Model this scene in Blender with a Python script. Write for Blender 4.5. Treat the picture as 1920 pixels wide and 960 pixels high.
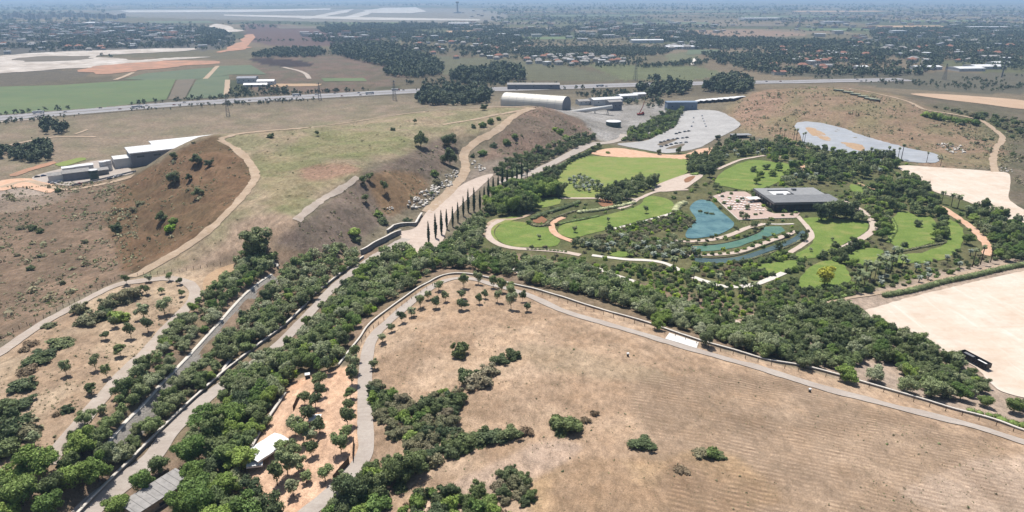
import bpy, math, random
import numpy as np
from mathutils import Vector, Matrix
from mathutils.geometry import delaunay_2d_cdt

for o in list(bpy.data.objects):
    bpy.data.objects.remove(o)
scene = bpy.context.scene
C = scene.collection
rnd = random.Random(7)
rng = np.random.default_rng(7)

# ------------------------------------------------------------------ camera, sky, sun, exposure
CAM_H = 150.0
PITCH = math.radians(20.9)
FPX = 1280.0                       # focal length in pixels of the 1920 wide picture
cam_d = bpy.data.cameras.new('camera')
cam_d.lens = 24.0
cam_d.sensor_width = 36.0
cam_d.clip_start = 1.0
cam_d.clip_end = 80000.0
cam = bpy.data.objects.new('camera', cam_d)
cam.location = (0, 0, CAM_H)
cam.rotation_euler = (math.pi / 2 - PITCH, 0, 0)
C.objects.link(cam)
scene.camera = cam

SUN_EL = math.radians(67.0)
SUN_AZ = math.radians(-24.0)       # seen from above, 0 = +Y (ahead), negative = to the left
sun_dir = Vector((math.sin(SUN_AZ) * math.cos(SUN_EL), math.cos(SUN_AZ) * math.cos(SUN_EL), math.sin(SUN_EL)))
world = bpy.data.worlds.new('World')
scene.world = world
world.use_nodes = True
wn = world.node_tree
sky = wn.nodes.new('ShaderNodeTexSky')
sky.sky_type = 'NISHITA'
sky.sun_disc = False
sky.sun_elevation = SUN_EL
sky.sun_rotation = SUN_AZ
sky.air_density = 1.0
sky.dust_density = 1.6
wn.links.new(sky.outputs[0], wn.nodes['Background'].inputs[0])
wn.nodes['Background'].inputs[1].default_value = 0.075
sl = bpy.data.lights.new('sun', 'SUN')
sl.energy = 4.6
sl.angle = math.radians(0.53)
sl.color = (1.0, 0.955, 0.89)
sun = bpy.data.objects.new('sun', sl)
sun.rotation_euler = sun_dir.to_track_quat('Z', 'Y').to_euler()
C.objects.link(sun)
scene.view_settings.view_transform = 'Standard'
scene.view_settings.look = 'None'
scene.view_settings.exposure = 0.62
scene.view_settings.gamma = 1.0
scene.view_settings.use_curve_mapping = False
cy = scene.cycles
cy.use_denoising = True
cy.max_bounces = 6
cy.diffuse_bounces = 2
cy.glossy_bounces = 2
cy.transmission_bounces = 3
cy.transparent_max_bounces = 6
cy.volume_bounces = 0
cy.caustics_reflective = False
cy.caustics_refractive = False

# ------------------------------------------------------------------ small helpers
def lin(c):
    c = c / 255.0
    return c / 12.92 if c <= 0.04045 else ((c + 0.055) / 1.055) ** 2.4

KALB = 1.0 / 1.55
def S(r, g, b, k=1.0):
    """albedo of a sunlit surface that shows as this sRGB tone"""
    return (lin(r) * KALB * k, lin(g) * KALB * k, lin(b) * KALB * k)

def hash2(ix, iy, seed):
    h = (ix.astype(np.int64) * 374761393 + iy.astype(np.int64) * 668265263 + seed * 974634521) & 0x7fffffff
    h = ((h ^ (h >> 13)) * 1274126177) & 0x7fffffff
    return ((h ^ (h >> 16)) & 0xffff) / 65535.0

def vnoise(x, y, seed=0):
    ix = np.floor(x); iy = np.floor(y)
    fx = x - ix; fy = y - iy
    fx = fx * fx * (3 - 2 * fx); fy = fy * fy * (3 - 2 * fy)
    a = hash2(ix, iy, seed); b = hash2(ix + 1, iy, seed)
    c = hash2(ix, iy + 1, seed); d = hash2(ix + 1, iy + 1, seed)
    return (a * (1 - fx) + b * fx) * (1 - fy) + (c * (1 - fx) + d * fx) * fy

def fbm(x, y, seed=0, oct=4):
    v = 0; a = 0.5; s = 0
    for i in range(oct):
        v = v + a * vnoise(x * 2 ** i, y * 2 ** i, seed + i * 17); s += a; a *= 0.55
    return v / s

cp, sp = math.cos(PITCH), math.sin(PITCH)
def ray(px, py):
    u = (np.asarray(px, float) - 960.0) / FPX
    v = (480.0 - np.asarray(py, float)) / FPX
    return u, cp + v * sp, -sp + v * cp

def Uz(px, py, z=0.0):
    """point of the picture at a known height"""
    dx, dy, dz = ray(px, py)
    t = (z - CAM_H) / dz
    return dx * t, dy * t, z

def P(x, y, z):
    """world point to pixel of the 1920 wide picture"""
    x = np.asarray(x, float); y = np.asarray(y, float); z = np.asarray(z, float) - CAM_H
    d = y * cp - z * sp
    v = y * sp + z * cp
    return 960 + FPX * x / d, 480 - FPX * v / d, d

# ------------------------------------------------------------------ terrain heights
CTRL = [
 # hill with the loop of path, left
 (0,662,9),(120,585,9),(220,535,9),(312,522,9),(366,548,9),(300,632,9),(217,717,10),(107,845,10),(95,900,9),(0,800,11),
 (100,720,11),(200,620,10.5),(0,940,8),(60,640,9),(380,520,9),(420,500,8),
 # scrub plain left of it
 (0,600,4),(60,570,4),(150,520,4),(0,480,2),(100,450,2),(0,400,1),(150,500,3),(215,440,3),(150,400,2),(60,360,1),(235,340,1.5),
 (100,355,1),(0,330,0.5),(205,400,2.5),(60,520,3),(230,490,4.5),
 # left mound: crest, slope
 (400,258,27),(440,275,27),(478,325,27),(462,360,26),(430,395,24),(380,440,19),(320,480,13),(262,512,8.5),
 (300,400,9),(360,400,18),(260,420,5),(330,440,11.5),(290,470,7.5),(400,330,21),(440,330,25.5),(270,380,5),
 (245,330,4),(268,318,10),(290,305,17),(315,290,23),(340,276,27),(375,261,29),(400,256,29),(420,370,23),(390,295,27),(350,310,22),(310,340,14),(270,355,7),(310,372,12),(360,360,20),
 # plateau
 (560,300,27),(640,260,27),(760,230,27),(870,206,27),(560,242,27),(640,236,27),(700,300,27.5),(600,350,27),(520,380,26),
 (555,412,24),(660,335,27),(780,270,26),(760,215,27),(480,248,27),(520,320,27),
 (480,430,20),(440,470,14),(400,490,11),(480,480,11.5),(560,450,16.5),(620,420,16),(520,460,15),(600,460,12),(525,492,9),(575,490,8),(650,470,5),(700,440,5),
 (760,400,5),(800,375,5.5),(842,340,7),(865,310,9),(870,285,13),(900,262,18),(940,240,23),(985,208,27),(720,330,24),(740,370,13),
 (690,390,14),(790,300,22),(835,290,16),(840,255,23),(640,390,20),(800,340,11),
 (1000,203,27),(1040,207,24),(1080,228,13),(1110,252,4),(1060,257,9),(1025,245,18),(985,290,5),(960,335,3),(1035,307,2),
 (1110,270,2),(980,265,13),(930,292,10),(905,322,6),(870,350,5.5),(800,450,4),(850,400,4),(900,355,4),(945,322,4),(990,315,3),
 (560,233,0),(440,243,0),(700,216,0),(870,193,0),(300,235,0),(150,235,0),(1000,186,0),(1100,205,0),(1150,235,0.5),(0,240,0),(0,290,0),
 # park, car park, sand lots
 (1100,330,1),(1200,310,1),(1280,320,1),(1000,440,1),(1100,430,1.5),(1200,390,1),(1330,410,0.3),(1400,440,0.3),(1480,390,0.5),
 (1560,440,1),(1650,430,1),(1700,440,1),(1800,450,1),(1600,350,1),(1450,310,1),(1350,270,1),(1300,240,1),(1300,215,1),
 (1200,260,1),(1850,350,1),(1750,325,1),(1900,400,1),(1850,550,1),(1700,600,1),(1850,680,1),(1900,740,1),(1550,560,1),
 (1400,560,1),(1300,560,1.5),(1200,520,2),(1100,500,2),(1000,490,3),(900,480,3),(1500,500,0.6),(1910,480,1),(1330,470,0.3),(1450,470,0.4),
 (1240,420,0.4),(1250,450,0.4),
 # sunken road and its retaining wall
 (755,455,4),(700,485,4),(620,545,3.5),(562,607,3),(530,640,3),(405,732,2.5),(312,820,2),(237,900,2),(175,945,1.5),
 (498,517,8),(464,542,8),(436,567,8),(398,610,8),(348,665,8.3),(318,697,8.4),(288,728,8.5),(258,763,8.6),(218,800,8.7),(190,835,8.7),
 (512,530,4),(482,560,4),(456,588,4),(420,630,4),(375,680,4),(345,714,4),(312,750,3.6),(282,785,3.6),(246,820,3.5),(222,846,3.5),
 # bank between the sunken road and the hill path
 (650,690,9.5),(695,632,10),(755,576,10),(802,542,10),(860,527,10),(930,538,10),(1000,555,10),(1110,588,10),(1205,615,10),
 (1315,655,10),(1435,692,10),(1540,722,10),(1740,772,10),(1915,832,10),
 (1000,525,4),(1110,560,4),(1205,585,4.5),(1320,612,4),(1435,650,4),(1515,668,4),(1640,700,4),(1740,735,3.5),(1860,770,3),
 (1915,788,3),(860,492,5),(760,535,6),(690,590,6.5),(630,660,7),(560,690,6),(600,620,5),(650,560,5),(930,500,4),
 (560,760,8),(620,720,9),(500,840,7.5),(600,850,8.5),(560,920,8),(480,930,6),(420,800,5),(400,900,4),(340,940,3),
 # dry hill
 (685,705,10),(685,795,10),(650,892,9.5),(585,952,9),(760,620,12),(850,600,13),(1000,640,14),(1200,700,14),(1400,760,14),
 (1600,820,13),(1800,880,13),(900,720,14.5),(800,760,12.5),(760,850,11.5),(1000,800,15),(860,830,13),(1100,900,16.5),(1300,900,16),
 (1600,950,15),(1900,950,13),(800,940,12),(700,940,10.5),(950,940,15),(1000,740,15.5),(930,860,14),
 # far right mound
 (1405,180,13),(1440,170,22),(1550,165,22),(1640,176,20),(1720,200,16),(1850,238,8),(1370,202,4),(1385,226,3),(1450,220,9),
 (1500,235,8),(1600,215,15),(1700,250,10),(1620,265,7),(1750,300,3),(1560,285,4),(1480,262,4),(1850,290,4),(1800,270,6),
 (1900,262,3),(1910,320,2),(1700,309,2),(1440,158,0),(1560,154,0),(1700,163,0),(1800,173,1),(1920,190,1),(1920,215,1.5),(1350,180,0),
]
_c = [Uz(a, b, c) for a, b, c in CTRL]
_w = [(-420,640,0),(-400,720,0),(-330,770,0),(-290,840,0),(-345,612,1.5),(-322,640,2),(-290,665,3),(-255,692,5),(-225,722,4),(-380,640,0),(-330,690,0),(-290,730,0),(0,120,16),(100,120,15),(-90,130,8),(-50,130,11),(-150,130,3),(-200,140,6),
      (200,150,13),(300,200,12),(380,260,8),(-300,180,9),(-400,250,6),(-600,400,0),(-800,600,0),(600,500,0),(800,700,0),(450,300,2),
      (0,60,15),(250,90,14),(-250,90,6)]
for yy in (150, 110, 70, 40, 20):
    for xx in range(-200, 2200, 300):
        _w.append(Uz(xx, yy, 0.0))
_pts = np.array([(float(a), float(b), float(c)) for a, b, c in _c + _w])
_xy = _pts[:, :2]
_D = np.sqrt(((_xy[:, None, :] - _xy[None, :, :]) ** 2).sum(-1))
_n = len(_xy)
_A = np.zeros((_n + 1, _n + 1)); _A[:_n, :_n] = -_D - np.eye(_n) * 0.6; _A[_n, :_n] = 1; _A[:_n, _n] = 1
_sol = np.linalg.solve(_A, np.concatenate([_pts[:, 2], [0]]))

def rbf(x, y):
    x = np.asarray(x, float).ravel(); y = np.asarray(y, float).ravel()
    out = np.empty(len(x))
    for i in range(0, len(x), 20000):
        d = np.sqrt((x[i:i+20000, None] - _xy[None, :, 0]) ** 2 + (y[i:i+20000, None] - _xy[None, :, 1]) ** 2)
        out[i:i+20000] = -(d @ _sol[:_n]) + _sol[_n]
    return out

NA = 620
AZ = np.radians(np.linspace(-60, 60, NA))
R1 = np.exp(np.linspace(math.log(85), math.log(820), 430))
R2 = np.exp(np.linspace(math.log(820), math.log(32000), 150))[1:]
RR = np.concatenate([R1, R2])
NR = len(RR)
GX = RR[:, None] * np.sin(AZ)[None, :]
GY = RR[:, None] * np.cos(AZ)[None, :]
near = RR < 1800
GZ = np.zeros((NR, NA))
nn = int(near.sum())
# heights are solved on every second node and filled in between
sub_r = np.arange(0, nn, 2); sub_a = np.arange(0, NA, 2)
zz = rbf(GX[np.ix_(sub_r, sub_a)], GY[np.ix_(sub_r, sub_a)]).reshape(len(sub_r), len(sub_a))
tmp = np.stack([np.interp(np.arange(NA), sub_a, row) for row in zz])
GZ[:nn] = np.stack([np.interp(np.arange(nn), sub_r, tmp[:, j]) for j in range(NA)], axis=1)
fade = np.clip((1700 - RR) / 500, 0, 1)[:, None]
GZ *= fade
nat = np.clip((GZ - 3) / 6, 0.12, 1) * np.clip((RR - 100) / 50, 0.3, 1)[:, None]
GZ += nat * fade * ((fbm(GX / 38, GY / 38, 3) - 0.5) * 3.0 + (fbm(GX / 11, GY / 11, 9, 3) - 0.5) * 0.9)
# crisper crests on the mounds
_bl = GZ.copy()
for _ in range(60):
    _bl[1:-1, 1:-1] = (_bl[:-2, 1:-1] + _bl[2:, 1:-1] + _bl[1:-1, :-2] + _bl[1:-1, 2:]) / 4
_mm = np.exp(-(((GX + 185) / 150) ** 4 + ((GY - 520) / 170) ** 4)) + np.exp(-(((GX - 40) / 90) ** 4 + ((GY - 720) / 130) ** 4)) + np.exp(-(((GX - 420) / 190) ** 4 + ((GY - 850) / 190) ** 4))
GZ += np.clip(_mm, 0, 1) * np.clip((GZ - _bl) * 1.3, -2.2, 2.2)
# rain gullies down the flank of the left mound
slope_w = np.exp(-(((GX + 235) / 55) ** 2 + ((GY - 465) / 90) ** 2)) + 0.8 * np.exp(-(((GX + 85) / 28) ** 2 + ((GY - 470) / 80) ** 2))
GZ += slope_w * (fbm((GX * 0.55 + GY * 0.83) / 9, (GX * 0.83 - GY * 0.55) / 60, 5, 3) - 0.5) * 7.5
GZ += np.clip((RR - 14000) / 16000, 0, 1)[:, None] * 120 * (0.55 + 0.45 * fbm(GX / 5000, GY / 5000, 21))
_lr1 = np.log(RR)

def H(x, y):
    """height of the ground"""
    x = np.asarray(x, float); y = np.asarray(y, float)
    r = np.sqrt(x * x + y * y); a = np.arctan2(x, y)
    fi = np.interp(np.log(np.maximum(r, 1)), _lr1, np.arange(NR))
    fa = np.clip((a - AZ[0]) / (AZ[1] - AZ[0]), 0, NA - 1.001)
    i = np.clip(fi.astype(int), 0, NR - 2); j = fa.astype(int)
    u = fi - i; v = fa - j
    return (GZ[i, j] * (1 - u) + GZ[i + 1, j] * u) * (1 - v) + (GZ[i, j + 1] * (1 - u) + GZ[i + 1, j + 1] * u) * v

def U(px, py):
    """where the sight line through a pixel meets the ground (arrays in, arrays out)"""
    px = np.atleast_1d(np.asarray(px, float)); py = np.atleast_1d(np.asarray(py, float))
    dx, dy, dz = ray(px, py)
    t = (45.0 - CAM_H) / dz
    prev = t.copy(); done = np.zeros(len(px), bool)
    tend = (-5.0 - CAM_H) / dz
    for k in range(1, 241):
        tt = t + (tend - t) * k / 240
        below = (CAM_H + dz * tt) < H(dx * tt, dy * tt)
        new = below & ~done
        prev = np.where(done | new, prev, tt)
        done |= new
    lo = prev; hi = np.minimum(prev + (tend - t) / 240, tend)
    for k in range(14):
        m = (lo + hi) / 2
        b = (CAM_H + dz * m) < H(dx * m, dy * m)
        hi = np.where(b, m, hi); lo = np.where(b, lo, m)
    return dx * hi, dy * hi

def U1(px, py):
    x, y = U(px, py)
    return float(x[0]), float(y[0])

def catmull(pts, step=6.0, closed=False):
    p = [np.array(q, float) for q in pts]
    out = []
    n = len(p)
    rngi = range(n) if closed else range(n - 1)
    for i in rngi:
        p1 = p[i]; p2 = p[(i + 1) % n]
        p0 = p[i - 1] if (closed or i > 0) else 2 * p1 - p2
        p3 = p[(i + 2) % n] if (closed or i + 2 < n) else 2 * p2 - p1
        k = max(1, int(np.linalg.norm(p2 - p1) / step))
        for s in range(k):
            t = s / k
            out.append(0.5 * ((2 * p1) + (-p0 + p2) * t + (2 * p0 - 5 * p1 + 4 * p2 - p3) * t * t + (-p0 + 3 * p1 - 3 * p2 + p3) * t ** 3))
    if not closed:
        out.append(p[-1])
    return np.array(out)

def inside(poly, x, y):
    """points in polygon, vectorised"""
    poly = np.asarray(poly); x = np.asarray(x); y = np.asarray(y)
    res = np.zeros(x.shape, bool)
    x0, y0 = poly.min(0); x1, y1 = poly.max(0)
    box = (x >= x0) & (x <= x1) & (y >= y0) & (y <= y1)
    if not box.any():
        return res
    bx = x[box]; by = y[box]; r = np.zeros(bx.shape, bool)
    j = len(poly) - 1
    for i in range(len(poly)):
        xi, yi = poly[i]; xj, yj = poly[j]
        if yi != yj:
            c = ((yi > by) != (yj > by)) & (bx < (xj - xi) * (by - yi) / (yj - yi) + xi)
            r ^= c
        j = i
    res[box] = r
    return res

def wpoly(px_pts, smooth=True, step=5.0):
    a = catmull(px_pts, step, True) if smooth else np.array(densify(px_pts, step), float)
    x, y = U(a[:, 0], a[:, 1])
    return np.stack([x, y], 1)

def densify(pts, step=5.0):
    out = []
    n = len(pts)
    for i in range(n):
        a = np.array(pts[i], float); b = np.array(pts[(i + 1) % n], float)
        k = max(1, int(np.linalg.norm(b - a) / step))
        for s in range(k):
            out.append(a + (b - a) * s / k)
    return out

# ------------------------------------------------------------------ objects
def mesh_from(name, verts, faces, mats=(), smooth=False, fmat=None):
    me = bpy.data.meshes.new(name)
    verts = np.asarray(verts, np.float32)
    if isinstance(faces, np.ndarray):
        nf, k = faces.shape
        me.vertices.add(len(verts)); me.vertices.foreach_set('co', verts.ravel())
        me.loops.add(nf * k); me.loops.foreach_set('vertex_index', faces.astype(np.int32).ravel())
        me.polygons.add(nf)
        me.polygons.foreach_set('loop_start', np.arange(0, nf * k, k, dtype=np.int32))
        me.polygons.foreach_set('loop_total', np.full(nf, k, np.int32))
        me.update(calc_edges=True)
    else:
        me.from_pydata([tuple(v) for v in verts], [], [tuple(f) for f in faces])
        me.update()
    for m in mats:
        me.materials.append(m)
    if fmat is not None:
        me.polygons.foreach_set('material_index', np.asarray(fmat, np.int32))
    if smooth:
        me.polygons.foreach_set('use_smooth', np.ones(len(me.polygons), bool))
    return me

def link(name, data, parent=None, loc=None, rot=None, scale=None):
    o = bpy.data.objects.new(name, data)
    C.objects.link(o)
    if loc is not None: o.location = loc
    if rot is not None: o.rotation_euler = rot
    if scale is not None: o.scale = scale
    if parent is not None: o.parent = parent
    return o

def tag(o, label=None, cat=None, group=None, kind=None):
    if label: o['label'] = label
    if cat: o['category'] = cat
    if group: o['group'] = group
    if kind: o['kind'] = kind
    return o

def empty(name, loc, rz=0.0, label=None, cat=None, group=None):
    o = link(name, None, None, loc, (0, 0, rz))
    o.empty_display_size = 0.5
    return tag(o, label, cat, group)

class MB:
    """collects boxes, prisms and tubes into one mesh"""
    def __init__(self):
        self.v = []; self.f = []; self.m = []
    def add(self, v, f, m=0):
        k = len(self.v); self.v += [tuple(q) for q in v]
        self.f += [tuple(i + k for i in q) for q in f]; self.m += [m] * len(f)
        return self
    def box(self, x0, x1, y0, y1, z0, z1, m=0, rz=0, ctr=(0, 0)):
        v = [(x, y, z) for z in (z0, z1) for (x, y) in ((x0, y0), (x1, y0), (x1, y1), (x0, y1))]
        if rz:
            c, s = math.cos(rz), math.sin(rz)
            v = [((x - ctr[0]) * c - (y - ctr[1]) * s + ctr[0], (x - ctr[0]) * s + (y - ctr[1]) * c + ctr[1], z) for x, y, z in v]
        return self.add(v, [(3, 2, 1, 0), (4, 5, 6, 7), (0, 1, 5, 4), (1, 2, 6, 5), (2, 3, 7, 6), (3, 0, 4, 7)], m)
    def tube(self, pts, rad, n=6, m=0, cap=True):
        rings = []
        for i, p in enumerate(pts):
            p = Vector(p)
            a = Vector(pts[max(i - 1, 0)]); b = Vector(pts[min(i + 1, len(pts) - 1)])
            d = (b - a).normalized()
            s = d.cross(Vector((0, 0, 1)))
            if s.length < 1e-3: s = Vector((1, 0, 0))
            s.normalize(); t = d.cross(s)
            r = rad[i] if hasattr(rad, '__len__') else rad
            rings.append([p + (s * math.cos(2 * math.pi * k / n) + t * math.sin(2 * math.pi * k / n)) * r for k in range(n)])
        v = [q for r in rings for q in r]; f = []
        for i in range(len(rings) - 1):
            for k in range(n):
                f.append((i * n + k, i * n + (k + 1) % n, (i + 1) * n + (k + 1) % n, (i + 1) * n + k))
        if cap:
            f.append(tuple(range(n - 1, -1, -1))); f.append(tuple(range((len(rings) - 1) * n, len(rings) * n)))
        return self.add(v, f, m)
    def data(self, name, mats, smooth=False):
        return mesh_from(name, self.v, self.f, mats, smooth, self.m)
    def build(self, name, mats, parent=None, loc=None, rot=None, smooth=False):
        mats = mats if isinstance(mats, (list, tuple)) else [mats]
        return link(name, self.data(name, mats, smooth), parent, loc, rot)

# ------------------------------------------------------------------ materials
def new_mat(name):
    m = bpy.data.materials.new(name); m.use_nodes = True
    nt = m.node_tree; b = nt.nodes['Principled BSDF']
    b.inputs['Roughness'].default_value = 0.9
    b.inputs['Specular IOR Level'].default_value = 0.15
    return m, nt, b

def node(nt, t, **kw):
    n = nt.nodes.new(t)
    for k, v in kw.items():
        setattr(n, k, v)
    return n

def mixc(nt, fac, a, b, blend='MIX'):
    n = nt.nodes.new('ShaderNodeMix'); n.data_type = 'RGBA'; n.blend_type = blend
    for sock, val in ((n.inputs[0], fac), (n.inputs[6], a), (n.inputs[7], b)):
        if isinstance(val, bpy.types.NodeSocket): nt.links.new(val, sock)
        elif isinstance(val, (int, float)): sock.default_value = val
        else: sock.default_value = (*val[:3], 1)
    return n.outputs[2]

def noise(nt, vec, scale, detail=4, rough=0.6, lo=0.35, hi=0.65):
    n = node(nt, 'ShaderNodeTexNoise'); n.inputs['Scale'].default_value = scale
    n.inputs['Detail'].default_value = detail; n.inputs['Roughness'].default_value = rough
    if vec is not None: nt.links.new(vec, n.inputs['Vector'])
    r = node(nt, 'ShaderNodeMapRange'); r.inputs[1].default_value = lo; r.inputs[2].default_value = hi
    nt.links.new(n.outputs[0], r.inputs[0])
    return r.outputs[0]

def bump(nt, b, h, strength=0.4, dist=0.5):
    n = node(nt, 'ShaderNodeBump'); n.inputs['Strength'].default_value = strength; n.inputs['Distance'].default_value = dist
    nt.links.new(h, n.inputs['Height']); nt.links.new(n.outputs[0], b.inputs['Normal'])

def speckled(name, c1, c2, s1=0.1, c3=None, s2=1.2, amt=0.5, rough=0.9, bmp=0.3, spec=0.15):
    """soil, gravel, concrete: two tones in broad patches and a third in fine grain"""
    m, nt, b = new_mat(name)
    g = node(nt, 'ShaderNodeNewGeometry')
    col = mixc(nt, noise(nt, g.outputs['Position'], s1, 5), c1, c2)
    n2 = noise(nt, g.outputs['Position'], s2, 6, 0.7, 0.38, 0.7)
    k = node(nt, 'ShaderNodeMath', operation='MULTIPLY'); nt.links.new(n2, k.inputs[0]); k.inputs[1].default_value = amt
    col = mixc(nt, k.outputs[0], col, c3 or tuple(q * 0.6 for q in c1))
    nt.links.new(col, b.inputs['Base Color'])
    b.inputs['Roughness'].default_value = rough
    b.inputs['Specular IOR Level'].default_value = spec
    if bmp: bump(nt, b, n2, bmp, 0.3)
    return m

def paint(name, c, rough=0.6, var=0.12, scale=0.4, spec=0.3, metal=0.0):
    m, nt, b = new_mat(name)
    tc = node(nt, 'ShaderNodeTexCoord')
    col = mixc(nt, noise(nt, tc.outputs['Object'], scale, 5), c, tuple(q * (1 - var * 2) for q in c))
    nt.links.new(col, b.inputs['Base Color'])
    b.inputs['Roughness'].default_value = rough; b.inputs['Specular IOR Level'].default_value = spec
    b.inputs['Metallic'].default_value = metal
    return m

def leafmat(name, cols, vary=0.45, trans=0.3):
    """foliage: tone differs from plant to plant and from leaf spray to leaf spray"""
    m, nt, b = new_mat(name)
    oi = node(nt, 'ShaderNodeObjectInfo')
    rp = node(nt, 'ShaderNodeValToRGB')
    el = rp.color_ramp.elements
    while len(el) < len(cols): el.new(0.5)
    for i, c in enumerate(cols):
        el[i].position = i / max(1, len(cols) - 1); el[i].color = (*c, 1)
    at = node(nt, 'ShaderNodeAttribute'); at.attribute_name = 'tint'
    ad = node(nt, 'ShaderNodeMath', operation='ADD'); nt.links.new(oi.outputs['Random'], ad.inputs[0]); nt.links.new(at.outputs['Fac'], ad.inputs[1])
    fr = node(nt, 'ShaderNodeMath', operation='FRACT'); nt.links.new(ad.outputs[0], fr.inputs[0])
    nt.links.new(fr.outputs[0], rp.inputs[0])
    g = node(nt, 'ShaderNodeNewGeometry')
    r = node(nt, 'ShaderNodeMapRange'); nt.links.new(g.outputs['Random Per Island'], r.inputs[0])
    r.inputs[3].default_value = 1 - vary; r.inputs[4].default_value = 1 + vary
    n2 = noise(nt, g.outputs['Position'], 0.5, 3, 0.6, 0.3, 0.7)
    r2 = node(nt, 'ShaderNodeMapRange'); nt.links.new(n2, r2.inputs[0]); r2.inputs[3].default_value = 0.75; r2.inputs[4].default_value = 1.25
    mm = node(nt, 'ShaderNodeMath', operation='MULTIPLY'); nt.links.new(r.outputs[0], mm.inputs[0]); nt.links.new(r2.outputs[0], mm.inputs[1])
    col = mixc(nt, 1.0, rp.outputs[0], mm.outputs[0], 'MULTIPLY')
    nt.links.new(col, b.inputs['Base Color'])
    b.inputs['Roughness'].default_value = 0.7
    b.inputs['Specular IOR Level'].default_value = 0.2
    if trans:
        tr = node(nt, 'ShaderNodeBsdfTranslucent'); nt.links.new(col, tr.inputs[0])
        ms = node(nt, 'ShaderNodeMixShader'); ms.inputs[0].default_value = trans
        nt.links.new(b.outputs[0], ms.inputs[1]); nt.links.new(tr.outputs[0], ms.inputs[2])
        nt.links.new(ms.outputs[0], nt.nodes['Material Output'].inputs[0])
    return m

# ------------------------------------------------------------------ the ground: one sheet to the horizon
vx = GX.ravel(); vy = GY.ravel(); vz = GZ.ravel()
ii = (np.arange(NR - 1)[:, None] * NA + np.arange(NA - 1)[None, :]).ravel()
faces = np.stack([ii, ii + 1, ii + NA + 1, ii + NA], 1)
colr = np.empty((NR, NA, 3)); scrub = np.full((NR, NA), 0.35); mow = np.zeros((NR, NA))
colr[:] = S(132, 122, 102)
dist = np.sqrt(GX ** 2 + GY ** 2)
# broad patchwork of the far plain
cell = hash2(np.floor((GX + 160 * fbm(GX / 900, GY / 900, 31)) / 520), np.floor((GY + 0.25 * GX + 200 * fbm(GX / 900, GY / 900, 41)) / 420), 5)
pal = np.array([S(112, 116, 84), S(134, 126, 98), S(100, 108, 76), S(148, 132, 106), S(122, 124, 88), S(156, 140, 114), S(96, 102, 74), S(128, 118, 94)])
farc = pal[(cell * 7.99).astype(int)]
fw = np.clip((dist - 1150) / 120, 0, 1)[..., None]
colr = colr * (1 - fw) + farc * fw
scrub = scrub * (1 - fw[..., 0]) + 0.25 * fw[..., 0]

def zone(px, c, sc=0.3, wob=4.0, m=None, smooth=True, soft=0.0, c2=None, ws=22.0):
    """ground of another soil or cover, with a ragged border"""
    w = wpoly(px, smooth)
    d = 1.0
    ox = (fbm(GX / ws, GY / ws, 51, 3) - 0.5) * wob * 2
    oy = (fbm(GX / ws, GY / ws, 61, 3) - 0.5) * wob * 2
    k = inside(w, GX + ox, GY + oy)
    kk = k.astype(float)
    if soft:
        for _ in range(int(soft)):
            kk[1:-1, 1:-1] = (kk[1:-1, 1:-1] * 2 + kk[:-2, 1:-1] + kk[2:, 1:-1] + kk[1:-1, :-2] + kk[1:-1, 2:]) / 6
    cc = np.array(c)
    if c2 is not None:
        t = np.clip((fbm(GX / 26, GY / 26, 71, 4) - 0.38) / 0.24, 0, 1)[..., None]
        cc = cc * (1 - t) + np.array(c2) * t
    colr[:] = colr * (1 - kk[..., None]) + cc * kk[..., None]
    scrub[:] = scrub * (1 - kk) + sc * kk
    if m is not None:
        mow[:] = mow * (1 - kk) + m * kk

# near half of the country, back to front
zone([(-300,420),(-300,300),(0,228),(300,215),(700,190),(960,190),(1000,215),(700,250),(400,262),(240,330),(200,430)], S(156,138,118), 0.35, 6, soft=3, c2=S(140,130,106))
zone([(-300,620),(-200,340),(60,345),(230,345),(260,430),(255,505),(230,522),(120,570),(0,640)], S(148,124,104), 0.6, 4, soft=4, c2=S(130,110,92))
zone([(-300,420),(-200,330),(100,352),(120,372),(0,400)], S(150,132,116), 0.4, 4, soft=3)
zone([(-100,345),(40,340),(100,350),(60,368),(-100,372)], S(172,156,142), 0.1, 3, soft=3)
zone([(225,345),(300,305),(345,275),(400,255),(450,270),(480,325),(462,365),(430,400),(380,445),(300,490),(250,512),(225,470),(205,420)], S(132,104,78), 0.3, 6, soft=3, c2=S(116,95,70))
zone([(415,258),(560,240),(760,214),(900,203),(1000,200),(1010,212),(900,250),(800,262),(790,290),(700,305),(670,332),(600,372),(555,415),(500,440),(440,470),(380,500),(300,520),(270,512),(400,430),(470,360),(482,325),(460,290)],
     S(166,148,122), 0.3, 3, soft=3, c2=S(148,142,108))
zone([(590,250),(700,246),(770,262),(720,292),(620,296),(540,285)], S(152,144,108), 0.3, 5, soft=4, c2=S(136,138,94))
zone([(480,290),(600,300),(650,330),(600,360),(530,400),(505,380)], S(158,144,112), 0.3, 5, soft=4, c2=S(140,138,98))
zone([(570,315),(640,308),(680,318),(640,332),(575,338)], S(166,134,112), 0.2, 3, soft=4)
zone([(440,420),(520,400),(560,415),(560,450),(500,465),(420,490),(330,510),(420,450)], S(176,152,130), 0.3, 3, soft=4)
zone([(560,418),(610,382),(680,335),(720,310),(800,272),(850,255),(850,300),(800,345),(760,390),(700,430),(650,470),(560,470),(520,462)], S(140,122,110), 0.6, 3, soft=3, c2=S(124,110,98))
zone([(700,330),(760,320),(800,345),(770,385),(730,405),(700,370)], S(138,112,84), 0.5, 3, soft=3)
zone([(985,205),(1040,200),(1090,225),(1125,252),(1090,265),(1000,290),(930,300),(905,300),(930,260)], S(148,124,108), 0.5, 3, soft=3, c2=S(128,112,98))
zone([(870,330),(920,300),(960,300),(1000,312),(960,332),(905,352),(850,398),(800,430),(770,430),(810,385)], S(150,136,122), 0.3, 2, soft=3)
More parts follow.
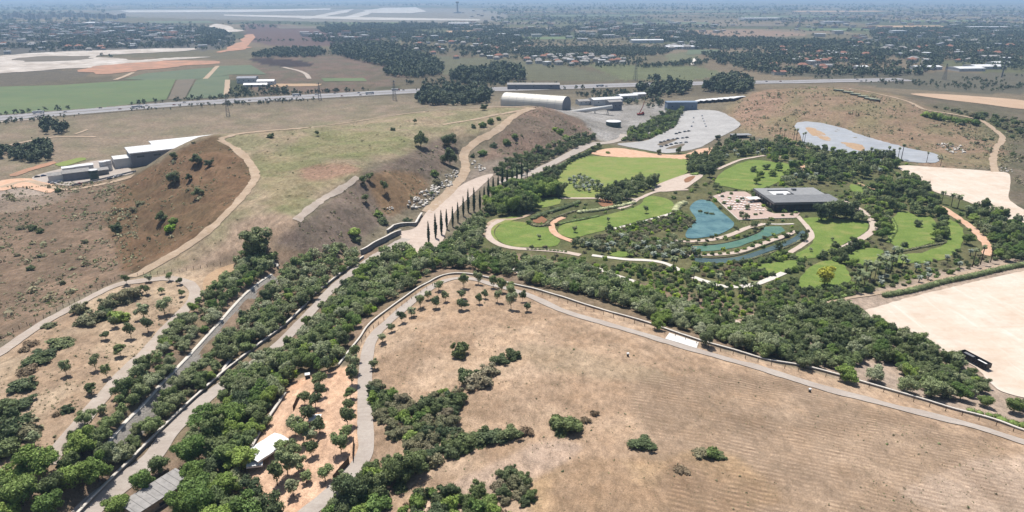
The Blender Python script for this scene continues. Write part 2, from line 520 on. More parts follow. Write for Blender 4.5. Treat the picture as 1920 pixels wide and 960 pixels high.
zone([(1040,205),(1100,200),(1230,195),(1300,205),(1260,240),(1170,262),(1120,262),(1090,225)], S(172,168,164), 0.15, 3, soft=2, c2=S(150,146,140))
# right mound and the ground round it
zone([(1365,235),(1360,205),(1400,178),(1450,166),(1560,160),(1650,170),(1740,196),(1870,238),(1900,300),(1760,318),(1690,300),(1560,285),(1470,268),(1400,250)], S(160,134,110), 0.4, 4, soft=3, c2=S(142,130,98))
zone([(1372,212),(1405,182),(1440,172),(1480,180),(1450,215),(1400,236)], S(164,134,112), 0.4, 3, soft=4)
zone([(1700,180),(1920,215),(2200,260),(2200,420),(1930,400),(1890,330),(1880,260),(1780,215)], S(126,114,98), 0.7, 4, soft=3, c2=S(110,106,84))
zone([(1730,215),(1800,212),(1920,240),(1920,262),(1850,240)], S(104,108,72), 0.6, 4, soft=3)
# park soil
zone([(905,400),(1040,320),(1110,270),(1180,278),(1340,285),(1420,262),(1520,280),(1690,295),(1760,360),(1900,400),(1990,470),(1900,490),(1650,545),(1400,575),(1180,525),(1000,480),(900,470)], S(116,114,78), 0.5, 3, soft=3, c2=S(98,106,64))
zone([(1640,540),(1900,480),(1990,480),(1990,560),(1900,800),(1700,740),(1500,680),(1400,600)], S(182,162,144), 0.2, 3, soft=2)
# sunken road valley and terraces
zone([(480,470),(560,470),(650,475),(760,455),(900,470),(1000,480),(1180,525),(1400,580),(1440,665),(1180,600),(1000,545),(860,512),(760,550),(660,650),(560,760),(480,860),(480,990),(-50,990),(100,850),(250,700),(380,540)], S(150,128,108), 0.35, 3, soft=2, c2=S(136,120,96))
zone([(640,690),(560,712),(520,750),(495,800),(470,860),(455,930),(560,960),(620,920),(668,880),(672,790),(668,700)], S(224,172,136), 0.1, 1.5, soft=2, c2=S(226,186,154))
# loop hill and dry hill
zone([(-200,780),(0,655),(120,582),(220,530),(320,512),(395,500),(440,495),(385,560),(300,660),(200,780),(120,850),(60,960),(-200,960)], S(192,168,140), 0.25, 2, soft=3, c2=S(176,150,124))
zone([(655,680),(690,615),(755,563),(830,518),(860,514),(960,534),(1110,577),(1205,604),(1315,641),(1440,677),(1630,722),(1777,766),(1990,830),(2200,1100),(400,1100),(580,960),(660,890),(690,800),(680,700)], S(197,169,141), 0.25, 3, m=0.0, soft=3, c2=S(177,149,122))
zone([(1180,720),(1420,705),(1640,765),(1850,850),(1960,960),(1960,1100),(1300,1100),(1230,900)], S(184,158,132), 0.15, 8, m=1.0, soft=5, c2=S(170,145,120))
zone([(960,650),(1100,660),(1250,700),(1200,720),(1050,700)], S(176,153,126), 0.2, 6, soft=5)
zone([(1000,880),(1300,850),(1440,930),(1300,1000),(1000,980)], S(190,160,124), 0.3, 8, soft=5, c2=S(168,140,112))
zone([(1700,930),(1960,850),(1960,1000)], S(192,168,146), 0.2, 6, soft=5)
zone([(830,915),(1000,830),(1100,840),(1000,900),(880,960),(780,960)], S(196,170,148), 0.2, 4, soft=4)
# far country
zone([(480,105),(600,100),(720,120),(760,150),(620,178),(480,178)], S(146,122,106), 0.3, 12, soft=1, c2=S(128,118,96))
zone([(470,45),(640,60),(720,75),(600,88),(480,80)], S(128,104,98), 0.2, 30, soft=1)
zone([(470,110),(545,112),(590,120),(560,126),(500,122)], S(84,70,66), 0.1, 5)
zone([(1100,121),(1300,124),(1368,138),(1290,152),(1170,151)], S(132,138,98), 0.05, 8, smooth=False)
zone([(780,108),(960,112),(1090,130),(1160,150),(900,146),(800,130)], S(126,126,98), 0.2, 10)
zone([(1220,66),(1260,58),(1330,56),(1440,57),(1515,66),(1400,70),(1300,69)], S(176,148,124), 0.1, 20)
zone([(1250,102),(1300,100),(1312,114),(1260,118)], S(136,138,104), 0.1, 8)
zone([(960,92),(1080,86),(1140,95),(960,104)], S(120,116,92), 0.2, 10)
zone([(430,18),(900,18),(905,42),(560,40),(220,30),(230,18)], S(156,150,138), 0.1, 40)
zone([(0,138),(150,130),(170,140),(120,150),(0,160)], S(128,118,100), 0.2, 10)
zone([(0,48),(380,50),(420,92),(200,94),(0,102)], S(120,116,108), 0.3, 25)
zone([(1440,135),(1920,140),(1920,175),(1700,168),(1560,150)], S(122,118,100), 0.5, 10)

var = 0.86 + 0.28 * fbm(GX / 7, GY / 7, 81, 4) * np.clip(1.5 - dist / 900, 0.4, 1) + 0.12 * (fbm(GX / 60, GY / 60, 83, 3) - 0.5)
colr *= var[..., None]

lum = colr.mean(-1, keepdims=True)
colr[:] = lum + (colr - lum) * np.where(dist < 1150, 0.90, 0.85)[..., None]
colr *= np.where(dist < 1150, 1.03, 0.80)[..., None]
ground_me = mesh_from('ground', np.stack([vx, vy, vz], 1), faces, smooth=True)
ca = ground_me.color_attributes.new('soil', 'FLOAT_COLOR', 'POINT')
ca.data.foreach_set('color', np.concatenate([colr.reshape(-1, 3), scrub.reshape(-1, 1)], 1).astype(np.float32).ravel())
ma = ground_me.attributes.new('mown', 'FLOAT', 'POINT')
ma.data.foreach_set('value', mow.astype(np.float32).ravel())

m, nt, b = new_mat('dry soil and grass')
at = node(nt, 'ShaderNodeAttribute'); at.attribute_name = 'soil'
am = node(nt, 'ShaderNodeAttribute'); am.attribute_name = 'mown'
g = node(nt, 'ShaderNodeNewGeometry'); pos = g.outputs['Position']
def mapped(sx, sy, rz):
    n = node(nt, 'ShaderNodeMapping'); n.inputs['Scale'].default_value = (sx, sy, 0.2); n.inputs['Rotation'].default_value = (0, 0, rz)
    nt.links.new(pos, n.inputs[0]); return n.outputs[0]
n_big = noise(nt, pos, 0.045, 6, 0.65, 0.35, 0.65)
n_mid = noise(nt, mapped(1.0, 0.6, 0.4), 0.35, 7, 0.72, 0.34, 0.66)
n_fin = noise(nt, pos, 2.2, 4, 0.7, 0.3, 0.7)
def rng_(v, lo, hi):
    r = node(nt, 'ShaderNodeMapRange'); nt.links.new(v, r.inputs[0]); r.inputs[3].default_value = lo; r.inputs[4].default_value = hi; return r.outputs[0]
def mul(a, c):
    n = node(nt, 'ShaderNodeMath', operation='MULTIPLY')
    for s, v in ((n.inputs[0], a), (n.inputs[1], c)):
        if isinstance(v, float): s.default_value = v
        else: nt.links.new(v, s)
    return n.outputs[0]
v = mul(mul(rng_(n_big, 0.84, 1.12), rng_(n_mid, 0.66, 1.26)), rng_(n_fin, 0.68, 1.28))
col = mixc(nt, 1.0, at.outputs['Color'], v, 'MULTIPLY')
warm = noise(nt, pos, 0.11, 5, 0.6, 0.45, 0.75)
col = mixc(nt, mul(warm, 0.35), col, mixc(nt, 1.0, col, (1.05, 0.94, 0.80), 'MULTIPLY'))
# mown rows
wv = node(nt, 'ShaderNodeTexWave'); wv.wave_type = 'BANDS'; wv.bands_direction = 'Y'
mp = node(nt, 'ShaderNodeMapping'); mp.inputs['Rotation'].default_value = (0, 0, math.radians(19))
nt.links.new(pos, mp.inputs[0]); nt.links.new(mp.outputs[0], wv.inputs['Vector'])
wv.inputs['Scale'].default_value = 0.16; wv.inputs['Distortion'].default_value = 3.2; wv.inputs['Detail'].default_value = 4.0; wv.inputs['Detail Scale'].default_value = 0.9
rowk = mul(mul(am.outputs['Fac'], wv.outputs['Fac']), mul(n_mid, noise(nt, pos, 0.06, 3, 0.6, 0.32, 0.62)))
col = mixc(nt, mul(rowk, 1.0), col, S(120, 100, 84))
# tufts of dry brush
vo = node(nt, 'ShaderNodeTexVoronoi'); vo.inputs['Scale'].default_value = 0.42
nt.links.new(pos, vo.inputs['Vector'])
tf = node(nt, 'ShaderNodeMapRange'); nt.links.new(vo.outputs['Distance'], tf.inputs[0])
tf.inputs[1].default_value = 0.42; tf.inputs[2].default_value = 0.12; tf.inputs[3].default_value = 0; tf.inputs[4].default_value = 1
n_t = noise(nt, pos, 0.12, 4, 0.6, 0.47, 0.68)
tm = mul(mul(tf.outputs[0], n_t), at.outputs['Alpha'])
col = mixc(nt, mul(tm, 0.9), col, S(92, 86, 66))
n_sc = noise(nt, mapped(0.8, 1.2, 0.9), 0.16, 8, 0.75, 0.47, 0.66)
col = mixc(nt, mul(mul(n_sc, at.outputs['Alpha']), 0.75), col, S(98, 92, 72))
nt.links.new(col, b.inputs['Base Color'])
b.inputs['Roughness'].default_value = 1.0; b.inputs['Specular IOR Level'].default_value = 0.05
hb = node(nt, 'ShaderNodeMath', operation='ADD'); nt.links.new(mul(n_mid, 1.0), hb.inputs[0]); nt.links.new(mul(tm, 1.6), hb.inputs[1])
bump(nt, b, hb.outputs[0], 0.55, 0.6)
ground_me.materials.append(m)
ground = tag(link('ground', ground_me), 'dry open country of tan grass and brown scrub to the horizon', kind='structure')

# ------------------------------------------------------------------ sheets laid on the ground
NOGO = []
LAYER = [0]
def off_of(d, layer):
    return 0.10 + 0.045 * layer + d * 2.5e-4

def sheet(name, px, mat, layer=1, smooth=True, nogo=True, label=None, res=None, flat=None, kind='structure', jag=0.0, cat=None, group=None):
    w = wpoly(px, smooth)
    d0 = float(np.sqrt((w ** 2).sum(1)).min())
    if jag:
        w = w + np.stack([(fbm(w[:, 0] / (2 + jag * 3), w[:, 1] / (2 + jag * 3), 5, 4) - .5), (fbm(w[:, 0] / (2 + jag * 3), w[:, 1] / (2 + jag * 3), 6, 4) - .5)], 1) * 3 * jag
    res = res or max(2.2, d0 * 0.0085)
    if nogo: NOGO.append(w)
    # thin the border, add inner points
    keep = [w[0]]
    for q in w[1:]:
        if np.linalg.norm(q - keep[-1]) > res * 0.3: keep.append(q)
    if np.linalg.norm(keep[-1] - keep[0]) < res * 0.3: keep.pop()
    bnd = np.array(keep)
    x0, y0 = bnd.min(0); x1, y1 = bnd.max(0)
    gx, gy = np.meshgrid(np.arange(x0 + res / 2, x1, res), np.arange(y0 + res / 2, y1, res))
    gx = gx.ravel(); gy = gy.ravel()
    k = inside(bnd, gx, gy)
    pts = np.concatenate([bnd, np.stack([gx[k], gy[k]], 1)])
    n = len(bnd)
    r = delaunay_2d_cdt([Vector(p) for p in pts.tolist()], [(i, (i + 1) % n) for i in range(n)], [], 1, 1e-4)
    vs = np.array([(v.x, v.y) for v in r[0]])
    z = H(vs[:, 0], vs[:, 1]) + off_of(np.sqrt((vs ** 2).sum(1)), layer)
    if flat is not None:
        z = np.full(len(vs), flat)
    tri = np.array([f for f in r[2] if len(f) == 3])
    # faces up
    a, b_, c = vs[tri[:, 0]], vs[tri[:, 1]], vs[tri[:, 2]]
    neg = ((b_[:, 0] - a[:, 0]) * (c[:, 1] - a[:, 1]) - (b_[:, 1] - a[:, 1]) * (c[:, 0] - a[:, 0])) < 0
    tri[neg] = tri[neg][:, ::-1]
    o = link(name, mesh_from(name, np.concatenate([vs, z[:, None]], 1), tri, [mat], smooth=True))
    return tag(o, label, cat, group, kind)

def wline(px, step=5.0, smooth=True):
    a = catmull(px, step, False) if smooth else np.array(px, float)
    x, y = U(a[:, 0], a[:, 1])
    w = np.stack([x, y], 1)
    # even spacing, smoothed
    s = np.concatenate([[0], np.cumsum(np.linalg.norm(np.diff(w, axis=0), axis=1))])
    n = max(2, int(s[-1] / 2.0)); t = np.linspace(0, s[-1], n)
    w = np.stack([np.interp(t, s, w[:, 0]), np.interp(t, s, w[:, 1])], 1)
    if smooth:
        for _ in range(3):
            w[1:-1] = (w[:-2] + 2 * w[1:-1] + w[2:]) / 4
    return w

def normals(w):
    t = np.gradient(w, axis=0); t /= np.maximum(np.linalg.norm(t, axis=1), 1e-6)[:, None]
    return np.stack([-t[:, 1], t[:, 0]], 1)

def ribbon(name, px, width, mat, layer=2, label=None, jag=0.35, wl=None, kind='structure', nogo=True, cross=5, shift=0.0):
    w = wline(px) if wl is None else wl
    nrm = normals(w)
    wid = np.interp(np.linspace(0, 1, len(w)), np.linspace(0, 1, len(width)), width) if hasattr(width, '__len__') else np.full(len(w), width)
    L = wid / 2 + jag * (fbm(w[:, 0] / 7, w[:, 1] / 7, 11, 4) - .5) * 2.6
    Rr = wid / 2 + jag * (fbm(w[:, 0] / 7, w[:, 1] / 7, 13, 4) - .5) * 2.6
    ts = np.linspace(-1, 1, cross)
    rows = []
    for t in ts:
        o_ = np.where(t < 0, t * Rr, t * L) + shift
        rows.append(w + nrm * o_[:, None])
    A = np.stack(rows, 1)
    if nogo: NOGO.append(np.concatenate([A[:, 0], A[::-1, -1]]))
    fl = A.reshape(-1, 2)
    z = H(fl[:, 0], fl[:, 1]) + off_of(np.sqrt((fl ** 2).sum(1)), layer)
    n = len(w)
    i = (np.arange(n - 1)[:, None] * cross + np.arange(cross - 1)[None, :]).ravel()
    f = np.stack([i, i + cross, i + cross + 1, i + 1], 1)[:, ::-1]
    o = link(name, mesh_from(name, np.concatenate([fl, z[:, None]], 1), f, [mat], smooth=True))
    return tag(o, label, kind=kind)

M = {}
M['gravel'] = speckled('pale compacted gravel', S(196,184,172), S(180,166,154), 0.12, S(158,142,128), 1.0, 0.4)
M['dirt'] = speckled('pale dirt track', S(200,180,158), S(184,162,138), 0.15, S(150,126,104), 0.8, 0.5)
M['asphalt'] = speckled('worn pale asphalt', S(194,184,174), S(182,170,160), 0.08, S(156,144,134), 0.9, 0.4)
M['tar'] = speckled('grey asphalt', S(168,166,168), S(154,152,154), 0.05, S(128,126,128), 0.5, 0.35)
M['sandlot'] = speckled('bright levelled sand', S(226,214,200), S(218,200,182), 0.045, S(200,180,160), 0.35, 0.45)
M['pinksand'] = speckled('pink sandy soil', S(226,192,166), S(214,172,142), 0.2, S(180,140,112), 1.0, 0.4)
M['lawn'] = speckled('mown lawn', S(132,150,76), S(114,136,62), 0.10, S(92,114,50), 0.8, 0.55, bmp=0.5)
M['lawn_dry'] = speckled('lawn with dry patches', S(128,148,74), S(150,152,90), 0.07, S(100,124,54), 0.7, 0.5, bmp=0.5)
M['paving'] = speckled('pinkish stone paving', S(214,198,184), S(200,182,168), 0.3, S(176,156,142), 1.5, 0.4)
M['white_paving'] = speckled('white stone paving', S(232,226,216), S(220,212,202), 0.3, S(196,186,176), 1.5, 0.3)
M['concrete'] = speckled('pale concrete slab', S(240,238,234), S(230,226,220), 0.3, S(210,206,200), 1.5, 0.25)
M['orange_soil'] = speckled('orange earth', S(204,150,120), S(178,136,110), 0.015, S(136,116,98), 0.04, 0.8)
M['white_sand'] = speckled('white quarry sand', S(224,216,208), S(196,184,172), 0.012, S(140,128,114), 0.03, 0.85)
M['crop_green'] = speckled('green crop', S(104,122,80), S(92,112,76), 0.012, S(116,116,86), 0.08, 0.5)
M['crop_grey'] = speckled('grey green crop', S(104,116,88), S(92,108,84), 0.02, S(116,108,88), 0.1, 0.4)
M['fallow'] = speckled('fallow field', S(124,112,96), S(112,104,90), 0.02, S(96,90,78), 0.1, 0.4)
M['liner'] = speckled('grey pond liner', S(172,176,182), S(156,162,170), 0.06, S(160,158,154), 0.12, 0.5, rough=0.6, spec=0.3)
M['runway'] = speckled('runway concrete', S(206,202,196), S(186,180,172), 0.003, S(150,146,136), 0.008, 0.8)
M['bed'] = speckled('brown planting bed', S(168,116,88), S(140,104,80), 0.4, S(104,96,62), 1.2, 0.5)
M['ochre'] = speckled('ochre dry bank', S(196,168,136), S(180,150,120), 0.3, S(150,124,98), 1.2, 0.5)

# far fields and works
sheet('field', [(0,163),(110,160),(230,152),(330,148),(312,187),(200,202),(100,208),(-60,220),(-60,165)], M['crop_green'], 1, False, label='wide green crop field between the white quarry sand and the highway')
sheet('field', [(332,150),(366,148),(346,186),(315,187)], M['fallow'], 1, False, label='narrow grey fallow strip between the green fields')
sheet('field', [(368,150),(430,141),(424,182),(349,186)], M['crop_grey'], 1, False, label='grey green crop field left of the farm sheds')
sheet('field', [(232,149),(272,138),(405,126),(384,148),(300,151)], M['crop_grey'], 1, False, label='grey green field below the orange earth strip')
sheet('field', [(410,124),(470,122),(500,140),(432,140),(390,147)], M['crop_grey'], 1, False, label='small grey green field behind the farm sheds')
sheet('earthworks', [(150,129),(225,120),(320,114),(412,115),(412,120),(325,125),(250,135),(170,139)], M['orange_soil'], 3, label='flat strip of bare orange earth behind the green fields', jag=22)
sheet('earthworks', [(415,97),(440,82),(462,67),(478,66),(472,85),(437,96)], M['orange_soil'], 3, label='orange earth ramp climbing beside the white spoil heap', jag=22)
sheet('earthworks', [(-60,108),(0,105),(117,97),(210,94),(300,91),(372,91),(340,96),(250,101),(185,105),(250,113),(310,109),(392,106),(312,113),(205,123),(100,131),(0,138),(-60,142)], M['white_sand'], 2, label='white quarry sand spread beyond the green fields', jag=22)
sheet('earthworks', [(35,110),(70,106),(120,105),(178,106),(150,112),(60,116)], M['fallow'], 3, label='dark pit floor inside the white quarry sand', jag=22)
sheet('spoil_heap', [(388,54),(400,46),(420,47),(452,58),(430,60),(405,58)], M['white_sand'], 3, label='white spoil heap beside the orange ramp', jag=22)
sheet('runway', [(226,20),(480,18),(620,16),(620,18.5),(480,23),(240,24)], M['runway'], 3, False, label='far pale runway of the airfield', jag=5)
sheet('runway', [(420,27.5),(560,30),(900,36.5),(900,39),(700,38),(540,33.5),(420,30)], M['runway'], 3, False, label='near pale runway of the airfield', jag=5)
sheet('taxiway', [(560,36),(590,30),(640,20),(665,17),(650,24),(610,31),(585,35)], M['runway'], 4, False, label='taxiway slanting between the two runways', jag=5)
sheet('taxiway', [(640,34),(670,25),(690,20),(705,20),(690,28),(665,34)], M['runway'], 4, False, label='second taxiway nearer the control tower', jag=5)
sheet('apron', [(680,20),(720,15),(780,14),(800,22),(770,25),(700,25)], M['runway'], 3, False, label='pale aircraft apron beyond the taxiways')
ribbon('farm_track', [(385,148),(395,138),(408,124)], 9, M['dirt'], 3, 'pale farm track between two far fields', jag=1)
ribbon('farm_track', [(216,150),(235,143),(250,136)], 9, M['dirt'], 3, 'pale farm track below the orange strip', jag=1)
ribbon('farm_track', [(425,178),(427,150)], 9, M['dirt'], 3, 'farm track left of the grey sheds', jag=1)
ribbon('farm_track', [(530,126),(560,133),(575,140),(580,148)], 9, M['gravel'], 3, 'pale track bending beside the farm sheds', jag=1)
ribbon('farm_track', [(1298,122),(1304,110)], 10, M['white_paving'], 3, 'white farm track at the edge of an olive green field', jag=1)
sheet('field', [(1708,177),(1740,176),(1815,180),(1925,190),(1925,205),(1840,195),(1765,186)], speckled('stubble field', S(204,176,150), S(190,162,136), 0.02, S(172,146,120), 0.2, 0.4), 2, label='long tan stubble field behind the grey pond liner')

# strips of far farmland
FF = [('crop_green',1030,72,110,5,'green'),('fallow',1130,60,120,4,'brown'),('crop_grey',1320,98,60,9,'grey green'),('crop_grey',1240,44,160,4,'dull green'),('fallow',1420,48,140,4,'brown'),('crop_green',1560,56,120,4,'green'),
      ('crop_grey',1120,30,180,3,'dull green'),('fallow',980,44,120,4,'brown'),('crop_green',1760,40,160,3,'green'),('ochre',1700,50,120,3,'tan'),('crop_grey',1500,32,200,3,'dull green'),('fallow',560,52,90,4,'brown'),('crop_green',690,44,120,3,'green'),
      ('ochre',870,60,70,4,'tan'),('crop_grey',1330,22,220,2.4,'dull green'),('ochre',1560,22,160,2,'tan'),('fallow',1800,28,160,2.4,'brown'),('crop_grey',330,42,120,4,'dull green'),('crop_grey',890,130,70,10,'olive'),('crop_green',640,150,80,6,'olive green'),('ochre',560,160,90,5,'tan')]
for i_, (mt, x_, y_, w_, h_, nm) in enumerate(FF):
    sk = w_ * .12 * (1 if i_ % 2 else -1)
    sheet('field', [(x_ - w_/2, y_ - h_/2), (x_ + w_/2, y_ - h_/2 - .4), (x_ + w_/2 + sk, y_ + h_/2 - .6), (x_ - w_/2 + sk, y_ + h_/2)], M[mt], 1, False, nogo=True, label='{} field strip {} on the far plain'.format(nm, ['left of the airfield tower' if x_ < 858 else 'right of the airfield tower', 'near the horizon' if y_ < 45 else 'before the far woods'][i_ % 2]), jag=4)
# highway
HW = wline([(-80,228),(0,222),(100,214),(200,206),(320,196.5),(480,187),(600,180.5),(740,173),(830,169),(960,167),(1050,164),(1200,159),(1400,155),(1480,154),(1560,152),(1700,149.5)], 8)
ribbon('highway', None, 21, M['tar'], 2, 'near carriageway of the grey highway behind the mounds', wl=HW, jag=0, cross=5, shift=-12.5)
ribbon('highway', None, 21, M['tar'], 2, 'far carriageway of the grey highway behind the mounds', wl=HW, jag=0, cross=5, shift=12.5)
ribbon('median', None, 3.6, M['fallow'], 3, 'dark planted median of the highway', wl=HW, jag=0.3, cross=3)
ribbon('verge', None, 9, M['fallow'], 1, 'dark verge beyond the highway', wl=HW, jag=1.5, cross=3, shift=28, nogo=False)
ribbon('verge', None, 8, M['fallow'], 1, 'dark verge on the near side of the highway', wl=HW, jag=1.5, cross=3, shift=-27, nogo=False)
mk = paint('road marking white', S(232,232,228), 0.7)
for s_, lab in ((-22.5, 'white edge line on the near side of the highway'), (22.5, 'white edge line on the far side of the highway')):
    ribbon('edge_line', None, 0.9, mk, 4, lab, wl=HW, jag=0, cross=2, nogo=False, shift=s_)
guard = MB()
ribbon('service_road', [(-80,236),(0,229),(100,221)], 8, M['asphalt'], 2, 'service road on the near side of the highway')

# car park, lots, lawns, water
M['lot'] = speckled('grey worn car park', S(190,188,186), S(174,172,170), 0.05, S(148,144,140), 0.3, 0.5)
sheet('car_park', [(1282,210),(1335,207),(1362,215),(1388,232),(1375,245),(1340,262),(1310,277),(1260,287),(1230,285),(1180,276),(1158,270),(1210,264),(1247,247),(1267,238)], M['lot'], 2, label='large pale car park behind the park lawns', jag=1.2)
for i_, q_ in enumerate([[(1232,272),(1250,264),(1272,260),(1262,266),(1240,275)],[(1248,280),(1262,274),(1284,270),(1276,277)]]):
    sheet('planting_bed', q_, M['fallow'], 4, label=['brown planted island in the car park','second planted island nearer the park lawn'][i_])
sheet('sandy_strip', [(1108,288),(1147,278),(1185,281),(1230,289),(1280,290),(1310,280),(1340,278),(1337,291),(1287,299),(1230,296),(1155,295)], M['pinksand'], 1, label='pink sandy strip between the car park and the main lawn', jag=1.2)
sheet('sand_lot', [(1685,312),(1765,315),(1865,322),(1892,327),(1894,350),(1893,375),(1930,402),(1930,418),(1885,412),(1840,390),(1790,370),(1752,360),(1720,337)], M['sandlot'], 2, label='bright levelled sand lot behind the palm row', jag=0.6)
sheet('sand_lot', [(1990,498),(1915,510),(1815,532),(1715,556),(1655,573),(1612,590),(1665,620),(1740,648),(1790,670),(1830,690),(1850,712),(1880,735),(1930,748),(1990,760)], M['sandlot'], 2, label='bright levelled sand lot with the black trailer', jag=0.6)
LAWN = [
 ([(1090,295),(1155,295),(1230,296),(1287,300),(1287,325),(1222,350),(1192,365),(1135,371),(1080,371),(1050,367),(1045,340),(1057,318)], 'lawn_dry', 'large main lawn below the pink sandy strip'),
 ([(927,437),(935,425),(955,416),(985,418),(1000,426),(1030,428),(1036,440),(1050,452),(1045,460),(1010,464),(960,462),(938,453)], 'lawn', 'round lawn ringed by a tan path'),
 ([(1047,437),(1056,421),(1110,410),(1192,388),(1210,371),(1235,369),(1262,380),(1258,398),(1210,412),(1160,425),(1135,432),(1100,440),(1072,447)], 'lawn', 'sloping lawn between the feathery hedge and the pond'),
 ([(1340,344),(1352,325),(1374,312),(1408,301),(1445,303),(1480,310),(1470,335),(1440,350),(1415,358),(1390,356),(1360,350)], 'lawn', 'lawn behind the restaurant terrace'),
 ([(1503,412),(1530,408),(1590,412),(1622,416),(1628,427),(1620,438),(1595,452),(1570,464),(1560,474),(1535,482),(1500,486),(1492,477),(1520,460),(1526,440),(1518,424)], 'lawn', 'lawn under the wide tree beside the restaurant'),
 ([(1664,440),(1674,415),(1684,398),(1702,397),(1716,404),(1740,405),(1752,415),(1758,440),(1752,452),(1728,462),(1708,468),(1680,464)], 'lawn', 'narrow lawn between two groups of park trees'),
 ([(1768,404),(1780,410),(1804,428),(1806,450),(1795,470),(1770,486),(1730,494),(1708,492),(1712,482),(1745,468),(1774,456),(1774,430)], 'lawn', 'lawn beside the pink track'),
 ([(1496,538),(1502,520),(1520,500),(1552,488),(1578,494),(1590,510),(1594,528),(1560,540),(1520,542)], 'lawn', 'small lawn around the yellow autumn tree'),
 ([(1595,345),(1622,356),(1617,368),(1597,358)], 'lawn', 'small lawn behind the restaurant'),
 ([(905,440),(908,425),(925,412),(955,408),(985,405),(960,415),(935,423),(925,437),(935,453),(925,457)], 'lawn_dry', 'yellowish grass verge outside the ring path'),
 ([(1000,378),(1045,370),(1050,382),(1010,390)], 'lawn_dry', 'small yellowish lawn behind the wide dark trees'),
 ([(1660,485),(1720,475),(1740,482),(1700,495)], 'lawn', 'strip of lawn behind the palm grove'),
 ([(1590,478),(1620,466),(1655,470),(1650,490),(1600,500),(1580,492)], 'lawn', 'lawn patch left of the palm grove'),
 ([(1420,500),(1470,490),(1500,490),(1490,508),(1440,515)], 'lawn', 'grass bank below the dark channel'),
 ([(1140,474),(1180,470),(1200,476),(1160,482)], 'lawn', 'small grass patch below the pond plants'),
]
def streaks(mat, amount, c, sx, sy, rot, lo=.5, hi=.72):
    nt = mat.node_tree; b_ = nt.nodes['Principled BSDF']; src = b_.inputs['Base Color'].links[0].from_socket
    g_ = node(nt, 'ShaderNodeNewGeometry'); mp_ = node(nt, 'ShaderNodeMapping'); mp_.inputs['Scale'].default_value = (sx, sy, .1); mp_.inputs['Rotation'].default_value = (0, 0, rot)
    nt.links.new(g_.outputs['Position'], mp_.inputs[0])
    n_ = noise(nt, mp_.outputs[0], 1.0, 5, .65, lo, hi); k_ = node(nt, 'ShaderNodeMath', operation='MULTIPLY'); nt.links.new(n_, k_.inputs[0]); k_.inputs[1].default_value = amount
    nt.links.new(mixc(nt, k_.outputs[0], src, c), b_.inputs['Base Color'])
streaks(M['sandlot'], .5, S(204,182,160), .03, .22, .5); streaks(M['sandlot'], .4, S(240,234,224), .25, .025, .9, .56, .7); streaks(M['sandlot'], .5, S(190,166,144), .06, .05, .2, .52, .72)
streaks(M['lawn'], .6, S(164,156,98), .06, .10, .4, .52, .7); streaks(M['lawn'], .5, S(92,120,48), .10, .16, 1.2)
streaks(M['lawn_dry'], .6, S(164,154,98), .05, .09, .1); streaks(M['lawn_dry'], .5, S(104,130,58), .10, .2, .6)
streaks(M['dirt'], .8, S(168,146,120), .12, .5, .7, .45, .7); streaks(M['gravel'], .5, S(176,158,138), .1, .4, .9)
streaks(M['asphalt'], .5, S(160,148,138), .06, .5, 1.0); streaks(M['liner'], .6, S(190,194,198), .04, .4, -.5); streaks(M['crop_green'], .5, S(120,126,92), .004, .03, .2)
for px, mt, lab in LAWN:
    sheet('lawn', px, M[mt], 1, label=lab, jag=0.7)
def watermat(name, c1, c2, rough=0.12):
    m, nt, b = new_mat(name)
    g = node(nt, 'ShaderNodeNewGeometry')
    col = mixc(nt, noise(nt, g.outputs['Position'], 0.09, 5), c1, c2)
    nt.links.new(col, b.inputs['Base Color']); b.inputs['Roughness'].default_value = rough
    b.inputs['Specular IOR Level'].default_value = 0.3
    bump(nt, b, noise(nt, g.outputs['Position'], 1.2, 4), 0.25, 0.12)
    return m
wb = watermat('blue pond water', S(66,106,110), S(108,144,142), 0.05)
wg = watermat('green pond water', S(72,112,92), S(100,134,104), 0.06)
wd = watermat('dark channel water', S(66,84,80), S(84,104,98), 0.12)
def pond(px, mat, lab, layer=2):
    w = wpoly(px); z = float(np.median(H(w[:, 0], w[:, 1]))) + 0.28
    return sheet('pond_water', px, mat, layer, label=lab, flat=z)
pond([(1310,375),(1335,379),(1350,395),(1370,412),(1376,424),(1345,441),(1297,448),(1285,443),(1290,430),(1305,412),(1293,390)], wb, 'open blue pond beside the terrace')
pond([(1295,463),(1340,460),(1385,451),(1425,436),(1434,426),(1465,425),(1472,432),(1462,438),(1430,447),(1400,457),(1385,463),(1345,470),(1308,471)], wg, 'green curved channel round the pond')
pond([(1505,432),(1512,440),(1490,455),(1440,473),(1388,491),(1340,494),(1300,490),(1302,484),(1340,486),(1385,482),(1436,466),(1484,448),(1498,436)], wd, 'dark outer channel round the pond')
sheet('pond_liner', [(1492,232),(1510,229),(1560,235),(1620,255),(1690,275),(1750,288),(1762,297),(1755,305),(1700,303),(1660,291),(1615,288),(1560,284),(1510,273),(1498,250)], M['liner'], 1, label='grey plastic lined basin below the bare mound', jag=2.2)
sheet('soil_patch', [(1510,240),(1530,242),(1560,262),(1548,264),(1520,252)], M['ochre'], 2, label='brown soil tongue across the grey basin', jag=1.5)
sheet('soil_patch', [(1578,267),(1615,272),(1618,284),(1590,276)], M['ochre'], 2, label='brown soil patch at the near edge of the grey basin', jag=1.5)

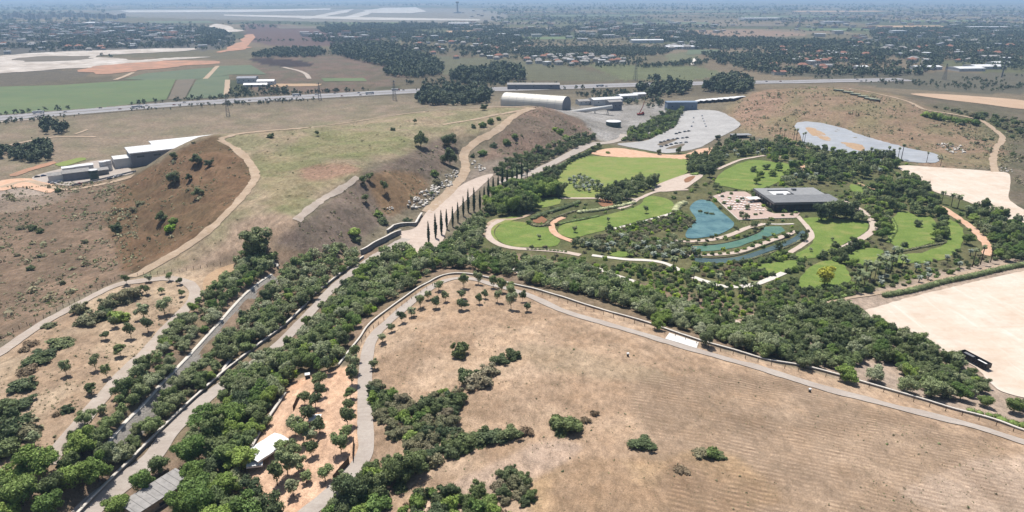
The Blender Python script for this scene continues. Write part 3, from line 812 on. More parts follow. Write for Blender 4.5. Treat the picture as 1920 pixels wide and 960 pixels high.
# paths
PATHS = [
 ('path', [(-40,688),(0,662),(75,610),(135,577),(215,536),(275,526),(315,522),(350,530),(367,547),(360,567),(332,597),(300,632),(270,665),(240,692),(217,717),(175,765),(140,807),(107,845),(88,872)], 5.6, 'gravel', 'pale gravel path looping round the small orchard hill'),
 ('path', [(560,975),(585,952),(620,927),(650,892),(677,868),(687,838),(685,795),(684,752),(684,720),(685,700),(688,668),(694,642),(708,622),(732,600),(762,574),(790,552),(820,533),(850,523),(890,524),(925,535),(967,546),(1010,562),(1060,585),(1135,607),(1210,629),(1285,652),(1360,673),(1435,694),(1540,727),(1615,746),(1690,766),(1765,784),(1840,803),(1915,828),(1990,852)], 5.4, 'asphalt', 'grey paved path round the edge of the dry hill'),
 ('road', [(762,448),(735,462),(695,487),(655,515),(620,545),(590,578),(562,607),(530,640),(480,680),(440,708),(405,732),(375,757),(345,786),(312,820),(287,858),(237,902),(175,950),(150,980)], [6.5,5.6,5.6,6.5,8], 'asphalt', 'pale paved road sunk between the wooded banks'),
 ('dirt_road', [(800,398),(842,360),(868,330),(873,310),(870,290),(892,267),(930,246),(960,220),(985,207),(1000,203)], 8, 'dirt', 'dirt road climbing from the cypress row to the mound top'),
 ('dirt_track', [(412,262),(440,278),(470,308),(478,333),(460,362),(430,395),(380,440),(320,480),(265,511),(245,520)], 6.5, 'dirt', 'pale dirt track along the crest of the eroded mound'),
 ('dirt_track', [(412,262),(440,253),(480,247.5),(560,241),(640,232),(760,214),(870,204),(950,201),(1000,203)], 5, 'dirt', 'pale dirt track along the far edge of the plateau'),
 ('dirt_track', [(672,333),(640,354),(600,378),(572,400),(556,414)], 5, 'gravel', 'grey worn track on the near crest of the plateau'),
 ('dirt_track', [(990,206),(930,216),(880,226),(830,234)], 4, 'dirt', 'faint dirt track across the plateau near the knoll'),
 ('dirt_track', [(0,276),(60,264),(110,257),(180,257)], 5, 'dirt', 'dirt track crossing the dry field near the white hall'),
 ('dirt_track', [(140,252),(165,243)], 4, 'dirt', 'short dirt track in the dry field'),
 ('access_road', [(940,345),(960,336),(997,325),(1035,307),(1072,288),(1110,271),(1140,268),(1167,260),(1170,252)], 9, 'asphalt', 'pale access road curving from the cypress row to the car park'),
 ('dirt_track', [(1865,325),(1862,300),(1868,278),(1880,260),(1866,245),(1838,226),(1790,215),(1735,206),(1700,190),(1640,175),(1590,166),(1530,163)], 6, 'dirt', 'pale dirt track over the crest of the bare mound'),
 ('path', [(905,445),(912,425),(930,412),(960,412),(985,406),(1000,398)], 3, 'dirt', 'tan path leading to the round lawn'),
 ('path', [(942,412),(918,424),(914,440),(928,455),(958,465),(1000,468),(1050,472),(1088,479)], 4.8, 'paving', 'tan ring path below the round lawn'),
 ('path', [(1057,408),(1040,415),(1034,428),(1044,441),(1062,449),(1080,455)], 4.5, 'pinksand', 'orange path bending between the two lawns'),
 ('path', [(1345,318),(1385,301),(1410,296),(1440,292),(1480,298)], 3.5, 'paving', 'pale path behind the lawn by the terrace'),
 ('path', [(1050,372),(1080,372),(1135,372),(1175,372),(1195,374),(1230,360),(1290,356)], 3.4, 'paving', 'pale path along the foot of the main lawn'),
 ('path', [(1195,374),(1180,385),(1160,392)], 4, 'paving', 'short pale path down to the feathery hedge'),
 ('path', [(1262,400),(1210,415),(1165,426),(1140,432)], 3, 'white_paving', 'pale path between the sloping lawn and the reeds'),
 ('path', [(1265,452),(1300,453),(1340,449),(1372,440),(1400,428),(1432,420)], 4.2, 'paving', 'pink path on the spit between pond and green channel'),
 ('path', [(1290,479),(1340,478),(1385,473),(1430,457),(1478,440),(1490,433)], 4, 'paving', 'planted spit between green and dark channels'),
 ('path', [(1432,420),(1460,421),(1488,420)], 1.8, 'white_paving', 'narrow pale footbridge between pool and green channel'),
 ('path', [(1495,405),(1515,428),(1522,445),(1504,460),(1482,473),(1470,480)], 3.6, 'paving', 'pale path curving from the terrace round the channels'),
 ('path', [(1578,376),(1615,395),(1634,415),(1638,430),(1620,445),(1598,457),(1570,470)], 5, 'paving', 'pinkish path curving round the lawn beside the restaurant'),
 ('path', [(1596,340),(1620,348),(1642,357)], 3, 'ochre', 'yellowish path behind the restaurant'),
 ('dirt_track', [(1740,374),(1777,397),(1807,417),(1832,438),(1850,458),(1852,480)], 5.5, 'pinksand', 'pink dirt track beside the palm row'),
 ('path', [(1110,500),(1140,512),(1165,521),(1190,529)], 4, 'white_paving', 'short white path among the shrubs below the round lawn'),
 ('path', [(1110,479),(1140,483),(1175,487),(1220,489),(1250,495),(1280,510)], 3.5, 'white_paving', 'white path behind the shrubs near the palm group'),
 ('path', [(1300,520),(1322,528),(1360,538),(1405,536),(1435,527),(1470,512)], 4, 'white_paving', 'curved white path below the dark channel'),
 ('path', [(1285,575),(1330,588),(1380,600),(1435,588),(1490,578),(1540,571),(1590,558),(1647,550),(1705,541),(1765,523),(1815,512),(1860,502),(1925,490),(1990,480)], 3.8, 'dirt', 'sandy path along the hedge from the thicket to the sand lot'),
 ('path', [(1375,596),(1385,612),(1400,622)], 4, 'paving', 'short path spur down into the thicket'),
 ('path', [(1490,306),(1505,310),(1503,322)], 4, 'pinksand', 'short pink path among the park trees'),
 ('path', [(880,480),(910,490),(950,500),(975,512)], 4, 'white_paving', 'white path behind the crest of the dry hill'),
]
for nm, px, wd_, mt, lab in PATHS:
    ribbon(nm, px, wd_, M[mt], 2, lab, jag=1.1 if 'dirt' in nm else 0.3)
sheet('plaza', [(778,428),(800,398),(830,372),(870,345),(905,330),(925,328),(900,352),(870,380),(850,402),(838,428),(830,452),(810,470),(780,476),(760,470),(690,490),(700,478),(752,450),(745,436)], M['paving'], 1, label='pale paved forecourt beneath the cypress row')
sheet('plaza', [(1222,352),(1287,327),(1318,329),(1300,344),(1280,356),(1238,360)], M['paving'], 3, label='pale paved square between the two lawns')
sheet('planting_bed', [(1282,338),(1292,332),(1304,331),(1294,341),(1284,343)], M['bed'], 4, label='brown planting bed in the paved square')
sheet('planting_bed', [(1120,376),(1140,374),(1150,384),(1130,388)], M['bed'], 3, label='brown planting bed behind the feathery hedge')
sheet('planting_bed', [(998,409),(1010,404),(1026,413),(1020,419),(1000,417)], M['bed'], 3, label='brown planting bed inside the curved dark hedge')
sheet('paved_bay', [(1255,625),(1310,643),(1306,654),(1247,636)], M['concrete'], 4, False, label='white concrete bay beside the hill path')
sheet('sandy_verge', [(380,532),(395,512),(440,495),(455,508),(420,530),(388,548)], M['ochre'], 1, label='ochre sandy verge at the bend of the orchard path')

# ------------------------------------------------------------------ vegetation
LK = 2.2
LM = {
 'olive': leafmat('olive leaves', [S(96,106,70,LK), S(124,128,98,LK), S(104,116,74,LK), S(136,140,114,LK), S(112,124,80,LK), S(90,104,68,LK)]),
 'green': leafmat('broad green leaves', [S(94,114,62,LK), S(82,102,54,LK), S(122,138,70,LK), S(92,106,64,LK), S(108,126,60,LK)]),
 'dark': leafmat('dark evergreen leaves', [S(74,84,56,LK), S(94,104,66,LK), S(70,82,58,LK), S(104,112,78,LK), S(86,98,60,LK)]),
 'lime': leafmat('yellow green leaves', [S(126,150,54,LK), S(140,154,66,LK), S(112,142,50,LK)]),
 'brush': leafmat('dry grey brush', [S(110,110,84,LK), S(122,116,92,LK), S(100,104,76,LK), S(124,116,96,LK)]),
 'russet': leafmat('russet dry brush', [S(112,96,78,LK), S(104,92,74,LK), S(120,106,86,LK)]),
 'cypress': leafmat('cypress leaves', [S(54,68,48,LK), S(62,74,52,LK)]),
 'frond': leafmat('palm fronds', [S(112,118,88,LK), S(98,108,76,LK), S(124,128,102,LK)]),
 'frond2': leafmat('blue grey palm fronds', [S(128,134,122,LK), S(116,124,110,LK)]),
 'plume': leafmat('pale feathery grass', [S(164,164,130,LK), S(150,154,118,LK)]),
 'far': leafmat('far tree leaves', [S(74,86,60,1.3), S(88,98,70,1.3), S(66,80,58,1.3), S(98,106,80,1.3), S(80,92,62,1.3)], 0.3, 0.0),
 'autumn': leafmat('yellowing leaves', [S(158,152,60,LK), S(146,146,58,LK)]),
}
BARK = speckled('bark', S(120,104,88), S(100,86,72), 1.0, S(70,60,50), 4.0, 0.5)

def ico():
    t = (1 + 5 ** .5) / 2
    v = np.array([(-1,t,0),(1,t,0),(-1,-t,0),(1,-t,0),(0,-1,t),(0,1,t),(0,-1,-t),(0,1,-t),(t,0,-1),(t,0,1),(-t,0,-1),(-t,0,1)], float)
    v /= np.linalg.norm(v[0])
    f = np.array([(0,11,5),(0,5,1),(0,1,7),(0,7,10),(0,10,11),(1,5,9),(5,11,4),(11,10,2),(10,7,6),(7,1,8),(3,9,4),(3,4,2),(3,2,6),(3,6,8),(3,8,9),(4,9,5),(2,4,11),(6,2,10),(8,6,7),(9,8,1)])
    return v, f
IV, IF = ico()

def leaf_cloud(lobes, n, size, r, core=0.72, down=0.5, flat=0.0):
    """leaf sprays spread over and through overlapping lobes"""
    L = np.array(lobes, float)
    wgt = (L[:, 3] * L[:, 4] + L[:, 3] * L[:, 5] + L[:, 4] * L[:, 5]); wgt = wgt / wgt.sum()
    k = r.choice(len(L), n, p=wgt)
    d = r.normal(size=(n, 3)); d /= np.linalg.norm(d, axis=1)[:, None]
    flip = (d[:, 2] < -0.1) & (r.random(n) < down)
    d[flip, 2] *= -1
    rad = r.uniform(0.70, 1.06, n) ** 0.8
    far_ = r.random(n) < 0.10
    rad = np.where(far_, rad * r.uniform(1.05, 1.28, n), rad)
    # uneven outline
    rad *= 0.88 + 0.30 * r.random(len(L))[k] * r.random(n)
    c = L[k, :3] + d * L[k, 3:6] * rad[:, None]
    nr = d + r.normal(size=(n, 3)) * 0.55; nr[:, 2] += 0.25
    nr /= np.linalg.norm(nr, axis=1)[:, None]
    a = np.cross(nr, r.normal(size=(n, 3))); a /= np.linalg.norm(a, axis=1)[:, None]
    b = np.cross(nr, a)
    s = size * r.uniform(0.55, 1.15, n)[:, None]
    asp = r.uniform(0.45, 0.9, n)[:, None]
    v = np.stack([c - a * s, c - b * s * asp, c + a * s, c + b * s * asp], 1)
    v[:, 0] -= nr * s * 0.15; v[:, 2] -= nr * s * 0.15
    v = v.reshape(-1, 3); f = np.arange(4 * n).reshape(-1, 4)
    if core:
        cv = []; cf = []
        for i, q in enumerate(L):
            jit = 1 + r.uniform(-0.18, 0.12, (12, 1))
            cv.append(q[:3] + IV * q[3:6] * core * jit); cf.append(IF + 12 * i)
        cv = np.concatenate(cv); cf = np.concatenate(cf)
        cf4 = np.concatenate([cf, cf[:, 2:3]], 1) + len(v)
        return v, f, cv, cf4[:, :3]
    return v, f, None, None

def cloud_mesh(name, cl, mat):
    v, f, cv, cf = cl
    me = bpy.data.meshes.new(name)
    if cv is not None:
        V = np.concatenate([v, cv]); loops = np.concatenate([f.ravel(), cf.ravel()])
        tot = np.concatenate([np.full(len(f), 4), np.full(len(cf), 3)])
    else:
        V = v; loops = f.ravel(); tot = np.full(len(f), 4)
    st = np.concatenate([[0], np.cumsum(tot)[:-1]])
    me.vertices.add(len(V)); me.vertices.foreach_set('co', V.astype(np.float32).ravel())
    me.loops.add(len(loops)); me.loops.foreach_set('vertex_index', loops.astype(np.int32))
    me.polygons.add(len(tot)); me.polygons.foreach_set('loop_start', st.astype(np.int32)); me.polygons.foreach_set('loop_total', tot.astype(np.int32))
    me.update(calc_edges=True); me.materials.append(mat)
    return me

def lobes_tree(r, w, h, base, n, spread=0.62):
    """lobes filling a crown of width w between base and h"""
    out = []
    ch = h - base
    ox, oy = r.uniform(-.07, .07, 2) * w
    out.append((ox, oy, base + ch * 0.46, w * 0.34, w * 0.34, ch * 0.43))
    for i in range(n):
        a = i * 2.4 + r.uniform(-.5, .5); q = r.uniform(0.30, spread + .1) * w / 2 * 1.15
        z = base + ch * r.uniform(0.24, 0.84)
        s = w * r.uniform(0.10, 0.24)
        out.append((math.cos(a) * q, math.sin(a) * q, z, s, s * r.uniform(.8, 1.15), s * r.uniform(0.7, 1.0) * min(1.2, ch / w * 1.1)))
    return out

def trunk_mesh(name, r, h, rad, limbs, lobes):
    mb = MB()
    k = 5
    pts = [(r.uniform(-.08, .08) * h * i / k, r.uniform(-.08, .08) * h * i / k, h * i / k) for i in range(k + 1)]
    pts[0] = (0, 0, -0.5)
    mb.tube(pts, [rad * (1.35 if i == 0 else 1 - 0.5 * i / k) for i in range(k + 1)], 7)
    for i in range(min(limbs, len(lobes) - 1)):
        L = lobes[i + 1]; st = Vector(pts[3]) ; en = Vector(L[:3])
        mid = st.lerp(en, .5) + Vector((0, 0, h * 0.05))
        mb.tube([st, mid, en], [rad * .5, rad * .34, rad * .12], 5)
    return mb.data(name, [BARK], True)

ARCH = {}
def archetype(key, var, w, h, base, nl, leaves, size, mat, trunk=None, limbs=4, core=0.64, spread=0.62, down=0.5):
    r = np.random.default_rng(abs(hash((key, 3))) % 1000 + var * 7 if False else sum(map(ord, key)) * 13 + var * 101)
    lob = lobes_tree(r, w, h, base, nl, spread)
    cr = cloud_mesh('crown', leaf_cloud(lob, leaves, size, r, core, down), LM[mat])
    lowres = leaf_cloud(lob, max(60, leaves // 6), size * 2.1, r, core, down)
    tr = trunk_mesh('trunk', r, base + (h - base) * 0.35, trunk, limbs, lob) if trunk else None
    ARCH.setdefault(key, []).append(dict(crown=cr, trunk=tr, low=lowres, mat=mat, w=w, h=h))

for i in range(4):
    archetype('olive_tree', i, 6.2, 5.8, 0.4, 12, 2200, 0.26, 'olive', 0.22)
for i in range(4):
    archetype('broadleaf_tree', i, 9.5, 9.0, 1.0, 14, 4200, 0.34, 'green', 0.30, 6)
for i in range(3):
    archetype('evergreen_tree', i, 8.0, 8.2, 0.6, 13, 2800, 0.34, 'dark', 0.26, 5)
for i in range(3):
    archetype('orchard_tree', i, 4.2, 5.6, 1.4, 8, 950, 0.28, 'dark', 0.13)
ARCH['orchard_olive'] = []
for i in range(3):
    archetype('orchard_olive', i, 4.2, 5.6, 1.4, 8, 950, 0.28, 'olive', 0.13)
for i in range(4):
    archetype('shrub', i, 5.0, 3.0, -1.0, 10, 1700, 0.24, 'dark', None, core=0.8, down=0.8)
for i in range(2):
    archetype('brush', i, 5.0, 2.6, -1.0, 10, 1400, 0.24, 'brush', None, core=0.75, down=0.8)
for i in range(2):
    archetype('lime_shrub', i, 5.0, 3.4, -1.0, 7, 900, 0.34, 'lime', None, core=0.8, down=0.8)
for i in range(2):
    archetype('green_shrub', i, 5.0, 3.4, -1.0, 7, 900, 0.34, 'green', None, core=0.8, down=0.8)
for i in range(1):
    archetype('russet_shrub', i, 4.0, 2.0, -0.8, 6, 500, 0.28, 'russet', None, core=0.7, down=0.8)
for i in range(2):
    archetype('autumn_tree', i, 9.0, 10.0, 1.0, 11, 1500, 0.5, 'autumn', 0.28, 6, core=0.55)
for i in range(2):
    archetype('tall_tree', i, 9.0, 15.0, 1.5, 12, 1500, 0.7, 'dark', 0.4, 6, core=0.75)

def cypress_arch(var):
    r = np.random.default_rng(500 + var)
    lob = []
    hh = 13.6
    for i in range(9):
        z = 0.6 + i * 1.42
        w = 0.95 * math.sin(min(1, (i + 1.6) / 5) * math.pi / 2) * (1 - max(0, i - 4) / 5.6)
        lob.append((r.uniform(-.1, .1), r.uniform(-.1, .1), z + .5, w, w, 1.25))
    cr = cloud_mesh('crown', leaf_cloud(lob, 700, 0.28, r, 0.9, .3), LM['cypress'])
    tr = MB().tube([(0, 0, -.4), (0, 0, 1.2), (0, 0, 7)], [.2, .16, .05], 6).data('trunk', [BARK], True)
    ARCH.setdefault('cypress_tree', []).append(dict(crown=cr, trunk=tr, low=leaf_cloud(lob, 100, .5, r, .9, .3), mat='cypress', w=2, h=hh))
for i in range(2): cypress_arch(i)

def palm_arch(key, var, h, fl, nf, mat, skirt):
    r = np.random.default_rng(700 + var + len(key))
    mb = MB()
    lean = (r.uniform(-.3, .3), r.uniform(-.3, .3))
    pts = [(lean[0] * t * t, lean[1] * t * t, -0.5 + (h + .5) * t) for t in (0, .1, .35, .7, 1)]
    mb.tube(pts, [.42, .32, .27, .24, .26], 8)
    for k in range(12):                      # leaf-base collars
        t = 0.1 + 0.85 * k / 12
        z = -0.5 + (h + .5) * t
        mb.tube([(lean[0]*t*t, lean[1]*t*t, z), (lean[0]*t*t, lean[1]*t*t, z + 0.18)], [.34, .26], 8)
    tr = mb.data('trunk', [BARK], True)
    V = []; F = []
    for i in range(nf):
        a = i * 2.399 + r.uniform(-.2, .2); el = math.radians(r.uniform(-35 if skirt else -10, 70)); L = fl * r.uniform(.8, 1.1)
        k0 = len(V); n = 7
        p = np.array([lean[0], lean[1], h]); dirh = np.array([math.cos(a), math.sin(a), 0]); sd = np.array([-math.sin(a), math.cos(a), 0])
        e = el
        for s in range(n):
            t = s / (n - 1)
            wd_ = fl * 0.17 * (math.sin(math.pi * min(1, t * .9 + .12)) ** .7) * (1.0 if s < n - 1 else .1)
            V.append(tuple(p + sd * wd_ - np.array([0, 0, wd_ * .55]))); V.append(tuple(p)); V.append(tuple(p - sd * wd_ - np.array([0, 0, wd_ * .55])))
            p = p + (dirh * math.cos(e) + np.array([0, 0, math.sin(e)])) * L / (n - 1)
            e -= math.radians(17)
        for s in range(n - 1):
            q = k0 + s * 3
            F += [(q, q + 1, q + 4, q + 3), (q + 1, q + 2, q + 5, q + 4)]
    cr = mesh_from('crown', V, F, [LM[mat]])
    ARCH.setdefault(key, []).append(dict(crown=cr, trunk=tr, low=None, mat=mat, w=fl * 2, h=h + 2))
for i in range(3): palm_arch('date_palm', i, 9.8 + i * .9, 3.8, 40, 'frond', False)
for i in range(2): palm_arch('fan_palm', i, 11.0 + i, 2.1, 44, 'frond', True)
for i in range(2): palm_arch('blue_palm', i, 3.0 + i, 2.6, 34, 'frond2', False)

NAMES = {'orchard_olive': 'orchard_tree', 'brush': 'dry_shrub', 'lime_shrub': 'yellow_green_shrub', 'green_shrub': 'green_shrub'}
CATS = {'shrub': 'shrub', 'brush': 'shrub', 'lime_shrub': 'shrub', 'green_shrub': 'shrub', 'russet_shrub': 'shrub',
        'date_palm': 'palm', 'fan_palm': 'palm', 'blue_palm': 'palm'}
PLANTS = []
def plant(key, x, y, size, label, group=None, zs=1.0, sink=0.0, prio=False, mat=None):
    """size = crown width in metres"""
    PLANTS.append(dict(key=key, x=float(x), y=float(y), size=size, label=label, group=group, zs=zs, sink=sink, prio=prio))

def at_px(key, px, py, size, label, group=None, **kw):
    x, y = U1(px, py)
    plant(key, x, y, size, label, group, prio=True, **kw)

ORD = ['first', 'second', 'third', 'fourth', 'fifth', 'sixth', 'seventh', 'eighth', 'ninth', 'tenth', 'eleventh', 'twelfth', 'thirteenth',
       'fourteenth', 'fifteenth', 'sixteenth', 'seventeenth', 'eighteenth', 'nineteenth', 'twentieth', 'twenty-first', 'twenty-second',
       'twenty-third', 'twenty-fourth', 'twenty-fifth', 'twenty-sixth', 'twenty-seventh', 'twenty-eighth', 'twenty-ninth', 'thirtieth']
ORD += ['thirty-' + o for o in ORD[:9]] + ['fortieth'] + ['forty-' + o for o in ORD[:9]] + ['fiftieth'] + ['fifty-' + o for o in ORD[:9]] + ['sixtieth'] + ['sixty-' + o for o in ORD[:9]]
def row(key, pts, size, text, group, keys=None, **kw):
    """text has one {} for the ordinal"""
    for i, p in enumerate(pts):
        s = p[2] if len(p) > 2 else size
        k = p[3] if len(p) > 3 else key
        if k == 'orchard_tree' and rnd.random() < .4: k = 'orchard_olive'
        if k.startswith('orchard'): s *= rnd.uniform(.82, 1.25)
        at_px(k, p[0], p[1], s, text.format(ORD[i]), group, **kw)

def scatter(px, spacing, kinds, label, group, seed=0, nogo=True, jitter=0.35, maxn=400, smooth=True, margin=0.0):
    w = wpoly(px, smooth)
    x0, y0 = w.min(0); x1, y1 = w.max(0)
    r = np.random.default_rng(seed + 900)
    n = int((x1 - x0) * (y1 - y0) / spacing ** 2 * 14) + 50
    cx = r.uniform(x0, x1, n); cy_ = r.uniform(y0, y1, n)
    ok = inside(w, cx, cy_)
    if nogo:
        for g_ in NOGO: ok &= ~inside(g_, cx, cy_)
    pu, pv, _ = P(cx, cy_, H(cx, cy_) + 2)
    ok &= (pu > -25) & (pu < 1945) & (pv < 985)
    cx = cx[ok]; cy_ = cy_[ok]
    grid = {}; got = 0
    ks = [k for k, _, _ in kinds]; wt = np.array([q for _, q, _ in kinds], float); wt /= wt.sum()
    for x, y in zip(cx, cy_):
        gx, gy = int(x // spacing), int(y // spacing)
        if any((x - a) ** 2 + (y - b) ** 2 < spacing ** 2 for i in (-1, 0, 1) for j in (-1, 0, 1) for a, b in grid.get((gx + i, gy + j), ())):
            continue
        grid.setdefault((gx, gy), []).append((x, y))
        j = r.choice(len(ks), p=wt)
        lo, hi = kinds[j][2]
        plant(ks[j], x, y, r.uniform(lo, hi), label[ks[j]] if isinstance(label, dict) else label, group)
        got += 1
        if got >= maxn: break
    return got

# --- cypress row along the forecourt
cyp = [(804,456),(817,447),(828,440),(838,430),(849,425),(859,417),(869,405),(878,398),(889,397),(900,394),(908,384),(916,374),(925,368),(934,360),(942,352),(951,350),(960,347),(969,340),(978,336),(988,332)]
row('cypress_tree', cyp, 2.5, 'slim dark cypress, {} from the near end of the row', 'cypress row beside the forecourt')
# --- orchard on the loop hill
orch = [(199,637,4.2),(216,614,4.4,'orchard_tree'),(226,668,5.6,'orchard_tree'),(246,634,5.2,'orchard_tree'),(180,694,4.2,'orchard_olive'),(201,708,3.8,'orchard_olive'),(125,704,4.4,'orchard_olive'),
        (172,740,4.6,'orchard_tree'),(238,534,4,'orchard_tree'),(280,529,3.6,'orchard_olive'),(318,527,3.4,'orchard_olive'),(338,534,3.4,'orchard_tree'),(304,551,3.6,'orchard_olive'),(341,556,3.6,'orchard_tree'),
        (275,552,4.6,'orchard_tree'),(309,590,7.0,'orchard_olive'),(270,598,6.4,'orchard_olive'),(278,622,5.0,'orchard_tree'),(66,837,4.5,'orchard_olive'),(50,878,4.5,'orchard_olive'),(8,920,5.0,'orchard_olive'),(170,735,3.2,'orchard_olive')]
for i, p in enumerate(orch):
    olb = ['trimmed tree above the middle of the loop path', 'dark trimmed tree above the leafy hill clump', 'largest dark trimmed tree beside the loop path, tall round shadow', 'broad trimmed tree beside the loop path behind the largest one',
           'light trimmed tree just left of the small sapling', 'thin sapling beside the lower loop path', 'lone pale trimmed tree on open grass left of the loop', 'dark trimmed tree lowest on the open hill',
           'dark tree outside the top bend where the crest track meets', 'first small tree along the top bend of the loop', 'second small tree along the top bend of the loop', 'third small tree along the top bend of the loop',
           'slim tree inside the top bend of the loop', 'round tree at the inner bend of the loop', 'black green tree left of the slim tree inside the bend', 'wide olive tree beside the loop path with large shadow',
           'wide olive tree left of the one with large shadow', 'tree with long dark shadow left of the loop path', 'leaning tree beside the low dark thicket at the hill foot', 'small leaning tree on the ochre verge of the loop',
           'leaning tree at the left picture edge below the thicket', 'light low tree in front of the dark lowest one']
    at_px(p[3] if len(p) > 3 else 'orchard_tree', p[0], p[1], p[2], olb[i], 'trees on the small orchard hill')
# --- trees round the edge of the dry hill
edge = [(717,642),(734,622),(754,606),(772,594),(788,577),(803,562),(818,578),(835,566),(866,581),(866,560),(899,570),(910,560),(933,567),(958,580),(958,560),(988,584),(980,566),(702,692)]
row('orchard_tree', edge, 4.6, 'small round tree, {} along the upper rim of the dry hill', 'trees round the rim of the dry hill')
row('orchard_olive', [(823,545,5),(870,540,5.5),(897,533,5),(925,540,5),(940,548,5),(958,548,5)], 5, '{} grey olive over the white path bend at the hill rim', 'olives over the hill path bend')
# --- terrace orchard by the tents
terr = [(666,677),(664,700),(660,722),(657,748),(655,772),(652,800),(650,822),(640,850),(615,700),(600,745),(592,765),(572,760),(580,795),(600,812),(570,830),(548,860),(585,855),(560,885),(610,902),(575,905),(540,890),(528,850),(555,815),(585,830),(600,725),(520,910),(550,930)]
row('orchard_tree', terr, 5.0, 'round tree, {} counted down the orange terrace orchard', 'trees of the orange terrace orchard')
# --- mound trees
for p, s, k, lb in [((325,345),8,'evergreen_tree','wide dark tree on the eroded slope below the white hall'),((370,308),7,'evergreen_tree','dark bushy tree high on the eroded slope'),((393,312),5,'evergreen_tree','narrow dark tree just under the crest track'),
                    ((373,368),6,'evergreen_tree','dark tree with long shadow in the middle of the eroded slope'),((355,338),4.0,'evergreen_tree','small dark tree between the others on the eroded slope'),((326,298),5,'evergreen_tree','dark tree on the slope in front of the grey hall wall'),
                    ((302,415),5.5,'evergreen_tree','green tree low on the eroded slope above the lime bush'),((222,440),6,'evergreen_tree','lone round dark tree at the foot of the eroded mound'),
                    ((482,480),13,'evergreen_tree','big dark tree at the near foot of the plateau'),((789,275),9,'evergreen_tree','spreading tree with dark shadow on the plateau rim'),
                    ((841,276),12,'evergreen_tree','tall leafy tree left of the climbing dirt road'),((844,310),11,'evergreen_tree','dark leafy tree beside the bend of the dirt road'),
                    ((681,345),4.2,'orchard_tree','{}'),((693,340),4.6,'orchard_tree','{}'),((722,362),4.6,'orchard_tree','{}'),((686,380),4.2,'orchard_tree','{}'),
                    ((507,258),5.5,'shrub','round dark bush near the far track on the plateau'),((595,255),3.6,'orchard_tree','small upright dark tree on the plateau grass'),((737,244),4.5,'shrub','dark bush low on the plateau behind the spreading tree'),
                    ((778,232),3.4,'orchard_tree','slim dark upright tree near the far end of the plateau'),((908,207),6,'evergreen_tree','dark tree where the plateau tracks meet')]:
    if lb == '{}':
        lb = {681:'left of the twin dark trees on the plateau flank',693:'taller of the twin dark trees on the plateau flank',722:'lone dark tree right of the twins on the plateau flank',686:'dark small tree below the twins on the plateau flank'}[p[0]]
    at_px(k, p[0], p[1], s * 1.3, lb, 'trees on the eroded mound')
for p, s, k, lb in [((265,385),8,'brush','grey brush streak on the eroded slope'),((252,395),6,'brush','lower grey brush on the eroded slope'),((318,432),9,'lime_shrub','bright lime bush at the foot of the crest track'),
                    ((325,418),6,'green_shrub','green bush behind the bright lime bush'),((110,360),6,'shrub','dark bush at the corner of the works yard'),((60,432),7,'shrub','dark bush in the middle of the brown scrub'),
                    ((40,430),6,'brush','dull bush left of the dark one in the brown scrub'),((75,437),5,'shrub','small dark bush right of its neighbour in the brown scrub'),((160,455),5,'brush','grey bush in the scrub below the eroded mound'),
                    ((118,473),3,'shrub','small dark bush beside a white stone in the scrub'),((75,482),4,'shrub','small bush near the far end of the path fence'),((58,506),5,'shrub','round bush above the path fence'),
                    ((118,533),4,'brush','low bush just behind the path fence'),((33,480),4,'brush','dull bush at the left of the scrub plain'),
                    ((664,440),9,'green_shrub','green bush cluster at the foot of the plateau flank'),((668,452),6,'shrub','dark bush in front of the green flank cluster'),((710,405),7,'green_shrub','bright bush above the low stone wall'),
                    ((718,418),8,'shrub','dark bush beside the low stone wall'),((765,418),7,'shrub','round dark bush inside the corner of the stone wall'),((815,330),8,'green_shrub','green bush left of the rubble heap'),
                    ((820,345),7,'brush','grey bush left of the rubble heap'),((808,365),5,'shrub','dark bush growing out of the rubble heap'),
                    ((905,238),9,'green_shrub','first bright bush beside the climbing dirt road'),((920,232),8,'green_shrub','second bright bush beside the climbing dirt road'),((888,240),6,'shrub','dark bush left of the bright roadside bushes'),
                    ((935,226),6,'green_shrub','bush at the top of the climbing dirt road'),((905,290),9,'green_shrub','bright bush right of the dirt road bend'),((925,275),8,'shrub','dark bush right of the dirt road'),
                    ((950,270),9,'green_shrub','leafy bush on the knoll flank'),((965,258),8,'green_shrub','upper leafy bush on the knoll flank'),((1050,252),9,'green_shrub','big bright bush on the far flank of the knoll'),
                    ((1060,262),9,'green_shrub','lower bright bush on the far flank of the knoll'),((1040,245),7,'lime_shrub','lime tinted bush on the far flank of the knoll'),((885,295),5,'shrub','small bush above the rubble heap')]:
    at_px(k, p[0], p[1], s, lb, 'bushes on the mound and scrub')
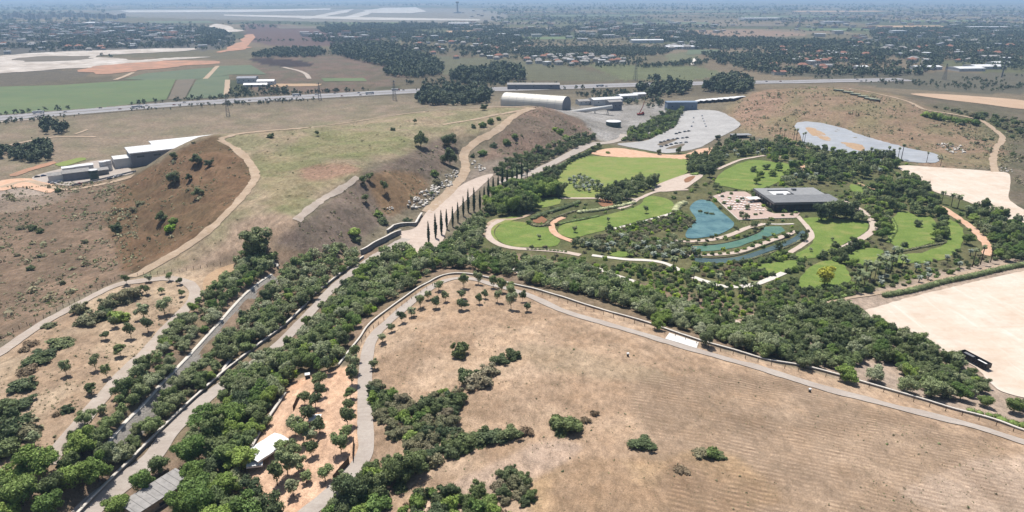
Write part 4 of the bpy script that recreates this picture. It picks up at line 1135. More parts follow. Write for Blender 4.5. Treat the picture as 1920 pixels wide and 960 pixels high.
# --- shrubs on the loop hill and the dry hill
for p, s, k, lb, zs in [((168,604),11,'brush','big grey green thicket right of the fenced path',1),((150,585),8,'brush','pale brush behind the big grey thicket',1),((190,596),8,'shrub','dark bush on the right of the big grey thicket',1),((225,600),8,'green_shrub','bright green bush in the row of bushes on the loop hill',1),
                    ((205,575),9,'brush','dull brush under the bend of the loop path',1),((235,562),11,'brush','long brush bank under the top bend',1),((250,553),8,'brush','end of the brush bank under the top bend',1),((93,612),6,'brush','low brush beside the fenced path',.7),
                    ((65,680),10,'shrub','long dark bush pointing at the fenced path, lower end',.7),((85,668),9,'shrub','long dark bush pointing at the fenced path, middle',.7),((118,647),9,'shrub','long dark bush pointing at the fenced path, upper end',.7),
                    ((45,658),5,'russet_shrub','russet bush left of the long dark bush',1),((60,648),6,'russet_shrub','second russet bush above the long dark bush',1),((42,728),9,'shrub','dark bush at the left of the loop hill',.8),((50,700),7,'russet_shrub','russet bush below the long dark bush',1),
                    ((15,772),9,'shrub','dark rounded bush low at the left edge',.9),((48,757),7,'shrub','dark bush touching the one at the left edge',.8),((128,772),4,'shrub','small dark bush alone on the lower loop hill',.9),((105,780),2.5,'russet_shrub','tiny dull bush beside the small dark one',1),
                    ((20,820),12,'shrub','big dark thicket at the lower left edge',1),((45,815),10,'brush','grey part of the thicket at the lower left edge',1),((10,850),9,'shrub','lowest dark bush of the left thicket',1),
                    ((861,668),5.6,'shrub','lone round dark bush on the upper dry hill',2.0),((895,720),9,'brush','grey green bush below the round dark one',1.1),((880,712),7,'shrub','dark left end of the grey green bush row',1.0),((940,680),6,'shrub','dark bush ending the diagonal bush row',.9),((960,672),5.5,'shrub','small upper end of the diagonal bush row',.9),((918,700),7,'brush','middle of the diagonal bush row',1),
                    ((1060,805),8,'shrub','wide dark bush in the middle of the dry hill',1),((1045,798),5,'shrub','left lobe of the wide dark bush',1),((1113,778),2.6,'russet_shrub','small dull bush beyond the wide dark bush',1.5),((1096,790),3,'russet_shrub','dry bush joining the wide dark bush and the small one',1),
                    ((1208,838),6.4,'shrub','lone flat dark oval bush on the dry hill',.6),((1335,855),4,'green_shrub','bright round bush beside its grey twin on the dry hill',1.2),((1312,853),4,'brush','grey bush beside the bright round one',.8),((1350,858),3.2,'shrub','small dark bush right of the bright round one',.8),
                    ((1275,882),4,'russet_shrub','flat brown bush near the hill foot',.6),
                    ((900,828),7,'shrub','{} dark bush in the curved hedge across the dry hill',.9),((870,838),7,'shrub','{} dark bush in the curved hedge across the dry hill',.9),((930,823),7,'shrub','{} dark bush in the curved hedge across the dry hill',.9),((960,820),6,'shrub','{} dark bush in the curved hedge across the dry hill',.9),((985,812),4,'russet_shrub','{} bush, dry, in the curved hedge across the hill',1)]:
    if '{}' in lb:
        lb = lb.format({870:'leftmost',900:'second',930:'third',960:'fourth',985:'last'}[p[0]])
    at_px(k, p[0], p[1], s * (1.35 if p[0] > 800 else 1.2), lb, 'bushes on the dry hills', zs=zs * .8)
# masses of shrub on the dry hill
scatter([(700,720),(720,735),(780,760),(800,745),(860,745),(850,800),(880,840),(830,860),(790,880),(770,850),(720,800),(700,760)], 3.0, [('shrub',4,(4,7)),('brush',5,(4,7)),('green_shrub',1.3,(4,6))],
        {'shrub':'dark shrub in the thicket right of the hill path','brush':'grey shrub in the thicket right of the hill path','green_shrub':'bright shrub in the thicket right of the hill path'}, 'thicket right of the hill path', 1)
scatter([(640,925),(700,880),(745,865),(800,870),(740,930),(700,965),(600,975)], 3.0, [('shrub',3,(4.5,7)),('green_shrub',2,(5,7)),('evergreen_tree',1,(6,8))],
        {'shrub':'dark shrub at the foot of the dry hill beside the path','green_shrub':'bright shrub at the foot of the dry hill beside the path','evergreen_tree':'dark tree at the foot of the dry hill beside the path'}, 'thicket at the foot of the dry hill', 2)
scatter([(760,975),(790,930),(830,925),(880,940),(905,925),(940,960),(960,990)], 3.0, [('shrub',3,(4,6.5)),('green_shrub',2,(4,6)),('russet_shrub',1,(3,4))],
        {'shrub':'dark shrub at the lowest edge of the dry hill','green_shrub':'green shrub at the lowest edge of the dry hill','russet_shrub':'dry brown shrub at the lowest edge of the dry hill'}, 'lowest shrubs of the dry hill', 3)
scatter([(930,905),(960,885),(985,900),(1000,940),(960,950),(935,930)], 2.8, [('shrub',2,(3.5,5.5)),('brush',3,(3.5,5.5)),('russet_shrub',1,(3,4))],
        {'shrub':'dark shrub in the small patch low on the dry hill','brush':'grey shrub in the small patch low on the dry hill','russet_shrub':'brown shrub in the small patch low on the dry hill'}, 'small shrub patch low on the dry hill', 4)

# --- groves along the sunken road
NA1 = 'olive grove along the loop path'
scatter([(470,470),(520,490),(505,512),(470,537),(445,560),(405,602),(355,657),(322,695),(292,724),(262,757),(225,797),(198,832),(150,850),(112,862),(160,803),(200,762),(235,722),(272,682),(312,642),(335,608),(378,565),(395,540),(425,510)], 4.3,
        [('olive_tree',5,(4.2,8.2)),('evergreen_tree',1,(4,6.5)),('broadleaf_tree',1,(5,7)),('green_shrub',.5,(3,5))],
        {'olive_tree':'grey green olive in the belt between loop path and retaining wall','evergreen_tree':'dark tree in the belt between loop path and retaining wall','broadleaf_tree':'bright tree in the belt between loop path and retaining wall','green_shrub':'green shrub in the belt between loop path and retaining wall'}, NA1, 11)
scatter([(525,520),(575,480),(650,472),(672,490),(640,515),(598,547),(570,578),(525,612),(475,652),(420,693),(385,725),(345,762),(300,803),(250,855),(215,885),(200,872),(228,845),(262,808),(300,770),(345,724),(385,683),(432,632),(480,575)], 4.3,
        [('olive_tree',5,(4.2,8)),('evergreen_tree',1,(5,6.5)),('broadleaf_tree',.4,(5,6)),('brush',.5,(4,5))],
        {'olive_tree':'olive in the belt between retaining wall and sunken road','evergreen_tree':'dark tree in the belt between retaining wall and sunken road','broadleaf_tree':'bright tree in the belt between retaining wall and sunken road','brush':'low grey bush between retaining wall and sunken road'}, 'olive belt left of the sunken road', 12)
scatter([(705,492),(760,465),(850,475),(950,490),(955,520),(925,515),(860,503),(820,507),(790,526),(760,546),(720,571),(690,596),(665,626),(645,656),(622,690),(600,702),(560,702),(520,742),(495,775),(450,790),(400,790),(440,730),(480,700),(550,660),(585,620),(615,590),(655,545),(690,512)], 4.4,
        [('olive_tree',5,(4.5,8.6)),('evergreen_tree',1.4,(4.5,7)),('broadleaf_tree',2.2,(4.5,8)),('lime_shrub',.6,(4,5.5))],
        {'olive_tree':'olive in the dense thicket right of the sunken road','evergreen_tree':'dark tree in the dense thicket right of the sunken road','broadleaf_tree':'bright green tree in the dense thicket right of the sunken road','lime_shrub':'lime bush in the dense thicket right of the sunken road'}, 'thicket right of the sunken road', 13)
scatter([(400,790),(495,780),(470,830),(470,900),(500,985),(345,985),(355,900),(365,830)], 5.2,
        [('broadleaf_tree',4,(7.5,10.5)),('evergreen_tree',2,(7,9)),('olive_tree',1.2,(6,8))],
        {'broadleaf_tree':'big leafy green tree in the wood above the hut','evergreen_tree':'big dark tree in the wood above the hut','olive_tree':'grey olive in the wood above the hut'}, 'wood between road and white canopy', 14)
scatter([(50,905),(110,865),(190,845),(222,865),(185,920),(150,955),(100,990),(-30,990),(-30,945)], 5.6,
        [('broadleaf_tree',5,(8,11)),('evergreen_tree',1.2,(7,9))],
        {'broadleaf_tree':'big leafy green tree in the lower left wood','evergreen_tree':'big dark tree in the lower left wood'}, 'lower left wood', 15)
for p, s, k, lb in [((272,928),8.5,'broadleaf_tree','loose leafy tree standing on the sunken road before the hut'),((225,965),8,'broadleaf_tree','pale leafy tree at the bottom edge left of the hut'),((300,888),7,'olive_tree','thin grey tree beside the hut roof'),((540,650),5,'olive_tree','small olive standing on the sunken road'),
                    ((510,985),9,'evergreen_tree','dark tree at the bottom edge beneath the terrace'),((575,610),5,'broadleaf_tree','small leafy tree leaning over the sunken road'),((660,945),9,'evergreen_tree','tall dark tree at the foot of the hill path'),
                    ((1095,590-38),1,'','')]:
    if k: at_px(k, p[0], p[1], s, lb, 'single trees by the roads')
# --- belt beyond the hill path wall
scatter([(985,530),(1080,550),(1180,580),(1240,605),(1320,630),(1440,672),(1440,632),(1330,600),(1240,570),(1180,545),(1080,512),(985,500)], 4.1,
        [('olive_tree',6,(6,8.5)),('evergreen_tree',1,(5,7)),('broadleaf_tree',1,(5,7)),('lime_shrub',.5,(4,5.5))],
        {'olive_tree':'olive in the belt beyond the hill path wall','evergreen_tree':'dark tree in the belt beyond the hill path wall','broadleaf_tree':'green tree in the belt beyond the hill path wall','lime_shrub':'lime bush in the belt beyond the hill path wall'}, 'belt beyond the hill path wall', 21)
for p, s, k, lb in [((1232,618),6.5,'broadleaf_tree','leafy tree over the left end of the white bay'),((1322,648),6.5,'evergreen_tree','dark tree shading the right end of the white bay'),((1506,690),6.5,'evergreen_tree','round dark tree leaning over the hill path wall'),
                    ((1585,715),9,'broadleaf_tree','tall green tree behind the hill path wall'),((1640,715),8,'olive_tree','wide olive behind the hill path wall beside bare soil'),((1745,745),11,'olive_tree','largest olive behind the lower hill path wall'),
                    ((1700,735),8,'olive_tree','olive left of the largest one behind the lower wall'),((1845,762),5.5,'broadleaf_tree','small round street tree near the sand lot'),((1899,774),6,'broadleaf_tree','spreading tree at the right edge below the sand lot'),
                    ((1915,768),5,'evergreen_tree','dark tree cut by the right picture edge')]:
    at_px(k, p[0], p[1], s, lb, 'trees just beyond the hill path wall')
scatter([(1405,612),(1500,583),(1590,578),(1620,598),(1680,632),(1740,655),(1790,680),(1830,705),(1848,730),(1800,752),(1740,735),(1700,715),(1680,690),(1620,675),(1600,690),(1540,690),(1450,668)], 3.6,
        [('olive_tree',2,(5,7)),('evergreen_tree',6,(4.2,6.4)),('broadleaf_tree',.6,(5,7))],
        {'olive_tree':'grey olive in the big thicket beside the sand lot','evergreen_tree':'dark tree in the big thicket beside the sand lot','broadleaf_tree':'green tree in the big thicket beside the sand lot'}, 'thicket beside the sand lot', 22)
# --- the park
PK = dict(nogo=True)
def mixlab(where):
    return {'shrub':'dark shrub ' + where,'green_shrub':'green shrub ' + where,'brush':'grey shrub ' + where,'lime_shrub':'lime shrub ' + where,'olive_tree':'olive ' + where,
            'evergreen_tree':'dark tree ' + where,'broadleaf_tree':'green tree ' + where,'russet_shrub':'reddish shrub ' + where,'blue_palm':'blue grey palm ' + where}
scatter([(895,478),(960,482),(1085,488),(1120,500),(1200,498),(1290,508),(1300,526),(1440,540),(1470,545),(1440,584),(1420,610),(1330,596),(1240,566),(1180,541),(1080,508),(960,495)], 3.9,
        [('green_shrub',6,(3,5)),('shrub',3,(3,5)),('brush',1,(3,4.5)),('lime_shrub',2,(3,4.5)),('olive_tree',.4,(5,6))], mixlab('in the planted slope below the round lawn'), 'planted slope below the round lawn', 31)
scatter([(1470,530),(1600,535),(1640,545),(1560,560),(1440,585),(1430,560)], 3.4, [('green_shrub',3,(3.5,5)),('shrub',4,(3.5,5.5)),('russet_shrub',.7,(3,4))], mixlab('in the bed above the sandy hedge path'), 'bed above the sandy path', 32)
scatter([(1590,470),(1640,455),(1670,470),(1720,485),(1850,478),(1860,492),(1740,525),(1650,540),(1600,520)], 4.6, [('shrub',3,(2.5,4)),('brush',2,(2.5,4)),('green_shrub',2,(2.5,4)),('blue_palm',1.2,(4,5))], mixlab('under the palm grove beside the sand lot'), 'undergrowth of the palm grove', 33)
scatter([(1635,350),(1690,330),(1730,350),(1760,385),(1775,410),(1770,450),(1740,445),(1712,405),(1680,400),(1660,440),(1645,455),(1640,420),(1620,385),(1600,372)], 6.2,
        [('evergreen_tree',3,(5,9)),('olive_tree',2,(5,7)),('broadleaf_tree',3.4,(5,8)),('green_shrub',2,(4,6))], mixlab('in the park wood behind the small lawns'), 'park wood behind the small lawns', 34)
scatter([(1345,300),(1330,280),(1400,268),(1480,272),(1560,285),(1615,292),(1665,295),(1685,310),(1640,330),(1600,336),(1560,344),(1450,345),(1445,300),(1410,292)], 7.4,
        [('evergreen_tree',4,(6,10)),('broadleaf_tree',3,(6,9)),('lime_shrub',.8,(5,7)),('olive_tree',2,(6,8)),('blue_palm',.8,(5,6))], mixlab('in the park wood behind the restaurant'), 'park wood behind the restaurant', 35)
scatter([(1285,298),(1340,285),(1350,312),(1318,326),(1290,322)], 5.0, [('evergreen_tree',5,(6,9)),('olive_tree',1,(6,7))], mixlab('in the clump between main lawn and square'), 'clump by the paved square', 36)
scatter([(1815,400),(1850,395),(1930,420),(1960,480),(1870,490),(1860,460),(1830,430)], 5.6, [('evergreen_tree',3,(5,8)),('broadleaf_tree',2,(6,8)),('olive_tree',2,(5,7))], mixlab('in the wood at the right edge below the sand lot'), 'wood at the right edge', 37)
scatter([(930,318),(1000,285),(1070,262),(1112,258),(1105,268),(1060,284),(1000,316),(950,332)], 4.8, [('shrub',4,(5,7)),('evergreen_tree',3,(5,7)),('olive_tree',1,(5,6))], mixlab('along the upper side of the access road'), 'plants above the access road', 38)
scatter([(1000,335),(1060,308),(1110,282),(1125,276),(1105,292),(1060,318),(1040,338)], 4.5, [('shrub',4,(4.5,6.5)),('evergreen_tree',2,(5,6))], mixlab('along the lower side of the access road'), 'plants below the access road', 39)
scatter([(1165,262),(1200,240),(1255,212),(1280,212),(1262,238),(1243,250),(1205,263)], 5.5, [('green_shrub',3,(6,8)),('shrub',3,(6,8)),('evergreen_tree',2,(6,9))], mixlab('on the green bank left of the car park'), 'green bank beside the car park', 40)
scatter([(912,400),(915,386),(945,368),(990,360),(1040,354),(1052,366),(1030,380),(1000,394),(950,404)], 5.5, [('broadleaf_tree',6,(9,13)),('evergreen_tree',1.5,(9,12))], {'broadleaf_tree':'broad bright tree in the clump beside the cypress row','evergreen_tree':'broad dark tree in the clump beside the cypress row'}, 'wide tree clump beside the cypresses', 41)
scatter([(862,440),(890,412),(905,412),(908,440),(890,468),(845,468)], 4.2, [('olive_tree',4,(5.5,7)),('evergreen_tree',3,(5.5,7))], mixlab('between the cypress row and the round lawn'), 'trees right of the cypress row', 42)
scatter([(1122,378),(1140,362),(1165,350),(1205,340),(1228,342),(1225,352),(1195,362),(1180,374),(1160,384)], 6.0, [('evergreen_tree',4,(6.5,9)),('olive_tree',1,(6,7))], mixlab('in the clump at the foot of the main lawn'), 'clump at the foot of the main lawn', 43, nogo=False)
scatter([(1066,340),(1085,332),(1105,338),(1128,352),(1115,362),(1080,356)], 4.2, [('blue_palm',3,(4,5)),('olive_tree',2,(4,5))], mixlab('in the small group on the main lawn'), 'small group on the main lawn', 44, nogo=False)
scatter([(1140,434),(1200,420),(1265,402),(1300,415),(1285,432),(1230,436),(1200,446),(1160,444)], 3.2, [('brush',4,(3.5,5)),('green_shrub',3,(3,4.5)),('lime_shrub',1,(3,4))], mixlab('in the reed bank of the pond'), 'reed bank of the pond', 45)
scatter([(1090,455),(1140,445),(1200,450),(1280,455),(1290,478),(1200,482),(1110,470)], 3.6, [('shrub',3,(4,6)),('brush',2,(4,6)),('olive_tree',2,(4.5,6)),('green_shrub',2,(4,5.5)),('blue_palm',2,(4,5))], mixlab('between the pond spit and the white path'), 'plants below the pond', 46)
scatter([(1300,500),(1400,495),(1470,480),(1500,485),(1490,510),(1400,525),(1320,520)], 3.8, [('shrub',4,(4,6)),('green_shrub',3,(4,6)),('lime_shrub',.8,(4,5)),('russet_shrub',.8,(3,4))], mixlab('on the bank below the dark channel'), 'bank below the dark channel', 47)
scatter([(1520,480),(1600,460),(1640,470),(1600,500),(1580,500),(1550,488)], 4.4, [('evergreen_tree',3,(5,7)),('green_shrub',2,(4,6)),('broadleaf_tree',1,(5,7))], mixlab('between the lawn and the palm grove'), 'trees below the restaurant lawn', 48)
row('evergreen_tree', [(1540,414,13),(1562,410,15),(1586,410,14),(1608,414,11)], 13, '{} crown of the wide tree group on the restaurant lawn', 'wide trees on the restaurant lawn', zs=0.8)
for p, s, k, lb in [((1545,535),10,'autumn_tree','yellowing autumn tree on the small lawn'),((1695,462),5,'shrub','round bush at the foot of the narrow lawn'),((1812,458),7,'broadleaf_tree','lone tree on the lawn by the pink track'),((1720,425),6,'evergreen_tree','left of the two dark trees on the lawn by the pink track'),
                    ((1765,440),8,'evergreen_tree','right of the two dark trees on the lawn by the pink track'),((1470,545),6,'green_shrub','round bush at the left of the small lawn'),((1640,437),4,'russet_shrub','dark red bush beside the pinkish path'),
                    ((1235,290),5,'evergreen_tree','{} tree in front of the car park'),((1272,288),6,'evergreen_tree','{} tree in front of the car park'),((1140,288),5,'green_shrub','low green tree on the pink sandy strip'),((1375,268),9,'evergreen_tree','tall dark tree beside the car park canopy'),
                    ((1345,262),7,'evergreen_tree','dark tree at the near corner of the car park'),((1330,332),9,'evergreen_tree','round dark tree at the corner of the paved square')]:
    at_px(k, p[0], p[1], s, lb.format('left' if p[0] < 1250 else 'right'), 'single park trees')
row('broadleaf_tree', [(1412,322,7),(1424,332,8),(1436,318,7),(1448,330,8),(1460,320,7),(1418,345,6)], 7, '{} leafy tree on the lawn behind the terrace', 'trees on the lawn behind the terrace')
row('orchard_olive', [(1011,449),(1078,436),(1211,400),(1140,417),(1225,357),(1560,452),(1520,472)], 3.0, '{} staked young tree on the park lawns', 'staked young trees on the lawns')
# trees whose crowns lean over the sunken road
scatter([(700,500),(712,510),(660,560),(620,598),(608,590),(650,545)], 4.4, [('olive_tree',5,(6,8)),('broadleaf_tree',1,(5,7)),('evergreen_tree',1,(5,7))], mixlab('leaning over the upper sunken road'), 'trees leaning over the sunken road', 52, nogo=False)
scatter([(500,675),(520,690),(440,735),(425,725)], 4.6, [('olive_tree',5,(6,8)),('evergreen_tree',1,(5,7))], mixlab('leaning over the lower sunken road'), 'trees leaning over the sunken road', 53, nogo=False)
# low planting through the whole park
scatter([(1060,380),(1190,372),(1290,356),(1340,335),(1440,350),(1470,300),(1600,300),(1690,300),(1760,370),(1800,400),(1860,470),(1800,500),(1650,545),(1440,575),(1300,560),(1120,500),(1000,475),(900,468),(905,410),(1000,395)], 5.2,
        [('green_shrub',4,(2.5,4.5)),('shrub',3,(2.5,4.5)),('brush',2,(2.5,4)),('lime_shrub',1,(2.5,4)),('evergreen_tree',.7,(4,6))], mixlab('in the park planting'), 'low planting of the park', 54)
# --- palms
row('fan_palm', [(1461,262),(1470,262),(1488,262),(1493,263),(1504,268),(1508,268)], 4.2, '{} palm of the tall group left of the grey basin', 'palms left of the grey basin')
row('fan_palm', [(1622,306),(1630,304),(1638,302),(1646,304),(1654,303),(1664,300),(1672,303),(1683,300),(1690,298)], 4.4, '{} palm of the dense group before the grey basin', 'dense palms before the grey basin')
row('fan_palm', [(1763,311),(1737,305)], 3.4, '{} lone palm between grey basin and sand lot', 'palms by the sand lot')
row('date_palm', [(1765,382),(1783,388),(1795,392),(1812,408)], 7.0, '{} date palm of the row beside the sand lot', 'date palm row beside the sand lot')
pg = [(1602,548),(1608,535),(1618,545),(1630,530),(1640,522),(1646,512),(1657,524),(1670,512),(1690,505),(1680,498),(1660,505),(1622,520)]
row('date_palm', pg, 6.4, '{} date palm of the grove above the big sand lot', 'date palm grove above the sand lot')
row('fan_palm', [(1823,500),(1838,496),(1857,492)], 4.4, '{} tall palm at the end of the sandy path', 'palms at the end of the sandy path')
row('date_palm', [(1262,510),(1310,565),(1333,555),(1390,558),(1410,560),(1300,530),(1345,540)], 6.0, '{} tall palm of the loose group above the thicket', 'loose palms above the thicket')
row('blue_palm', [(1225,483),(1245,487),(1262,478),(1280,482),(1300,478),(1255,470),(1215,472)], 5.4, '{} blue grey palm of the cluster below the pond', 'blue palms below the pond')
row('date_palm', [(962,340),(970,338),(985,334),(978,328)], 5.5, '{} palm of the group where the access road starts', 'palms at the start of the access road')
row('shrub', [(1375,447),(1395,443),(1405,438),(1415,435),(1428,430),(1382,432),(1360,446),(1345,449),(1325,452),(1310,452),(1290,453),(1438,422)], 2.8, '{} round bush on the pond spit', 'bushes on the pond spit')
row('green_shrub', [(1305,478),(1320,478),(1335,478),(1350,477),(1365,476),(1380,473),(1395,468),(1410,463),(1425,457),(1440,452),(1455,447),(1470,441),(1482,436)], 3.2, '{} round bush on the outer spit', 'bushes on the outer spit')
row('shrub', [(1313,397),(1325,400),(1335,402)], 4.0, '{} bush standing in the open pond', 'bushes in the pond', zs=.6)
# --- right mound
row('green_shrub', [(1735,218),(1748,222),(1760,224),(1772,226),(1788,228),(1800,232),(1812,230),(1828,234)], 11, '{} bush of the green row on the flank of the bare mound', 'green bushes on the bare mound')
row('shrub', [(1858,262),(1845,264),(1897,258),(1900,292),(1908,245)], 6, '{} dark bush beside the track right of the bare mound', 'bushes right of the bare mound')
scatter([(1740,200),(1920,230),(1960,260),(1930,262),(1850,232),(1780,208)], 9, [('shrub',3,(6,9)),('brush',2,(6,9))], {'shrub':'dark bush on the low ground behind the bare mound','brush':'grey bush on the low ground behind the bare mound'}, 'bushes behind the bare mound', 51)

# ---- make them
KIND_CAP = 300
def size_px(p):
    A_ = ARCH[p['key']][0]
    u, v, d = P(p['x'], p['y'], float(H(p['x'], p['y'])) + 1)
    return p['size'] / float(d) * FPX, float(u), float(v)
kept = {}
for p in PLANTS:
    p['px'], p['u'], p['v'] = size_px(p)
    if p['u'] < -p['px'] or p['u'] > 1920 + p['px'] or p['v'] > 990 + p['px']:
        continue
    kept.setdefault(NAMES.get(p['key'], p['key']), []).append(p)
REST = []
counts = {}
for nm, lst in kept.items():
    lst.sort(key=lambda q: (-int(q['prio']), -q['px']))
    REST += lst[KIND_CAP:]
    counts[nm] = len(lst)
    for i, p in enumerate(lst[:KIND_CAP]):
        arr = ARCH[p['key']]; A_ = arr[rnd.randrange(len(arr))]
        s = p['size'] / A_['w']; z = float(H(p['x'], p['y']))
        sc = (s * rnd.uniform(.92, 1.08), s * rnd.uniform(.92, 1.08), s * p['zs'] * rnd.uniform(.78, 1.25))
        if p['key'] in ('fan_palm', 'date_palm', 'blue_palm', 'cypress_tree'):
            q = rnd.uniform(.85, 1.12); sc = (s * q, s * q, q * max(.8, min(1.22, s)))
        loc = (p['x'], p['y'], z - 0.05)
        rz = rnd.uniform(0, 6.28)
        cat = CATS.get(p['key'], 'tree')
        if A_['trunk'] is None:
            o = link(nm, A_['crown'], None, loc, (0, 0, rz), sc)
            tag(o, p['label'], cat, p['group'])
        else:
            e = empty(nm, loc, rz, p['label'], cat, p['group']); e.scale = sc
            link('trunk', A_['trunk'], e); link('crown', A_['crown'], e)
print('PLANTS', counts, 'rest', len(REST))

def merged_cloud(name, items, mat, label, kind='stuff', tints=None):
    """many plants too many or small to pick apart, as one mass"""
    V = []; Fq = []; T = []; k = 0
    for (cl, x, y, z, s, zs, rz, tint) in items:
        v, f, cv, cf = cl
        c, s_ = math.cos(rz), math.sin(rz)
        vv = v if cv is None else np.concatenate([v, cv])
        ff = f if cv is None else np.concatenate([f, np.concatenate([cf, cf[:, 2:3]], 1) + 0 * len(v)])
        q = np.empty_like(vv)
        q[:, 0] = (vv[:, 0] * c - vv[:, 1] * s_) * s + x; q[:, 1] = (vv[:, 0] * s_ + vv[:, 1] * c) * s + y; q[:, 2] = vv[:, 2] * s * zs + z
        V.append(q); Fq.append(f + k); 
        T.append(np.full(len(vv), tint)); k += len(vv)
    V = np.concatenate(V); Fq = np.concatenate(Fq)
    me = mesh_from(name, V, Fq, [mat])
    a = me.attributes.new('tint', 'FLOAT', 'POINT'); a.data.foreach_set('value', np.concatenate(T).astype(np.float32))
    return tag(link(name, me), label, kind=kind)
bymat = {}
for p in REST:
    A_ = ARCH[p['key']][rnd.randrange(len(ARCH[p['key']]))]
    if A_['low'] is None: continue
    bymat.setdefault(A_['mat'], []).append((A_['low'][:2] + (None, None), p['x'], p['y'], float(H(p['x'], p['y'])), p['size'] / A_['w'], p['zs'], rnd.uniform(0, 6.28), rnd.random()))
for mt, it in bymat.items():
    merged_cloud('thicket', it, LM[mt], 'dense leafy undergrowth of the park and valley thickets')

# hedges: clipped or feathery strips along a line
def hedge(px, w, h, mat, label, seed=0, leaf=0.22, dens=9.0, cat='hedge'):
    r = np.random.default_rng(seed + 77)
    l = wline(px); n = len(l)
    lob = []
    step = max(1, int(w * 0.45 / 2))
    for i in range(0, n, step):
        z = float(H(l[i, 0], l[i, 1]))
        lob.append((l[i, 0] + r.uniform(-.2, .2), l[i, 1] + r.uniform(-.2, .2), z + h * .35, w * .62, w * .62, h * .65))
    L = np.linalg.norm(np.diff(l, axis=0), axis=1).sum()
    cl = leaf_cloud(lob, int(L * w * dens * .6), leaf * 1.5, r, .85, .85)
    me = cloud_mesh('hedge', cl, LM[mat])
    o = link('hedge', me)
    return tag(o, label, cat)
hedge([(1000,340),(1035,320),(1070,302),(1108,284)], 4.5, 2.4, 'dark', 'long dark clipped hedge below the access road', 20)
hedge([(1000,411),(1012,404),(1040,396),(1065,388),(1085,380)], 5, 2.2, 'dark', 'long dark hedge curving up from the round lawn', 1)
hedge([(990,416),(1000,424),(1022,424),(1032,414),(1052,405),(1080,396)], 2.4, 1.4, 'brush', 'low grey hedge wrapped round the brown bed', 2)
hedge([(1085,399),(1115,396),(1150,390),(1188,382)], 4.2, 2.2, 'plume', 'long pale feathery grass hedge above the sloping lawn', 3)
hedge([(1052,420),(1070,416),(1090,412),(1120,406)], 3.4, 1.2, 'green', 'low green hedge under the feathery grass', 4)
hedge([(1266,396),(1272,386),(1282,382)], 6, 2.6, 'plume', 'pale feathery clump at the head of the pond', 5)
hedge([(990,468),(1020,469),(1060,473)], 2.2, 1.0, 'dark', 'low clipped hedge below the round lawn', 6)
hedge([(1440,584),(1500,573),(1560,562),(1600,553)], 2.6, 1.6, 'green', 'clipped hedge above the sandy path', 7)
hedge([(1660,556),(1720,544),(1770,530),(1820,520),(1870,508),(1925,497)], 4.2, 2.6, 'dark', 'long dark hedge standing in for the shaded ditch slope between the sandy path and the big sand lot', 8)  # dark leaf strip in place of a ditch slope; its shade put into the colour
hedge([(1655,478),(1700,470),(1740,462),(1772,456)], 2.4, 1.2, 'brush', 'low curved hedge across the lawn by the pink track', 9)
hedge([(1665,455),(1680,430),(1672,410)], 2.6, 1.3, 'green', 'hedge along the narrow lawn', 10)
hedge([(1380,493),(1430,480),(1480,462),(1512,445)], 2.2, 1.0, 'brush', 'low planting along the outside of the dark channel', 11)
hedge([(1300,328),(1312,326),(1322,322)], 6, 1.8, 'green', 'green hedge block beside the paved square', 12)
hedge([(1820,772),(1850,779),(1870,783)], 3, 1.4, 'green', 'clipped hedge behind the lower end of the hill path wall', 13)
hedge([(1880,790),(1915,800),(1940,806)], 4, 1.6, 'green', 'dark clipped hedge at the right picture edge', 14)
hedge([(1380,598),(1420,594),(1452,590)], 2.2, 1.0, 'shrub' if 'shrub' in LM else 'dark', 'curved clipped hedge above the short path spur', 15)

# small dry tufts and brush scattered over the slopes (nobody could count them)
def tufts(name, zones_px, n, lo, hi, mat, label, seed):
    r = np.random.default_rng(seed)
    items = []
    base = [leaf_cloud([(0, 0, .25, .5, .5, .4)], 9, .36, r, 0)[:2] + (None, None) for _ in range(5)]
    for zp in zones_px:
        w = wpoly(zp)
        x0, y0 = w.min(0); x1, y1 = w.max(0)
        cx = r.uniform(x0, x1, n * 3); cy_ = r.uniform(y0, y1, n * 3)
        ok = inside(w, cx, cy_)
        dn = fbm(cx / 18, cy_ / 18, seed, 3)
        ok &= dn > r.uniform(0.38, 0.62, len(cx))
        for g_ in NOGO:
            ok &= ~inside(g_, cx, cy_)
        cx = cx[ok][:n]; cy_ = cy_[ok][:n]; z = H(cx, cy_)
        for a, b_, c in zip(cx, cy_, z):
            items.append((base[r.integers(5)], a, b_, c - .05, r.uniform(lo, hi) ** 1.0 * (1 + 1.2 * (r.random() < .08)), r.uniform(.6, 1.1), r.uniform(0, 6), r.random()))
    return merged_cloud(name, items, LM[mat], label)
HILL = [(720,640),(800,570),(880,560),(1000,590),(1200,650),(1430,712),(1700,785),(1900,850),(1920,985),(720,985),(800,900),(760,760),(710,720)]
tufts('dry_tufts', [HILL], 3200, .15, .42, 'brush', 'scattered dry grass tufts on the dry hill', 3)
tufts('dark_tufts', [HILL], 330, .2, .5, 'dark', 'scattered small dark herbs on the dry hill', 4)
tufts('scrub', [[(-20,640),(0,380),(60,350),(230,345),(260,430),(255,500),(230,520),(120,570)]], 2600, .7, 2.2, 'brush', 'low brown scrub on the plain beside the eroded mound', 5)
tufts('scrub_green', [[(-20,640),(0,380),(60,350),(230,345),(260,430),(255,500),(230,520),(120,570)]], 300, .8, 2.0, 'dark', 'green bushlets in the brown scrub plain', 6)
tufts('mound_scrub', [[(250,500),(210,400),(300,310),(400,262),(470,330),(430,390),(330,470)], [(560,420),(680,340),(850,260),(840,310),(760,390),(650,465)], [(930,295),(985,210),(1040,207),(1110,252),(1000,290)]], 420, .7, 1.8, 'brush', 'dry scrub on the flanks of the mound', 7)
